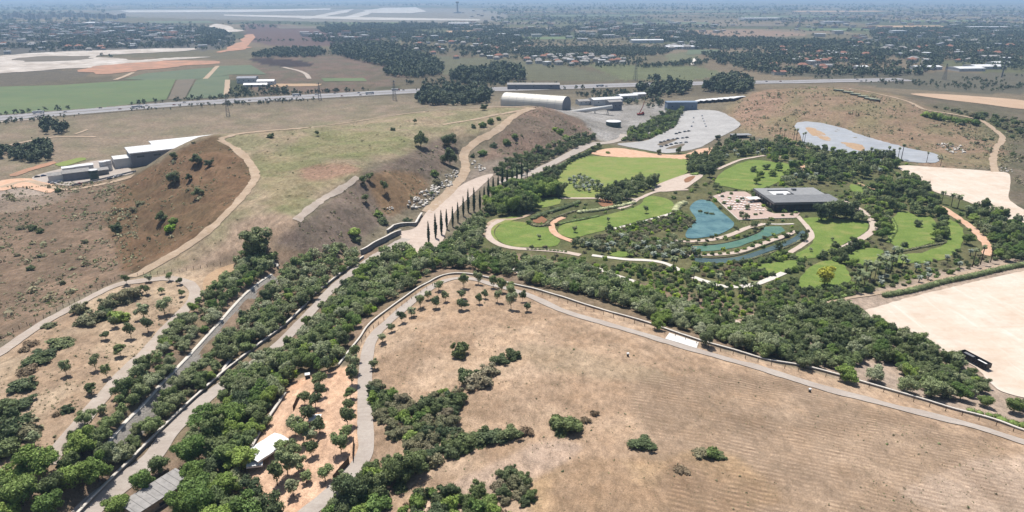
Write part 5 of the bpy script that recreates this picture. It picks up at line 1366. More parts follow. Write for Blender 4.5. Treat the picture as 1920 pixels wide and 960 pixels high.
tufts('plateau_scrub', [[(420,262),(560,243),(900,206),(800,260),(700,305),(555,412),(440,470),(320,490),(470,360)]], 800, .4, 1.2, 'brush', 'sparse tufts on the plateau', 8)
tufts('flank_scrub', [[(1370,230),(1405,182),(1560,165),(1720,200),(1880,260),(1890,318),(1700,306),(1480,262)], [(1760,215),(1920,240),(1960,400),(1895,330)]], 1800, .9, 2.6, 'brush', 'scrub on the bare mound behind the park', 9)
tufts('orchard_grass', [[(0,690),(130,600),(230,550),(340,560),(280,660),(170,760),(90,860),(0,900)]], 700, .35, .9, 'brush', 'dry tufts on the loop hill', 10)

# ------------------------------------------------------------------ walls, fences
M['stone'] = speckled('grey stone wall face', S(184,178,170), S(166,160,152), 0.4, S(132,126,118), 1.6, 0.6, bmp=0.8)
M['stone_tan'] = speckled('tan stone wall face', S(212,194,172), S(196,176,154), 0.4, S(160,140,122), 1.6, 0.6, bmp=0.8)
M['dark_stone'] = speckled('blackish stone', S(74,70,66), S(60,58,54), 0.4, S(48,46,44), 1.6, 0.5)  # near-black tone for the rim walls of pond and terrace
M['coping'] = speckled('white limestone coping', S(238,232,222), S(224,216,204), 0.5, S(196,186,174), 2.0, 0.3)
M['wood'] = speckled('weathered wood', S(120,100,82), S(100,84,70), 0.8, S(76,64,54), 3.0, 0.5)
M['wire'] = paint('grey wire', S(130,122,112))

def wall(px, above, below, thick, label, body='stone', cap=True, shift=0.0, capw=0.3, smooth=True):
    l = wline(px, smooth=smooth)
    nrm = normals(l); l = l + nrm * shift
    z = H(l[:, 0], l[:, 1])
    for _ in range(6): z[1:-1] = (z[:-2] + 2 * z[1:-1] + z[2:]) / 4
    top = z + above
    mid = len(l) // 2
    org = np.array([l[mid, 0], l[mid, 1], z[mid]])
    root = empty('stone_wall', tuple(org), 0, label, 'wall')
    n = len(l)
    def strip(w0, lo, hi, name, mat):
        A = l + nrm * w0; B = l - nrm * w0
        v = np.concatenate([np.column_stack([A, lo]), np.column_stack([B, lo]), np.column_stack([A, hi]), np.column_stack([B, hi])]) - org
        f = []
        for i in range(n - 1):
            f += [(i, i + 1, 2*n + i + 1, 2*n + i), (n + i + 1, n + i, 3*n + i, 3*n + i + 1), (2*n + i, 2*n + i + 1, 3*n + i + 1, 3*n + i)]
        f += [(0, 2*n, 3*n, n), (n - 1, 2*n - 1, 4*n - 1, 3*n - 1)]
        link(name, mesh_from(name, v, np.array(f), [mat]), root)
    strip(thick / 2, z - below, top, 'wall_body', M[body])
    if cap:
        strip(thick / 2 + capw, top + 0.003, top + 0.26 + 0.05 * vnoise(np.arange(n) * .8, np.zeros(n), 3), 'coping', M['coping'])
    return root

RW = wall([(509,516),(480,536),(450,563),(412,606),(362,661),(332,693),(303,722),(270,760),(232,798),(208,826),(200,838)], 0.5, 6.5, 0.6, 'long retaining wall with white coping below the olive belt', capw=0.45)
wall([(682,483),(655,503),(620,530),(585,558),(575,572),(535,611),(480,653),(425,696),(395,722),(350,763),(305,806),(250,862),(200,911),(160,953),(140,975)], 1.1, 1.5, 0.5, 'low stone wall along the left side of the sunken road', capw=0.22)
wall([(468,630),(450,652),(430,680),(408,712)], 0.8, 1.0, 0.7, 'short rubble wall left of the sunken road wall', capw=0.25)
wall([(677,478),(700,464),(725,452),(752,440)], 3.2, 2.0, 0.7, 'tall grey retaining wall at the forecourt', capw=0.25, smooth=False)
wall([(726,437),(738,428),(748,424),(780,424),(791,404)], 2.0, 1.0, 0.7, 'angled white stone wall above the forecourt', capw=0.35, smooth=False)
wall([(634,688),(655,660),(675,635),(692,610),(730,580),(755,562),(780,544),(802,532),(830,518),(860,514),(892,517),(930,526),(960,534),(1000,543),(1052,558),(1110,577),(1205,604),(1255,621),(1315,641),(1375,658),(1440,677),(1515,690),(1630,722),(1740,754),(1777,766),(1860,788),(1915,808),(1960,820)], 0.7, 4.5, 0.4, 'long white topped parapet wall round the dry hill', body='stone_tan', capw=0.18)
wall([(472,843),(492,805),(512,775),(535,740)], 0.9, 1.5, 0.6, 'pale wall at the left of the orange terrace', body='stone_tan', capw=0.2)
wall([(512,497),(520,496),(529,499),(528,503),(520,504)], 1.2, .5, .5, 'small curved white gate wall at the head of the olive belt', capw=.3)
wall([(1337,368),(1385,413),(1440,410),(1490,409)], 0.15, 2.2, 0.4, 'dark kerb wall of the terrace above the pond', body='dark_stone', capw=0.02, smooth=False)
wall([(1285,458),(1340,459),(1385,450),(1425,434),(1434,424)], 0.4, 1.5, 0.5, 'dark wall on the near side of the pond spit', body='dark_stone', cap=False)
wall([(1296,484),(1345,484),(1388,478),(1440,459),(1488,441)], 0.4, 1.4, 0.5, 'dark wall on the near side of the outer spit', body='dark_stone', cap=False)

# stepped stone revetment under the retaining wall
def revetment(px, root, steps=6, run=0.95, drop=0.78):
    l = wline(px); nrm = normals(l); z = H(l[:, 0], l[:, 1])
    for _ in range(6): z[1:-1] = (z[:-2] + 2 * z[1:-1] + z[2:]) / 4
    org = np.array(root.location); n = len(l); V = []; F = []
    prof = []
    for k in range(steps): prof += [(0.3 + k * run, 0.35 - k * drop), (0.3 + (k + .62) * run, 0.33 - k * drop)]
    prof.append((0.3 + steps * run, -steps * drop - 1))
    for o_, dz in prof: V.append(np.column_stack([l + nrm * o_, z + dz]) - org)
    for q in range(len(prof) - 1):
        for i in range(n - 1): F.append((q * n + i, (q + 1) * n + i, (q + 1) * n + i + 1, q * n + i + 1))
    link('revetment', mesh_from('revetment', np.concatenate(V), np.array(F), [M['stone']]), root)
revetment([(509,516),(480,536),(450,563),(412,606),(362,661),(332,693),(303,722),(270,760),(232,798),(208,826),(200,838)], RW)

def fence(px, every, h, label, wires=True):
    l = wline(px)
    s = np.concatenate([[0], np.cumsum(np.linalg.norm(np.diff(l, axis=0), axis=1))])
    t = np.arange(0, s[-1], every)
    X = np.interp(t, s, l[:, 0]); Y = np.interp(t, s, l[:, 1]); Z = H(X, Y)
    root = empty('wooden_fence', (X[0], Y[0], Z[0]), 0, label, 'fence')
    pm = MB().tube([(0, 0, -.4), (0, 0, h * .5), (0, 0, h)], [.13, .12, .1], 7).data('post', [M['wood']])
    for x, y, z in zip(X, Y, Z):
        o = link('post', pm, root, (x - X[0], y - Y[0], z - Z[0]), (rnd.uniform(-.05, .05), rnd.uniform(-.05, .05), 0), (1, 1, rnd.uniform(.9, 1.1)))
    if wires:
        mb = MB()
        for hh in (0.45, 0.8):
            mb.tube([(x - X[0], y - Y[0], z - Z[0] + h * hh) for x, y, z in zip(X, Y, Z)], .025, 3, cap=False)
        mb.build('wire', M['wire'], root)
    return root
fence([(-30,650),(10,633),(40,614),(73,602),(105,584),(134,569),(163,554),(191,541),(221,522)], 3.6, 2.0, 'post fence along the far side of the loop path')
fence([(258,517),(300,513),(350,507),(390,500),(425,494)], 3.6, 1.8, 'post fence above the top bend of the loop path')
fence([(665,662),(685,632),(705,612),(740,585),(765,567),(790,548),(815,534)], 4.5, 1.7, 'post fence on the inside of the curved parapet')
fence([(1003,549),(1052,565),(1110,584),(1205,611),(1262,630),(1318,649),(1375,666),(1440,684),(1515,700),(1590,716),(1660,736),(1740,762),(1820,784),(1880,802),(1940,824)], 5.2, 1.9, 'post fence between hill path and parapet wall', wires=True)
fence([(1338,371),(1386,417),(1440,413),(1488,412)], 2.2, 1.2, 'dark railing round the restaurant terrace')

# wooden screen on the orange terrace
def screen(a, b, h, label):
    ax, ay = U1(*a); bx_, by = U1(*b)
    az = float(H(ax, ay)); L = math.hypot(bx_ - ax, by - ay); n = max(3, int(L / .9))
    root = empty('wooden_screen', (ax, ay, az), math.atan2(by - ay, bx_ - ax), label, 'screen')
    pm = MB().box(0, L / n * .94, -.05, .05, -.6, h).data('panel', [M['wood']])
    for i in range(n):
        x = i * L / n
        q = math.atan2(by - ay, bx_ - ax)
        dz = float(H(ax + math.cos(q) * x, ay + math.sin(q) * x)) - az
        link('panel', pm, root, (x, rnd.uniform(-.03, .03), dz + rnd.uniform(-.08, .08)))
screen((664,830), (662,866), 2.6, 'brown wooden screen beside the hill path')
screen((655,868), (625,905), 2.6, 'brown wooden screen at the foot of the orange terrace')
screen((550,770), (562,745), 2.0, 'brown wooden screen in the upper orange terrace')

# ------------------------------------------------------------------ buildings
M['white_roof'] = paint('white sheet roof', S(240,240,240), 0.45, 0.05, 0.05)
M['grey_clad'] = paint('grey cladding', S(140,142,150), 0.6, 0.1, 0.2)
M['white_clad'] = paint('white cladding', S(226,226,224), 0.6, 0.06, 0.2)
M['dark_roof'] = speckled('grey gravel roof', S(166,167,168), S(150,151,152), 0.3, S(128,129,130), 1.2, 0.4)
M['dark_wall'] = paint('dark timber wall', S(58,56,58), 0.7, 0.15, 0.3)
M['glass'] = paint('dark window glass', S(60,76,88), 0.12, 0.1, 0.2, 0.6)
M['canvas'] = paint('white canvas', S(246,246,244), 0.8, 0.03, 0.3)
M['steel'] = paint('grey steel', S(128,130,134), 0.5, 0.1, 0.4)
M['blue_clad'] = paint('blue grey cladding', S(132,150,172), 0.6, 0.1, 0.2)
M['tile_roof'] = speckled('red tiled roof', S(176,128,108), S(160,116,98), 0.2, S(132,96,84), 1.0, 0.4)
M['plaster'] = paint('pale plaster', S(222,214,202), 0.8, 0.06, 0.2)
M['tank_green'] = paint('green tank paint', S(60,88,80), 0.6, 0.1, 0.3)
M['red'] = paint('red machine paint', S(170,60,50), 0.6, 0.1, 0.3)
M['black'] = paint('black paint', S(52,52,56), 0.5, 0.1, 0.3)
M['rubber'] = paint('black rubber', S(44,44,46), 0.8, 0.1, 0.3)
M['yellow'] = paint('yellow paint', S(214,176,60), 0.6, 0.1, 0.3)
M['deck'] = speckled('pink timber deck', S(206,184,172), S(194,170,158), 0.5, S(168,146,134), 2.0, 0.35)
M['corr'] = paint('weathered fibre cement roof', S(172,168,164), 0.8, 0.14, 0.5)

def frame_of(a, b, c, z):
    """origin, length axis, width from three roof corners seen in the picture at height z"""
    A = np.array(Uz(a[0], a[1], z)[:2], float); B = np.array(Uz(b[0], b[1], z)[:2], float); Cc = np.array(Uz(c[0], c[1], z)[:2], float)
    u = (B - A); L = np.linalg.norm(u); u /= L
    v = np.array([-u[1], u[0]]); W = float((Cc - A) @ v)
    return A, math.atan2(u[1], u[0]), float(L), W

# hall with white roof behind the eroded mound
A, rz, L, W = frame_of((244, 287), (335, 277), (229, 277), 14)
print('HALL', L, W); L *= 2.3; W = max(W, 26)
hall = empty('industrial_hall', (A[0], A[1], 0), rz, 'long white roofed industrial hall half hidden behind the eroded mound', 'building')
MB().box(0, L, 0, W, -1, 13).build('wall', [M['grey_clad']], hall)
rf = MB().box(-1, L + 1, -1, W + 1, 13.003, 14).build('roof', [M['white_roof']], hall)
for i in range(14):
    link('roof_seam', MB().box(-.15, .15, -1, W + 1, 14.003, 14.2).data('roof_seam', [M['white_clad']]) if i == 0 else bpy.data.objects['roof_seam'].data, rf, (L * (i + .5) / 14, 0, 0))
MB().box(-14, -0.003, 4, W * .7, -1, 9).build('annex', [M['white_clad']], hall)
for i in range(4):
    if i == 0: dm = MB().box(-.25, .0, -2.2, 2.2, 0, 5).data('door', [M['steel']])
    link('door', dm, hall, (-14.01, 8 + i * 6.5, 0))
for i in range(8):
    if i == 0: wm_ = MB().box(-3, 3, -.12, 0, 0, 1.6).data('window', [M['glass']])
    link('window', wm_, hall, (8 + i * 14, -.02, 9))
# second smaller roof piece behind
A2 = A + np.array([math.cos(rz) * 24 - math.sin(rz) * (W + 2.2), math.sin(rz) * 24 + math.cos(rz) * (W + 2.2)])
h2 = empty('industrial_hall', (A2[0], A2[1], 0), rz, 'far wing with white roof behind the long industrial hall', 'building')
MB().box(0, L - 30, 0, 20, -1, 12.5).build('wall', [M['white_clad']], h2)
MB().box(-1, L - 29, -1, 21, 12.503, 13.6).build('roof', [M['white_roof']], h2)

# yard of the works: silos, tanks, sheds
def box_building(px, py, w, d, h, rz, wallm, roofm, label, name='shed', over=.4, pitch=0.0, windows=0, door=False, z=None):
    x, y = U1(px, py); z = float(H(x, y)) if z is None else z
    e = empty(name, (x, y, z), rz, label, 'building')
    MB().box(-w/2, w/2, -d/2, d/2, -1, h).build('wall', [wallm], e)
    o = over
    if pitch:
        mb = MB()
        v = [(-w/2-o, -d/2-o, h+.004), (w/2+o, -d/2-o, h+.004), (w/2+o, d/2+o, h+.004), (-w/2-o, d/2+o, h+.004), (-w/2-o, 0, h+pitch), (w/2+o, 0, h+pitch)]
        mb.add(v, [(0,1,5,4), (2,3,4,5), (0,4,3), (1,2,5), (3,2,1,0)])
        mb.build('roof', [roofm], e)
    else:
        MB().box(-w/2-o, w/2+o, -d/2-o, d/2+o, h+.003, h+.5).build('roof', [roofm], e)
    if windows:
        wd = MB().box(-.9, .9, -.08, .0, 0, 1.2).data('window', [M['glass']])
        for i in range(windows):
            link('window', wd, e, (-w/2 + w * (i + .5) / windows, -d/2 - .01, h * .5))
    if door:
        MB().box(-1.2, 1.2, -.1, 0, 0, 2.6).build('door', [M['steel']], e, (w * .3, -d/2 - .012, 0))
    return e
yr = rz
box_building(120, 338, 22, 9, 6, yr, M['white_clad'], M['corr'], 'grey curved roof shed nearest in the works yard', pitch=2.0)
box_building(145, 336, 20, 9, 7, yr, M['grey_clad'], M['corr'], 'pale shed in the middle of the works yard', pitch=2.2)
box_building(160, 322, 14, 8, 6, yr, M['white_clad'], M['white_roof'], 'small white shed behind the works yard')
box_building(185, 328, 16, 10, 5, yr, M['steel'], M['corr'], 'grey shed right in the works yard', pitch=1.5)
box_building(130, 322, 10, 8, 4, yr, M['white_clad'], M['white_roof'], 'low white cabin at the back of the works yard')
def tank(px, py, r, h, mat, label, top='white_roof', name='storage_tank'):
    x, y = U1(px, py); e = empty(name, (x, y, float(H(x, y))), 0, label, 'tank')
    MB().tube([(0, 0, -1), (0, 0, h)], r, 28).build('shell', [mat], e)
    MB().tube([(0, 0, h + .003), (0, 0, h + .5), (0, 0, h + r * .12)], [r * 1.02, r * 1.0, r * .1], 28).build('lid', [M[top]], e)
    MB().tube([(0, 0, h * .66), (0, 0, h * .66 + .3)], r * 1.015, 28).build('ring', [M['steel']], e)
    return e
tank(178, 336, 3.5, 8, M['tank_green'], 'small green tank in the works yard')
tank(196, 322, 3, 9, M['white_clad'], 'white silo beside the hall corner')
tank(205, 320, 3, 9, M['white_clad'], 'second white silo touching the hall annex')
tank(1150, 237, 9, 6, M['tank_green'], 'broad green tank with white lid left of the car park')
sheet('soil_strip', [(18,328),(60,314),(105,302),(108,306),(60,320),(30,331)], M['orange_soil'], 3, jag=1.5, label='orange soil strip beside the works yard')
sheet('grass_strip', [(105,308),(150,296),(160,300),(120,312)], M['lawn_dry'], 3, jag=1.5, label='yellow green grass strip behind the works yard')
sheet('works_yard', [(60,335),(110,318),(200,300),(245,318),(250,325),(160,345),(120,348)], M['asphalt'], 2, label='concrete yard of the works')
ribbon('dirt_track', [(0,352),(50,340),(90,350),(130,356),(200,344),(250,330)], 6, M['dirt'], 2, 'dirt track in front of the works yard')
sheet('dirt_apron', [(0,340),(55,335),(100,345),(95,362),(40,352),(0,358)], M['pinksand'], 1, label='bare pinkish apron in front of the works yard')
wall([(135,349),(180,340),(255,322)], 1.6, .5, .4, 'grey yard wall in front of the works', cap=False, body='stone')

# barrel vaulted hall
p0 = np.array(Uz(948, 203, 0)[:2]); p1 = np.array(Uz(1062, 212, 0)[:2])
d = p1 - p0; L = float(np.linalg.norm(d)); q = math.atan2(d[1], d[0])
bh = empty('barrel_hall', (p0[0], p0[1], 0), q, 'large cream barrel roofed hall behind the knoll', 'building')
def arch(x0, x1, r, hw, n=16):
    prof = [(-r, 0), (-r, hw)] + [(-r * math.cos(math.pi * i / n), hw + r * .75 * math.sin(math.pi * i / n)) for i in range(1, n)] + [(r, hw), (r, 0)]
    return [(x, y, z) for x in (x0, x1) for y, z in prof], len(prof)
v, n_ = arch(0, L, 15, 11)
mb = MB(); mb.add(v, [(i, i + 1, n_ + i + 1, n_ + i) for i in range(n_ - 1)])
M['cream'] = paint('cream sheet roof', S(246,240,226), 0.5, 0.05, 0.05)
mb.build('roof', [M['cream']], bh)
v, n_ = arch(L - .4, L - .2, 14.9, 11); mb = MB(); mb.add(v, [tuple(range(n_, 2 * n_)), tuple(range(n_ - 1, -1, -1))]); mb.build('gable', [M['grey_clad']], bh)
v, n_ = arch(.2, .4, 14.9, 11); mb = MB(); mb.add(v, [tuple(range(n_, 2 * n_)), tuple(range(n_ - 1, -1, -1))]); mb.build('gable', [M['grey_clad']], bh)
for i in range(3):
    if i == 0: rd = MB().box(-.1, .15, -2.2, 2.2, 0, 9).data('door', [M['steel']])
    link('door', rd, bh, (L, -8 + i * 8, 0))
v, n_ = arch(0, .5, 15.2, 11)
for i in range(9):
    if i == 0:
        mb = MB(); mb.add(v, [(k, k + 1, n_ + k + 1, n_ + k) for k in range(n_ - 1)]); rib = mb.data('roof_rib', [M['white_clad']])
    link('roof_rib', rib, bh, (L * i / 8 - (.5 if i == 8 else 0), 0, 0))
# covered conveyor on trestles
c0 = np.array(Uz(1068, 211, 2)); c1 = np.array(Uz(1148, 200, 12))
cv = empty('conveyor', tuple(c0), 0, 'pale covered conveyor rising from the knoll to the sheds', 'conveyor')
dv = Vector(c1 - c0)
MB().tube([(0, 0, 0), tuple(dv * .5), tuple(dv)], 2.6, 10).build('tube', [M['white_clad']], cv, smooth=True)
for t in (.3, .6, .9):
    pt = dv * t
    MB().tube([(pt.x - 1.5, pt.y, -2 - c0[2]), (pt.x, pt.y, pt.z - 2)], .35, 6).tube([(pt.x + 1.5, pt.y, -2 - c0[2]), (pt.x, pt.y, pt.z - 2)], .35, 6).build('trestle', [M['steel']], cv)
sh_spec = [(1135, 196, 48, 18, 9, .35, 'white_clad', 'white_roof', 'white roofed shed at the upper end of the conveyor'), (1175, 188, 30, 16, 8, .35, 'white_clad', 'white_roof', 'white shed right of the conveyor head'),
           (1276, 206, 42, 14, 11, .05, 'blue_clad', 'blue_clad', 'blue grey flat shed at the head of the car park'), (1197, 184, 20, 12, 7, .3, 'plaster', 'white_roof', 'small pale shed before the highway trees'),
           (1150, 206, 20, 12, 12, .35, 'grey_clad', 'corr', 'grey transfer house under the conveyor'), (1095, 196, 22, 14, 6, .3, 'white_clad', 'corr', 'low shed right of the barrel hall'),
           (1000, 166, 90, 22, 8, 0, 'grey_clad', 'corr', 'long grey shed behind the barrel hall')]
for px, py, w, d_, h, r_, wm1, rm1, lb in sh_spec:
    box_building(px, py, w, d_, h, r_, M[wm1], M[rm1], lb, windows=3, door=True, pitch=2.0 if rm1 != 'blue_clad' else 0)
x, y = U1(1262, 208)
# rows of striped greenhouses / racks right of it
for i in range(7):
    box_building(1318 + i * 11, 191 - i * .9, 7, 34, 2.6, -.9, M['dark_wall'], M['white_roof'], '{} long narrow roof of the striped rows by the highway'.format(ORD[i]), name='narrow_shed', over=.3, pitch=1.0)
# red mobile crane
x, y = U1(1201, 216); e = empty('crane', (x, y, float(H(x, y))), .4, 'red mobile crane in the pale yard', 'crane')
MB().box(-5, 5, -1.5, 1.5, .9, 2.6).build('chassis', [M['red']], e)
MB().box(2.2, 4.6, -1.3, 1.3, 2.603, 4.2).build('cab', [M['red']], e)
MB().tube([(-2, 0, 2.6), (3, 0, 12), (5, 0, 19)], [.6, .45, .25], 6).build('boom', [M['red']], e)
wlm = MB().tube([(0, -.25, 0), (0, .25, 0)], .7, 12).data('wheel', [M['rubber']])
for wx in (-3.5, -1.5, 2.5, 4):
    for wy in (-1.5, 1.5): link('wheel', wlm, e, (wx, wy, .7))

# restaurant
A, rz, L, W = frame_of((1452, 380), (1580, 378), (1413, 353), 7.5)
zb = 0.5
rs = empty('restaurant', (A[0], A[1], zb), rz, 'low black restaurant with flat grey roof beside the pond terrace', 'building')
MB().box(1.5, L * .80, 1.5, W - 1.5, -1, 5.6).build('wall', [M['dark_wall']], rs)
hole = (L * .16, L * .48, W * .52, W * .86)
roof = MB()
roof.box(0, L, 0, hole[2], 5.603, 7).box(0, hole[0], hole[2], hole[3], 5.603, 7).box(hole[1], L * .94, hole[2], hole[3], 5.603, 7).box(0, L * .94, hole[3], W, 5.603, 7)
ro = roof.build('roof', [M['dark_roof']], rs)
MB().box(hole[0] + .01, hole[1] - .01, hole[2] + .01, hole[3] - .01, 5.61, 6.1).build('courtyard_cover', [M['white_roof']], rs)
MB().box(hole[0] + 3, hole[0] + 8, hole[2] + .6, hole[2] + 2.4, 6.103, 7.4).build('roof_unit', [M['steel']], rs)
MB().box(hole[0] + 11, hole[0] + 16, hole[2] + .6, hole[2] + 2.2, 6.103, 7.3).build('roof_unit', [M['black']], rs)
MB().box(hole[1] + 3, hole[1] + 6, hole[3] - 3, hole[3] - .5, 7.003, 8.4).build('roof_unit', [M['steel']], rs)
for k_ in range(10): MB().box(.4, L - .4, W * .05 + k_ * W * .047, W * .05 + k_ * W * .047 + .25, 7.003, 7.12).build('roof_seam', [M['steel']], ro)
MB().box(-.25, L + .25, -.25, -.003, 5.5, 7.25).build('fascia', [M['steel']], rs)
MB().box(-.25, -.003, 0, W, 5.5, 7.25).build('fascia', [M['steel']], rs)
MB().box(L * .84, L * .98, 1, 8, 5.2, 5.5).build('porch_canopy', [M['plaster']], rs)
wdm = MB().box(-1.3, 1.3, -.08, 0, 0, 2.6).data('window', [M['glass']]); wfm = MB().box(-1.45, 1.45, -.05, .0, -.12, 0).data('sill', [M['steel']])
for i in range(11):
    w_ = link('window', wdm, rs, (4 + i * (L * .76) / 11, 1.49, 1.4)); link('sill', wfm, w_, (0, -.05, -.01))
wdl = MB().box(-.08, 0, -1.3, 1.3, 0, 2.8).data('window', [M['glass']])
for i in range(7):
    link('window', wdl, rs, (1.49, 4 + i * (W - 8) / 6.2, 1.2))
cpm = MB().box(-.2, .2, -.2, .2, -1, 5.6).data('column', [M['dark_wall']])
for i in range(8): link('column', cpm, rs, (.5 + i * L * .99 / 7.2, .5, 0))
# terrace
sheet('terrace_deck', [(1337,368),(1362,360),(1398,360),(1418,372),(1442,398),(1452,401),(1500,400),(1492,409),(1440,410),(1385,413)], M['deck'], 4, False, label='pink timber terrace deck between pond and restaurant', res=2.5)
tbm = MB().box(-.75, .75, -.55, .55, .70, .76).data('table_top', [M['canvas']]); tlm = MB().tube([(0, 0, 0), (0, 0, .7)], .06, 6).data('leg', [M['steel']])
tb = 0
for r_ in range(6):
    for c_ in range(11):
        u, v = c_ / 10, r_ / 5
        px = 1349 + u * 66 + v * 22 + rnd.uniform(-1, 1); py = 371 + v * 24 + (u - .5) * 3 + rnd.uniform(-.8, .8)
        if px > 1412 + v * 20 or rnd.random() < .2: continue
        x, y = U1(px, py); tb += 1
        e = empty('terrace_table', (x, y, float(H(x, y)) + off_of(470, 4)), rnd.uniform(-.1, .1), 'white table on the terrace, {} in the {} row from the back'.format(ORD[c_], ORD[r_]), 'table', 'white tables on the terrace')
        link('table_top', tbm, e, scale=(1.15, 1.15, 1)); link('leg', tlm, e)
x, y = U1(1412, 378)
e = empty('parasol', (x, y, float(H(x, y))), .2, 'big white square parasol against the restaurant wall', 'parasol')
MB().tube([(0, 0, 0), (0, 0, 3)], .08, 6).build('pole', [M['steel']], e)
mb = MB(); mb.add([(-5, -3.5, 3), (5, -3.5, 3), (5, 3.5, 3), (-5, 3.5, 3), (0, 0, 4.1)], [(0, 1, 4), (1, 2, 4), (2, 3, 4), (3, 0, 4), (3, 2, 1, 0)]); mb.build('canopy', [M['canvas']], e)

# car park shelter
x, y = U1(1388, 258); e = empty('shelter', (x, y, float(H(x, y))), .1, 'dark flat roofed shelter at the near edge of the car park', 'shelter')
MB().box(-11, 11, -5, 5, 3.2, 3.7).build('roof', [M['dark_roof']], e)
MB().box(-10, 10, 4.4, 4.7, 0, 3.19).build('back_wall', [M['dark_wall']], e)
pm = MB().box(-.15, .15, -.15, .15, -.3, 3.19).data('post', [M['steel']])
for px_ in (-10, -3.3, 3.3, 10): link('post', pm, e, (px_, -4.6, 0))

# hut with grey roof at the bottom
A, rz, L, W = frame_of((252, 975), (330, 962), (300, 906), 6.5)
x, y = U1(298, 940); zb = float(H(x, y))
hut = empty('hut', (x, y, zb), math.radians(60), 'stone hut with weathered grey roof at the bottom of the sunken road', 'hut')
MB().box(-9, 9, -3.6, 3.6, -1, 3.6).build('wall', [M['stone_tan']], hut)
mb = MB(); mb.add([(-9.6, -4.2, 3.6), (9.6, -4.2, 3.6), (9.6, 4.2, 4.3), (-9.6, 4.2, 4.3), (-9.6, -4.2, 3.85), (9.6, -4.2, 3.85), (9.6, 4.2, 4.55), (-9.6, 4.2, 4.55)], [(3,2,1,0),(4,5,6,7),(0,1,5,4),(1,2,6,5),(2,3,7,6),(3,0,4,7)])
ho = mb.build('roof', [M['corr']], hut)
srm = MB().box(-.07, .07, -4.2, 4.2, 0, .1).data('roof_seam', [M['corr']])
for i in range(9): link('roof_seam', srm, ho, (-8.8 + i * 2.2, 0, 4.21), (math.atan2(.7, 8.4), 0, 0))
MB().box(9.003, 9.1, -1, 1, 0, 2.3).build('door', [M['wood']], hut)
MB().box(-2, 2, -3.68, -3.603, 1, 2.2).build('window', [M['glass']], hut)

# white canopies on the terrace
def canopy(px, py, w, d_, h, rz, label, bays=3):
    x, y = U1(px, py); e = empty('canopy', (x, y, float(H(x, y))), rz, label, 'canopy')
    nx, ny = 14, 8
    vs = []
    for j in range(ny + 1):
        for i in range(nx + 1):
            u, v = i / nx, j / ny
            sag = .12 * abs(math.sin(u * math.pi * bays)) + .55 * (1 - abs(2 * v - 1))
            vs.append(((u - .5) * w, (v - .5) * d_, h + sag))
    n1 = nx + 1
    fs = [(j * n1 + i, j * n1 + i + 1, (j + 1) * n1 + i + 1, (j + 1) * n1 + i) for j in range(ny) for i in range(nx)]
    o = link('fabric', mesh_from('fabric', vs, fs, [M['canvas']], True), e)
    pm = MB().tube([(0, 0, -.5), (0, 0, h + .02)], .07, 6).data('pole', [M['steel']])
    for i in range(bays + 1):
        for s in (-1, 1): link('pole', pm, e, ((i / bays - .5) * w, s * d_ * .49, 0))
    MB().box(-w/2, w/2, -d_/2 - .03, -d_/2, h - .6, h - .02).build('valance', [M['canvas']], e)
    return e
canopy(502, 852, 13.5, 8.0, 3.0, math.radians(58), 'large white fabric canopy at the left of the orange terrace')
canopy(592, 795, 4.2, 3.8, 2.6, .15, 'small white fabric canopy in the middle of the orange terrace', 1)
canopy(562, 802, 2.2, 2.2, 2.4, .3, 'tiny white shade between the trees of the orange terrace', 1)
canopy(480, 880, 5, 3, 2.4, .2, 'small white shade below the large canopy', 1)
x, y = U1(577, 708); e = empty('barrel_bin', (x, y, float(H(x, y))), .3, 'small dark kiosk with white lid at the top of the orange terrace', 'kiosk')  # black and white barrel bin, built as a lidded box
MB().box(-.9, .9, -.9, .9, -.2, 1.5).build('body', [M['black']], e); MB().box(-1, 1, -1, 1, 1.503, 1.75).build('lid', [M['canvas']], e)
for p, lb in (((1177, 668), 'small white topped marker post on the upper dry hill'), ((1518, 735), 'small white topped marker post beside the hill path')):
    x, y = U1(*p); e = empty('marker_post', (x, y, float(H(x, y))), .2, lb, 'post')
    MB().box(-.35, .35, -.3, .3, -.3, 1.0).build('base', [M['black']], e); MB().box(-.45, .45, -.4, .4, 1.003, 1.5).build('cap', [M['canvas']], e)

# black trailer on the sand lot
x, y = U1(1826, 682)
a1 = np.array(U1(1800, 660)); a2 = np.array(U1(1850, 686)); q = math.atan2(*(a2 - a1)[::-1])
e = empty('trailer', (x, y, float(H(x, y)) + .2), q, 'long black open topped trailer on the sand lot', 'trailer')
mb = MB().box(-6.5, 6.5, -1.5, 1.5, 1.1, 1.4)
mb.box(-6.5, 6.5, -1.5, -1.38, 1.4, 3.2).box(-6.5, 6.5, 1.38, 1.5, 1.4, 3.2).box(-6.5, -6.38, -1.38, 1.38, 1.4, 3.2).box(6.38, 6.5, -1.38, 1.38, 1.4, 3.2)
mb.build('body', [M['black']], e)
rm_ = MB().box(-.08, .08, -1.62, -1.503, 1.1, 3.3).data('rib', [M['black']])
for i in range(9): link('rib', rm_, e, (-6 + i * 1.5, 0, 0))
MB().box(-5.5, -1, -1.2, 1.2, 1.41, 2.6).build('load', [M['steel']], e)
MB().box(1, 5, -1.1, .9, 1.41, 2.4).build('load', [M['canvas']], e)
for wx in (-4.8, -3.6, 4.2, 5.3):
    for wy in (-1.35, 1.35): link('wheel', wlm, e, (wx, wy, .6), scale=(.85, .85, .85))

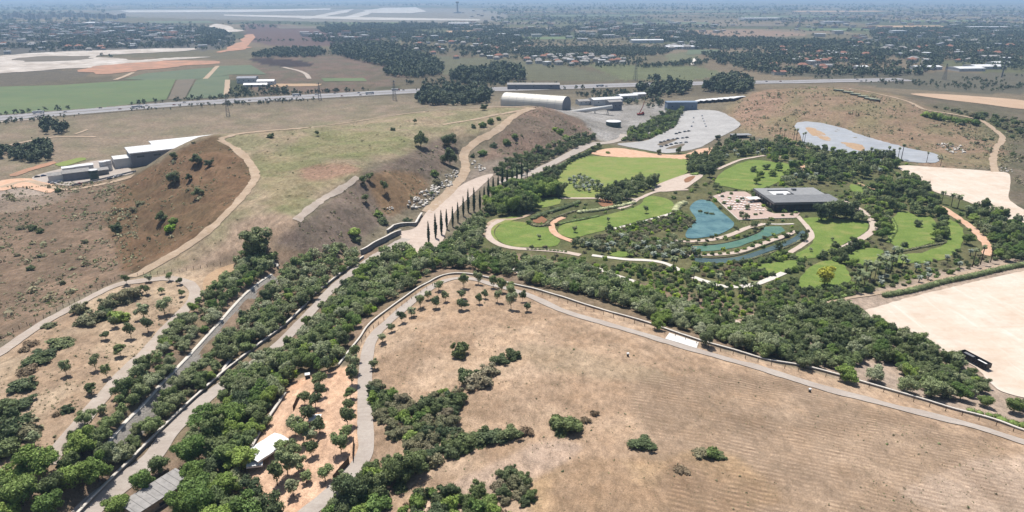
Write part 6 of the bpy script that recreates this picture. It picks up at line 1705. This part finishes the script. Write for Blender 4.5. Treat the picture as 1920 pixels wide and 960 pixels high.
# heap of white stone blocks beside the dirt road
rk = []
for i in range(4):
    r = np.random.default_rng(40 + i)
    v = IV * np.array([1, .7, .55]) * (1 + r.uniform(-.3, .3, (12, 1)))
    rk.append(mesh_from('rock', v, IF, [M['coping']]))
def heap(px, n, s0, s1, label):
    w = wpoly(px); c = w.mean(0); e = empty('rubble_heap', (c[0], c[1], float(H(*c))), 0, label, 'rocks')
    x0, y0 = w.min(0); x1, y1 = w.max(0); k = 0
    while k < n:
        a, b_ = rnd.uniform(x0, x1), rnd.uniform(y0, y1)
        if not inside(w, np.array([a]), np.array([b_]))[0]: continue
        s = rnd.uniform(s0, s1)
        link('rock', rk[k % 4], e, (a - c[0], b_ - c[1], float(H(a, b_)) - float(H(*c)) + s * .3), (rnd.uniform(-.5, .5), rnd.uniform(-.5, .5), rnd.uniform(0, 6)), (s, s, s)); k += 1
heap([(762,388),(775,372),(800,352),(838,340),(848,346),(825,362),(808,380),(785,392)], 95, .7, 1.9, 'heap of white stone blocks below the climbing dirt road')
heap([(832,332),(845,320),(860,322),(855,335)], 22, .7, 1.7, 'small upper heap of white blocks left of the dirt road')
heap([(880,300),(895,305),(912,318),(900,322),(888,312)], 24, .7, 1.7, 'small heap of white blocks right of the dirt road')
heap([(724,390),(735,388),(738,393),(726,394)], 5, .6, 1.4, 'few white blocks on the plateau flank')
heap([(1755,272),(1790,270),(1812,284),(1790,290),(1765,280)], 45, .8, 1.8, 'scattered white rubble behind the palm before the sand lot')
heap([(1875,318),(1890,312),(1900,322),(1888,328)], 14, .7, 1.4, 'white rubble at the corner of the sand lot')

# stacks of pale sheets on the bare mound
for i, (px, py) in enumerate([(1572,171),(1590,175),(1604,179),(1618,183),(1630,187),(1640,189)]):
    x, y = U1(px, py); e = empty('pipe_stack', (x, y, float(H(x, y))), -.75, '{} pale green stack in the line on the bare mound'.format(ORD[i]), 'stack', 'pale stacks on the bare mound')
    MB().box(-6.5, 6.5, -2.2, 2.2, -.3, 1.4).build('base', [M['wood']], e)
    MB().box(-6.2, 6.2, -2, 2, 1.403, 2.6).build('load', [paint('pale green sheet', S(190,196,170), .6) if i == 0 else bpy.data.materials['pale green sheet']], e)

# ------------------------------------------------------------------ vehicles
CARC = {'white': S(232,232,232), 'silver': S(180,182,186), 'black': S(48,50,54), 'blue': S(70,90,130), 'red': S(150,50,46), 'grey': S(110,112,118)}
CARM = {k: paint(k + ' car paint', v, 0.35, 0.03, 0.5, 0.5) for k, v in CARC.items()}
def car_parts(key):
    b_ = MB()
    prof = [(-2.2, .35), (-2.25, .8), (-1.9, .95), (-1.0, 1.0), (1.0, .98), (2.0, .85), (2.2, .65), (2.2, .35)]
    v = [(x, y, z) for y in (-.88, .88) for x, z in prof]; n = len(prof)
    b_.add(v, [tuple(range(n)), tuple(range(2 * n - 1, n - 1, -1))] + [(i, i + n, (i + 1) % n + n, (i + 1) % n) for i in range(n)])
    c_ = MB(); c_.add([(-1.7, -.8, .97), (1.0, -.8, .97), (1.0, .8, .97), (-1.7, .8, .97), (-1.3, -.66, 1.48), (.35, -.66, 1.48), (.35, .66, 1.48), (-1.3, .66, 1.48)], [(0,1,5,4),(1,2,6,5),(2,3,7,6),(3,0,4,7)])
    r_ = MB(); r_.add([(-1.3, -.66, 1.482), (.35, -.66, 1.482), (.35, .66, 1.482), (-1.3, .66, 1.482)], [(0, 1, 2, 3)])
    return b_.data('body', [CARM[key]]), c_.data('windows', [M['glass']]), r_.data('roof', [CARM[key]])
CARS = {k: car_parts(k) for k in CARM}
cwheel = MB().tube([(0, -.12, 0), (0, .12, 0)], .34, 10).data('wheel', [M['rubber']])
def car(x, y, rz, key, label, group, lift=.25):
    e = empty('car', (x, y, float(H(x, y)) + lift), rz, label, 'car', group)
    a, b_, c = CARS[key]
    link('body', a, e); link('windows', b_, e); link('roof', c, e)
    for wx in (-1.35, 1.35):
        for wy in (-.85, .85): link('wheel', cwheel, e, (wx, wy, .34))
cl = list(CARM)
rows_ = [([(1238,268),(1246,266),(1254,264),(1262,262),(1270,261),(1279,260),(1288,259)], 'front', .5), ([(1240,276),(1249,274),(1258,272),(1267,270),(1277,269),(1286,268)], 'second', .5),
         ([(1268,252),(1275,250),(1283,248),(1291,247)], 'third', .5), ([(1316,218),(1318,223),(1320,228),(1322,233),(1324,238)], 'far column', 1.3), ([(1300,222),(1299,230),(1297,238)], 'left column', 1.3)]
for pts, nm, a in rows_:
    for i, (px, py) in enumerate(pts):
        x, y = U1(px + rnd.uniform(-1, 1), py); k = rnd.choice(['black', 'grey', 'silver', 'white', 'blue', 'black'])
        car(x, y, a + rnd.uniform(-.05, .05), k, '{} car, {} in the {} of the car park'.format(k, ORD[i], nm + (' row' if 'column' not in nm else '')), 'cars in the car park', .35)
s = np.concatenate([[0], np.cumsum(np.linalg.norm(np.diff(HW, axis=0), axis=1))])
px_l = P(HW[:, 0], HW[:, 1], 0)[0]
hn = normals(HW); nc = 0
for i in range(0, len(HW) - 2):
    if px_l[i] < 5 or px_l[i] > 1690: continue
    if rnd.random() < 0.055 and nc < 70:
        ln = rnd.choice([-18, -14, -10, -6, 6, 10, 14, 18]); q = HW[i] + hn[i] * ln
        t = HW[i + 1] - HW[i]; k = rnd.choice(cl)
        car(q[0], q[1], math.atan2(t[1], t[0]), k, '{} car, {} along the highway from the left'.format(k, ORD[nc] if nc < len(ORD) else 'last'), 'cars on the highway', .6); nc += 1
        if nc >= 50: break
for i, (px, py) in enumerate([(100,345),(112,343),(70,333),(82,331),(150,346),(206,336),(218,333),(228,330)]):
    x, y = U1(px, py); k = cl[i % 6]
    car(x, y, .7 + rnd.uniform(-.3, .3), k, '{} vehicle, {} from the left in the works yard'.format(k, ORD[i]), 'vehicles in the works yard', .35)
# lorries
for i, px in enumerate((75, 255, 560, 690, 745, 1120)):
    j = int(np.argmin(np.abs(px_l - px))); q = HW[j] + hn[j] * (-12 if i % 2 else 12); t = HW[j + 1] - HW[j]
    e = empty('lorry', (q[0], q[1], float(H(*q)) + .6), math.atan2(t[1], t[0]), '{} lorry with pale box along the highway from the left'.format(ORD[i]), 'lorry', 'lorries on the highway')
    MB().box(-7, 4, -1.25, 1.25, 1.1, 4.0).build('cargo_box', [M['white_clad']], e); MB().box(4.4, 6.6, -1.2, 1.2, .8, 3.2).build('cab', [CARM[cl[i]]], e)
    for wx in (-5.5, -4.2, 2.5, 5.4):
        for wy in (-1.1, 1.1): link('wheel', cwheel, e, (wx, wy, .5), scale=(1.4, 1, 1.4))

# ------------------------------------------------------------------ pylons, tower
def pylon(px, py, h, label):
    x, y = U1(px, py); e = empty('pylon', (x, y, float(H(x, y))), .5, label, 'pylon')
    mb = MB(); w0, w1 = h * .09, h * .015
    for sx in (-1, 1):
        for sy in (-1, 1): mb.tube([(sx * w0, sy * w0, -.5), (sx * w1, sy * w1, h)], [.22, .14], 4)
    for k in range(7):
        t0, t1 = k / 7, (k + 1) / 7; a = w0 + (w1 - w0) * t0; b_ = w0 + (w1 - w0) * t1
        for s_ in (-1, 1):
            mb.tube([(-a, s_ * a, h * t0), (b_, s_ * b_, h * t1)], .09, 3); mb.tube([(a, s_ * a, h * t0), (-b_, s_ * b_, h * t1)], .14, 3)
            mb.tube([(s_ * a, -a, h * t0), (s_ * b_, b_, h * t1)], .14, 3)
    mb.build('lattice', [M['steel']], e)
    for t in (.68, .8, .92):
        MB().tube([(-h * .16, 0, h * t), (0, 0, h * t + .8), (h * .16, 0, h * t)], [.12, .3, .12], 4).build('cross_arm', [M['steel']], e)
pylon(740, 188, 30, 'lattice pylon beside the highway behind the plateau'); pylon(600, 187, 26, 'lattice pylon left of its neighbour by the highway')
pylon(1191, 152, 34, 'lattice pylon rising over the olive green field'); pylon(1770, 150, 30, 'lattice pylon among the trees right of the highway end')
pylon(428, 218, 26, 'lattice pylon in the dry field before the highway')
x, y = U1(1878, 145); e = empty('mast', (x, y, 0), 0, 'tall grey mast beside the white greenhouses', 'mast')
MB().tube([(0, 0, -1), (0, 0, 20), (0, 0, 42)], [1.3, 1.0, .6], 10).build('shaft', [M['steel']], e); MB().box(-1.6, 1.6, -1.6, 1.6, 36, 40).build('antenna', [M['steel']], e)
x, y = U1(858, 24.5); e = empty('control_tower', (x, y, 0), 0, 'airport control tower standing alone on the horizon', 'tower')
MB().tube([(0, 0, 0), (0, 0, 40), (0, 0, 80)], [9, 6.5, 7], 12).build('shaft', [M['grey_clad']], e)
MB().tube([(0, 0, 80.01), (0, 0, 88), (0, 0, 94)], [8, 15, 15], 14).build('cabin', [M['glass']], e)
MB().tube([(0, 0, 94.01), (0, 0, 97), (0, 0, 99)], [16, 15, 4], 14).build('roof', [M['grey_clad']], e)
MB().box(-35, 35, -15, 15, 0, 10).build('base_building', [M['white_clad']], e)

# ------------------------------------------------------------------ far houses, sheds, blocks
hw_ = MB().box(-6, 6, -4.5, 4.5, -1, 5.2).data('wall', [M['plaster']])
mb = MB(); mb.add([(-6.7, -5.2, 5.203), (6.7, -5.2, 5.203), (6.7, 5.2, 5.203), (-6.7, 5.2, 5.203), (-3, 0, 8), (3, 0, 8)], [(0,1,5,4),(2,3,4,5),(0,4,3),(1,2,5),(3,2,1,0)])
hr_red = mb.data('roof', [M['tile_roof']]); hr_white = MB().box(-6.3, 6.3, -4.8, 4.8, 5.203, 5.8).data('roof', [M['white_roof']])
mb2 = MB(); mb2.v = list(mb.v); mb2.f = list(mb.f); mb2.m = list(mb.m); hr_grey = mb2.data('roof', [M['corr']])
hwin = MB().box(-.9, .9, -.06, 0, 0, 1.4).data('window', [M['glass']])
HOUSES = []
def houses(px, n, group, seed, s=(.9, 1.6), roofs=('red', 'white', 'grey')):
    w = wpoly(px); r = np.random.default_rng(seed); x0, y0 = w.min(0); x1, y1 = w.max(0); k = 0; tries = 0
    while k < n and tries < n * 60:
        tries += 1
        a, b_ = r.uniform(x0, x1), r.uniform(y0, y1)
        if not inside(w, np.array([a]), np.array([b_]))[0]: continue
        if any((a - h[0]) ** 2 + (b_ - h[1]) ** 2 < 20 ** 2 for h in HOUSES[-n:]): continue
        HOUSES.append((a, b_, r.uniform(*s), r.uniform(-.6, .6) + .3, roofs[r.integers(len(roofs))], group)); k += 1
houses([(985,113),(1060,104),(1180,112),(1190,120),(1080,124),(1000,122)], 46, 'far village before the olive field', 1, (1.0, 1.5), ('grey', 'grey', 'red', 'white'))
houses([(720,90),(850,72),(980,76),(985,108),(900,112),(790,106)], 44, 'far village among trees', 2, (.9, 1.5), ('white', 'grey', 'red'))
houses([(1440,96),(1540,88),(1620,95),(1600,140),(1460,140)], 40, 'wooded suburb behind the bare mound', 3, (1, 1.6), ('red', 'white', 'white'))
houses([(1600,70),(1920,60),(1920,130),(1720,135),(1640,110)], 90, 'far town at the upper right', 4, (1, 1.9), ('white', 'white', 'grey', 'red'))
houses([(0,62),(180,58),(260,70),(240,94),(100,95),(0,100)], 110, 'far town beyond the quarry', 5, (1, 1.7), ('white', 'grey', 'white', 'red'))
houses([(1240,84),(1320,82),(1340,98),(1260,96)], 12, 'farms in the middle distance', 6, (1, 1.8), ('white', 'grey'))
HOUSES.sort(key=lambda h: h[1])
NEARH = HOUSES[:190]
gcount = {}
for x, y, s_, q, rf_, g_ in NEARH:
    gcount[g_] = gcount.get(g_, 0) + 1
    e = empty('house', (x, y, float(H(x, y))), q, None, 'house', g_); e.scale = (s_, s_, s_)
    e['label'] = '{} roofed house, {} nearest of the {}'.format(rf_, ORD[gcount[g_] - 1] if gcount[g_] <= len(ORD) else 'farthest', g_)
    link('wall', hw_, e); link('roof', {'red': hr_red, 'white': hr_white, 'grey': hr_grey}[rf_], e)
    for wx in (-3.5, 0, 3.5): link('window', hwin, e, (wx, -4.51, 2.0))
# the rest of the towns, too far to tell apart
def town_mass():
    mb = MB(); r = np.random.default_rng(9)
    extra = [h[:4] for h in HOUSES[190:]]
    for px, n in (([(0,46),(240,44),(400,60),(390,90),(240,70),(0,62)], 300), ([(1500,30),(1920,26),(1920,60),(1600,70),(1450,60)], 280), ([(880,40),(1200,36),(1400,50),(1200,80),(900,70)], 160), ([(1240,14),(1920,10),(1920,24),(1500,28)], 160), ([(0,8),(480,8),(480,14),(0,18)], 120), ([(900,14),(1240,16),(1240,34),(900,34)], 90), ([(560,66),(700,60),(860,70),(700,84)], 40)):
        w = wpoly(px); x0, y0 = w.min(0); x1, y1 = w.max(0); k = 0
        cx = r.uniform(x0, x1, n * 8); cy_ = r.uniform(y0, y1, n * 8); ok = inside(w, cx, cy_)
        for a, b_ in list(zip(cx[ok], cy_[ok]))[:n]: extra.append((a, b_, r.uniform(1.0, 2.4), r.uniform(-.6, .6)))
    for a, b_, s_, q in extra:
        w, d_, h = 6 * s_ * r.uniform(.8, 1.6), 5 * s_, 4.5 * s_ * r.uniform(.8, 1.3)
        mb.box(a - w, a + w, b_ - d_, b_ + d_, -1, h, 0, q, (a, b_))
        mb.box(a - w - .5, a + w + .5, b_ - d_ - .5, b_ + d_ + .5, h + .02, h + .9, 1 + int(r.integers(3)), q, (a, b_))
    tag(mb.build('distant_town', [M['plaster'], M['white_roof'], M['corr'], M['tile_roof']]), 'mass of small buildings of the towns near the horizon', kind='stuff')
town_mass()
# apartment blocks at the upper left
abm = MB().box(-11, 11, -9, 9, 0, 30).data('wall', [M['plaster']]); arf = MB().box(-11.4, 11.4, -9.4, 9.4, 30.003, 31).data('roof', [M['corr']]); abw = MB().box(-9, 9, -.3, 0, 0, 1.7).data('window_band', [M['glass']])
for i in range(30):
    px = 12 + i * 7.6 + rnd.uniform(-2, 2); py = 34 + rnd.uniform(-2.5, 2.5)
    x, y = U1(px, py); e = empty('apartment_block', (x, y, 0), rnd.uniform(-.4, .6), 'pale apartment block, {} in the hazy far row from the left'.format(ORD[i]), 'building', 'far apartment blocks'); e.scale = (1.1, 1.1, rnd.uniform(.8, 1.25))
    link('wall', abm, e); link('roof', arf, e)
    for k in range(8): link('window_band', abw, e, (0, -9.01, 2.2 + k * 3.5))
# big sheds and greenhouses that stand out
for px, py, w, d_, h, rm1, lb in [(1810,132,60,40,6,'white_roof','wide white greenhouse roof at the upper right'),(1845,128,70,45,6,'white_roof','largest white greenhouse roof at the upper right'),(1875,124,50,30,8,'white_roof','white shed beside the tall mast'),
                                  (1735,130,60,24,6,'white_roof','white roofed depot left of the greenhouses'),(1853,112,46,22,9,'corr','grey arched shed behind the greenhouses'),(1613,130,26,16,6,'white_roof','white shed under the trees behind the bare mound'),
                                  (1212,80,110,30,9,'white_roof','long white shed beyond the far village'),(1262,92,50,30,8,'white_roof','white farm shed right of the long white shed'),(1290,92,45,30,8,'white_roof','second white farm shed at the wood edge'),
                                  (1425,38,260,90,14,'white_roof','huge white warehouse near the horizon'),(1682,65,60,30,16,'white_roof','tall white block in the far town'),(735,95,90,30,6,'corr','long grey shed behind the tree belt'),
                                  (465,155,34,22,9,'grey_clad','dark grey farm shed beside the far fields'),(500,158,30,18,6,'white_roof','white farm shed beside the dark one'),(480,162,40,10,3,'white_roof','low white trough roof at the farm'),
                                  (170,46,90,40,10,'white_roof','bright white roof in the far left town'),(1560,44,120,50,12,'white_roof','white warehouse in the far right town'),(1830,55,90,40,12,'white_roof','left white warehouse at the far right'),(1870,55,110,40,12,'white_roof','right white warehouse at the far right'),
                                  (860,47,110,40,10,'white_roof','white shed below the control tower'),(1460,140,26,14,6,'tile_roof','house with red roof behind the bare mound crest'),(1500,112,26,18,7,'tile_roof','red roofed villa in the wooded suburb'),(1524,110,22,16,7,'tile_roof','second red roofed villa in the wooded suburb'),
                                  (1545,126,44,14,5,'corr','long pale roof in the wooded suburb')]:
    box_building(px, py, w, d_, h, .12, M['white_clad'] if rm1 != 'tile_roof' else M['plaster'], M[rm1], lb, windows=4, pitch=2.5 if h < 12 else 0, z=0)

# ------------------------------------------------------------------ far trees
FAR = []
far_low = []
for i in range(6):
    r = np.random.default_rng(60 + i)
    lob = lobes_tree(r, 9, 10.5, 0.2, 5)
    far_low.append(leaf_cloud(lob, 30, 1.9, r, 0)[:2] + (None, None))
far_mesh = []
for i in range(4):
    r = np.random.default_rng(80 + i)
    lob = lobes_tree(r, 9, 10.5 + 2 * (i % 2), 0.2, 7)
    far_mesh.append(cloud_mesh('distant_tree', leaf_cloud(lob, 160, 1.15, r, .75), LM['far']))
FT = []
def far_trees(px, spacing, size, seed, where, clump=0.0):
    w = wpoly(px); r = np.random.default_rng(seed); x0, y0 = w.min(0); x1, y1 = w.max(0)
    area = (x1 - x0) * (y1 - y0); n = int(area / spacing ** 2)
    cx = r.uniform(x0, x1, n); cy_ = r.uniform(y0, y1, n); ok = inside(w, cx, cy_)
    if clump: ok &= fbm(cx / 160, cy_ / 110, seed, 3) > r.normal(clump, .05, n)
    for g_ in NOGO: ok &= ~inside(g_, cx, cy_)
    for a, b_ in zip(cx[ok], cy_[ok]): FT.append((a, b_, r.uniform(*size), where))
W1 = [
 ([(475,108),(500,97),(560,92),(605,94),(600,106),(540,108)], 9, (.8, 1.3), 'dark belt beyond the white farm track', 0),
 ([(620,96),(660,85),(720,85),(770,100),(820,118),(815,140),(760,140),(720,125),(660,112)], 9.5, (1.0, 1.7), 'tall clump behind the plateau', 0),
 ([(725,130),(820,120),(822,142),(740,146)], 9, (.9, 1.5), 'tall clump behind the plateau', 0),
 ([(845,148),(870,128),(910,125),(975,132),(978,152),(920,156),(870,155)], 9, (1.0, 1.7), 'dark clump before the far village', 0),
 ([(785,195),(800,172),(850,163),(910,165),(915,192),(860,198)], 8.5, (.9, 1.5), 'dark clump left of the barrel hall', 0),
 ([(1195,168),(1230,152),(1290,160),(1285,178),(1215,182)], 10, (1.0, 1.6), 'clump over the highway behind the sheds', 0),
 ([(1320,172),(1340,152),(1385,146),(1410,160),(1395,176)], 10, (1.0, 1.6), 'clump over the highway at the bare mound', 0),
 ([(760,158),(860,148),(980,156),(1100,160),(1100,168),(900,165)], 14, (.5, .9), 'low trees along the highway', 0),
 ([(1080,180),(1130,172),(1190,176),(1240,186),(1240,205),(1200,200),(1120,190)], 11, (.5, .9), 'green edge of the pale yard', 0),
 ([(600,50),(740,46),(960,52),(960,66),(800,70),(640,68)], 11, (.9, 1.4), 'wood below the airfield', 0.45),
 ([(580,70),(700,70),(820,70),(980,75),(990,100),(860,108),(760,98),(640,92)], 14, (.9, 1.4), 'trees of the far village', 0.48),
 ([(960,108),(1190,100),(1200,122),(1090,128),(980,126)], 16, (.6, 1.0), 'gardens of the far village', 0.4),
 ([(985,94),(1100,90),(1240,92),(1235,104),(1000,106)], 9, (.7, 1.0), 'long dark orchard behind the far village', 0),
 ([(1200,126),(1310,114),(1320,122),(1210,128)], 11, (.7, 1.1), 'hedge at the top of the olive green field', 0),
 ([(960,58),(1240,50),(1330,70),(1440,72),(1440,84),(1240,80),(1100,76),(960,80)], 16, (.9, 1.4), 'woods of the middle distance', 0.46),
 ([(1300,84),(1440,76),(1640,82),(1760,96),(1740,138),(1600,144),(1440,140),(1380,130),(1330,112)], 12, (.9, 1.5), 'dark wooded suburb behind the bare mound', 0.43),
 ([(1640,60),(1920,56),(1920,132),(1800,118),(1700,100)], 15, (.9, 1.4), 'gardens of the upper right town', 0.47),
 ([(1430,144),(1600,146),(1760,150),(1920,142),(1920,172),(1760,168),(1560,150)], 13, (.4, .8), 'low trees past the highway end', 0.42),
 ([(0,52),(240,46),(420,60),(420,92),(240,92),(0,98)], 17, (.8, 1.3), 'gardens of the town beyond the quarry', 0.48),
 ([(370,82),(372,58),(415,58),(425,66),(405,82)], 10, (1, 1.6), 'clump beside the white spoil heap', 0),
 ([(180,116),(200,106),(260,108),(260,118)], 12, (.9, 1.3), 'few trees on the quarry edge', 0.5),
 ([(0,300),(0,284),(45,280),(95,272),(95,300),(50,306)], 6, (.7, .9), 'dark tree row beside the works', 0.1),
 ([(80,250),(95,232),(125,238),(125,252)], 9, (.8, 1.1), 'small clump in the dry field', 0.3),
 ([(0,226),(100,217),(260,205),(420,194),(600,186),(600,190),(420,200),(200,214),(0,234)], 7, (.25, .6), 'bushes along the near side of the highway', 0.44),
 ([(0,212),(120,206),(320,190),(480,178),(620,172),(760,164),(760,168),(480,182),(120,210),(0,217)], 7, (.3, .8), 'bushes along the far side of the highway', 0.45),
 ([(430,170),(540,165),(545,176),(430,180)], 11, (.5, .9), 'trees round the grey farm sheds', 0.3),
]
for i, (px, sp_, sz, wh, cl_) in enumerate(W1):
    far_trees(px, sp_, sz, 100 + i, wh, cl_)
def vis_size(t): return t[2] / t[1]
FT.sort(key=vis_size, reverse=True)
grp = {}
for a, b_, s_, wh in FT[:300]:
    i = grp[wh] = grp.get(wh, 0) + 1
    o = link('distant_tree', far_mesh[rnd.randrange(4)], None, (a, b_, float(H(a, b_)) - .2), (0, 0, rnd.uniform(0, 6.28)), (s_, s_, s_ * rnd.uniform(.85, 1.2)))
    tag(o, None, 'tree', 'trees, ' + wh)
    o['_w'] = wh
items = [(far_low[rnd.randrange(6)], a, b_, float(H(a, b_)) - .2, s_, rnd.uniform(.85, 1.2), rnd.uniform(0, 6.28), rnd.random()) for a, b_, s_, wh in FT[300:]]
# woods and groves toward the horizon
r = np.random.default_rng(33)
for lo, hi, n, sz in ((1900, 3500, 6000, (.8, 1.4)), (3500, 7000, 7500, (1.2, 2.4)), (7000, 14000, 5000, (2.2, 4.5))):
    a = r.uniform(-.72, .72, n); d_ = np.exp(r.uniform(math.log(lo), math.log(hi), n)); cx = np.sin(a) * d_; cy_ = np.cos(a) * d_
    ok = fbm((cx + .2 * cy_) / 700, cy_ / 150, 7, 4) > r.normal(.545, .012, n)
    uu, vv, _ = P(cx, cy_, 0); ok &= ~((uu > 200) & (uu < 920) & (vv > 12) & (vv < 44))
    ok &= ~((uu < 560) & (vv > 88)); ok &= ~((uu > 1040) & (uu < 1380) & (vv > 118))
    for g_ in NOGO: ok &= ~inside(g_, cx, cy_)
    # town trees keep off the open fields
    for x, y in zip(cx[ok], cy_[ok]): items.append((far_low[rnd.randrange(6)], x, y, float(H(x, y)) - .2, r.uniform(*sz), r.uniform(.5, .9), r.uniform(0, 6), r.random()))
print('FAR TREES', len(FT), len(items))
merged_cloud('distant_woods', items, LM['far'], 'woods, orchards and hedgerow trees across the far plain')

# ------------------------------------------------------------------ labels of look-alike plants: counted from things one can find
MARKS = [(858,514,'the top bend of the hill path'),(1280,640,'the white concrete bay'),(1826,675,'the black trailer'),(300,930,'the grey roofed hut'),(502,845,'the large white canopy'),(592,790,'the small white canopy'),
 (509,514,'the upper end of the retaining wall'),(200,838,'the lower end of the retaining wall'),(350,680,'the middle of the retaining wall'),(367,547,'the bend of the loop path'),(715,460,'the tall grey forecourt wall'),(620,545,'the middle of the sunken road'),
 (804,456,'the nearest cypress'),(988,330,'the farthest cypress'),(990,440,'the round lawn'),(1170,325,'the main lawn'),(1335,410,'the open blue pond'),(1390,445,'the green channel'),(1440,475,'the dark channel'),(1500,370,'the restaurant'),
 (1375,385,'the terrace tables'),(1545,530,'the yellow autumn tree'),(1385,610,'the short path spur'),(1640,550,'the corner of the sandy path'),(1620,592,'the tip of the big sand lot'),(1740,375,'the head of the pink track'),(1850,470,'the foot of the pink track'),
 (1640,430,'the pinkish lawn path'),(1700,430,'the narrow lawn'),(1625,300,'the dense palm group'),(1388,255,'the car park shelter'),(1470,265,'the tall palms left of the grey basin'),(1305,340,'the paved square'),(1150,235,'the broad green tank'),
 (1100,272,'the far end of the access road'),(690,700,'the left bend of the hill path'),(690,840,'the lower bend of the hill path'),(600,945,'the foot of the hill path'),(1150,515,'the short white path'),(1360,535,'the curved white path'),(1515,690,'the dark tree over the parapet'),
 (1640,715,'the bare soil patch behind the parapet'),(405,735,'the open stretch of the sunken road'),(100,860,'the lower end of the loop path'),(1270,395,'the pale feathery clump'),(861,668,'the lone round bush on the dry hill'),
 (1000,203,'the bare knoll top'),(1276,200,'the blue grey shed'),(1005,190,'the barrel hall'),(465,155,'the dark grey farm shed'),(500,122,'the black earth patch'),(1191,150,'the pylon over the olive green field'),(170,320,'the works yard'),(110,245,'the dry field track'),(740,188,'the highway pylon'),(1500,112,'the red roofed villas'),
 (1060,112,'the far village'),(1780,225,'the green bush row on the bare mound'),(1920,245,'the right picture edge by the bare mound')]
mx, my = U([q[0] for q in MARKS], [q[1] for q in MARKS])
NOUN = {'olive_tree': 'grey olive', 'broadleaf_tree': 'bright green tree', 'evergreen_tree': 'dark green tree', 'shrub': 'dark shrub', 'dry_shrub': 'grey shrub', 'green_shrub': 'green shrub', 'yellow_green_shrub': 'lime shrub',
        'russet_shrub': 'brown shrub', 'blue_palm': 'blue grey palm', 'distant_tree': 'far tree'}
pool = {}
for o in C.objects:
    if o.parent is None and 'category' in o.keys():
        st = o.name.split('.')[0]
        if st in NOUN: pool.setdefault(st, []).append(o)
fixed = {p['label'] for p in PLANTS if p['prio']}
for st, lst in pool.items():
    X = np.array([o.location.x for o in lst]); Y = np.array([o.location.y for o in lst])
    D = np.sqrt((X[:, None] - mx[None]) ** 2 + (Y[:, None] - my[None]) ** 2)
    rank = D.argsort(0).argsort(0)
    best = rank.argmin(1)
    for i, o in enumerate(lst):
        if o.get('label') in fixed: continue
        k = int(rank[i, best[i]]); mk_ = MARKS[best[i]][2]
        od = 'nearest' if k == 0 else (ORD[k] + ' nearest' if k < len(ORD) else 'far from')
        sz = ''
        o['label'] = '{}, {} to {}'.format(NOUN[st], od, mk_) if k < len(ORD) else '{} well away from {}'.format(NOUN[st], mk_)
        if '_w' in o.keys():
            o['label'] = '{}, {} to {}'.format(NOUN[st], od, mk_) if k < len(ORD) else 'far tree of the ' + o['_w']
            del o['_w']

# ------------------------------------------------------------------ haze over the plain
hz = MB().box(-30000, 30000, -400, 33000, -12, 170).build('haze', [])
hm = bpy.data.materials.new('haze'); hm.use_nodes = True
hn_ = hm.node_tree; hn_.nodes.remove(hn_.nodes['Principled BSDF'])
pv = hn_.nodes.new('ShaderNodeVolumePrincipled'); pv.inputs['Color'].default_value = (0.47, 0.70, 1.0, 1); pv.inputs['Density'].default_value = 0.85e-4
pv.inputs['Anisotropy'].default_value = 0.2
hn_.links.new(pv.outputs[0], hn_.nodes['Material Output'].inputs['Volume'])
hz.data.materials.append(hm)
tag(hz, 'pale blue haze over the far plain', kind='stuff')
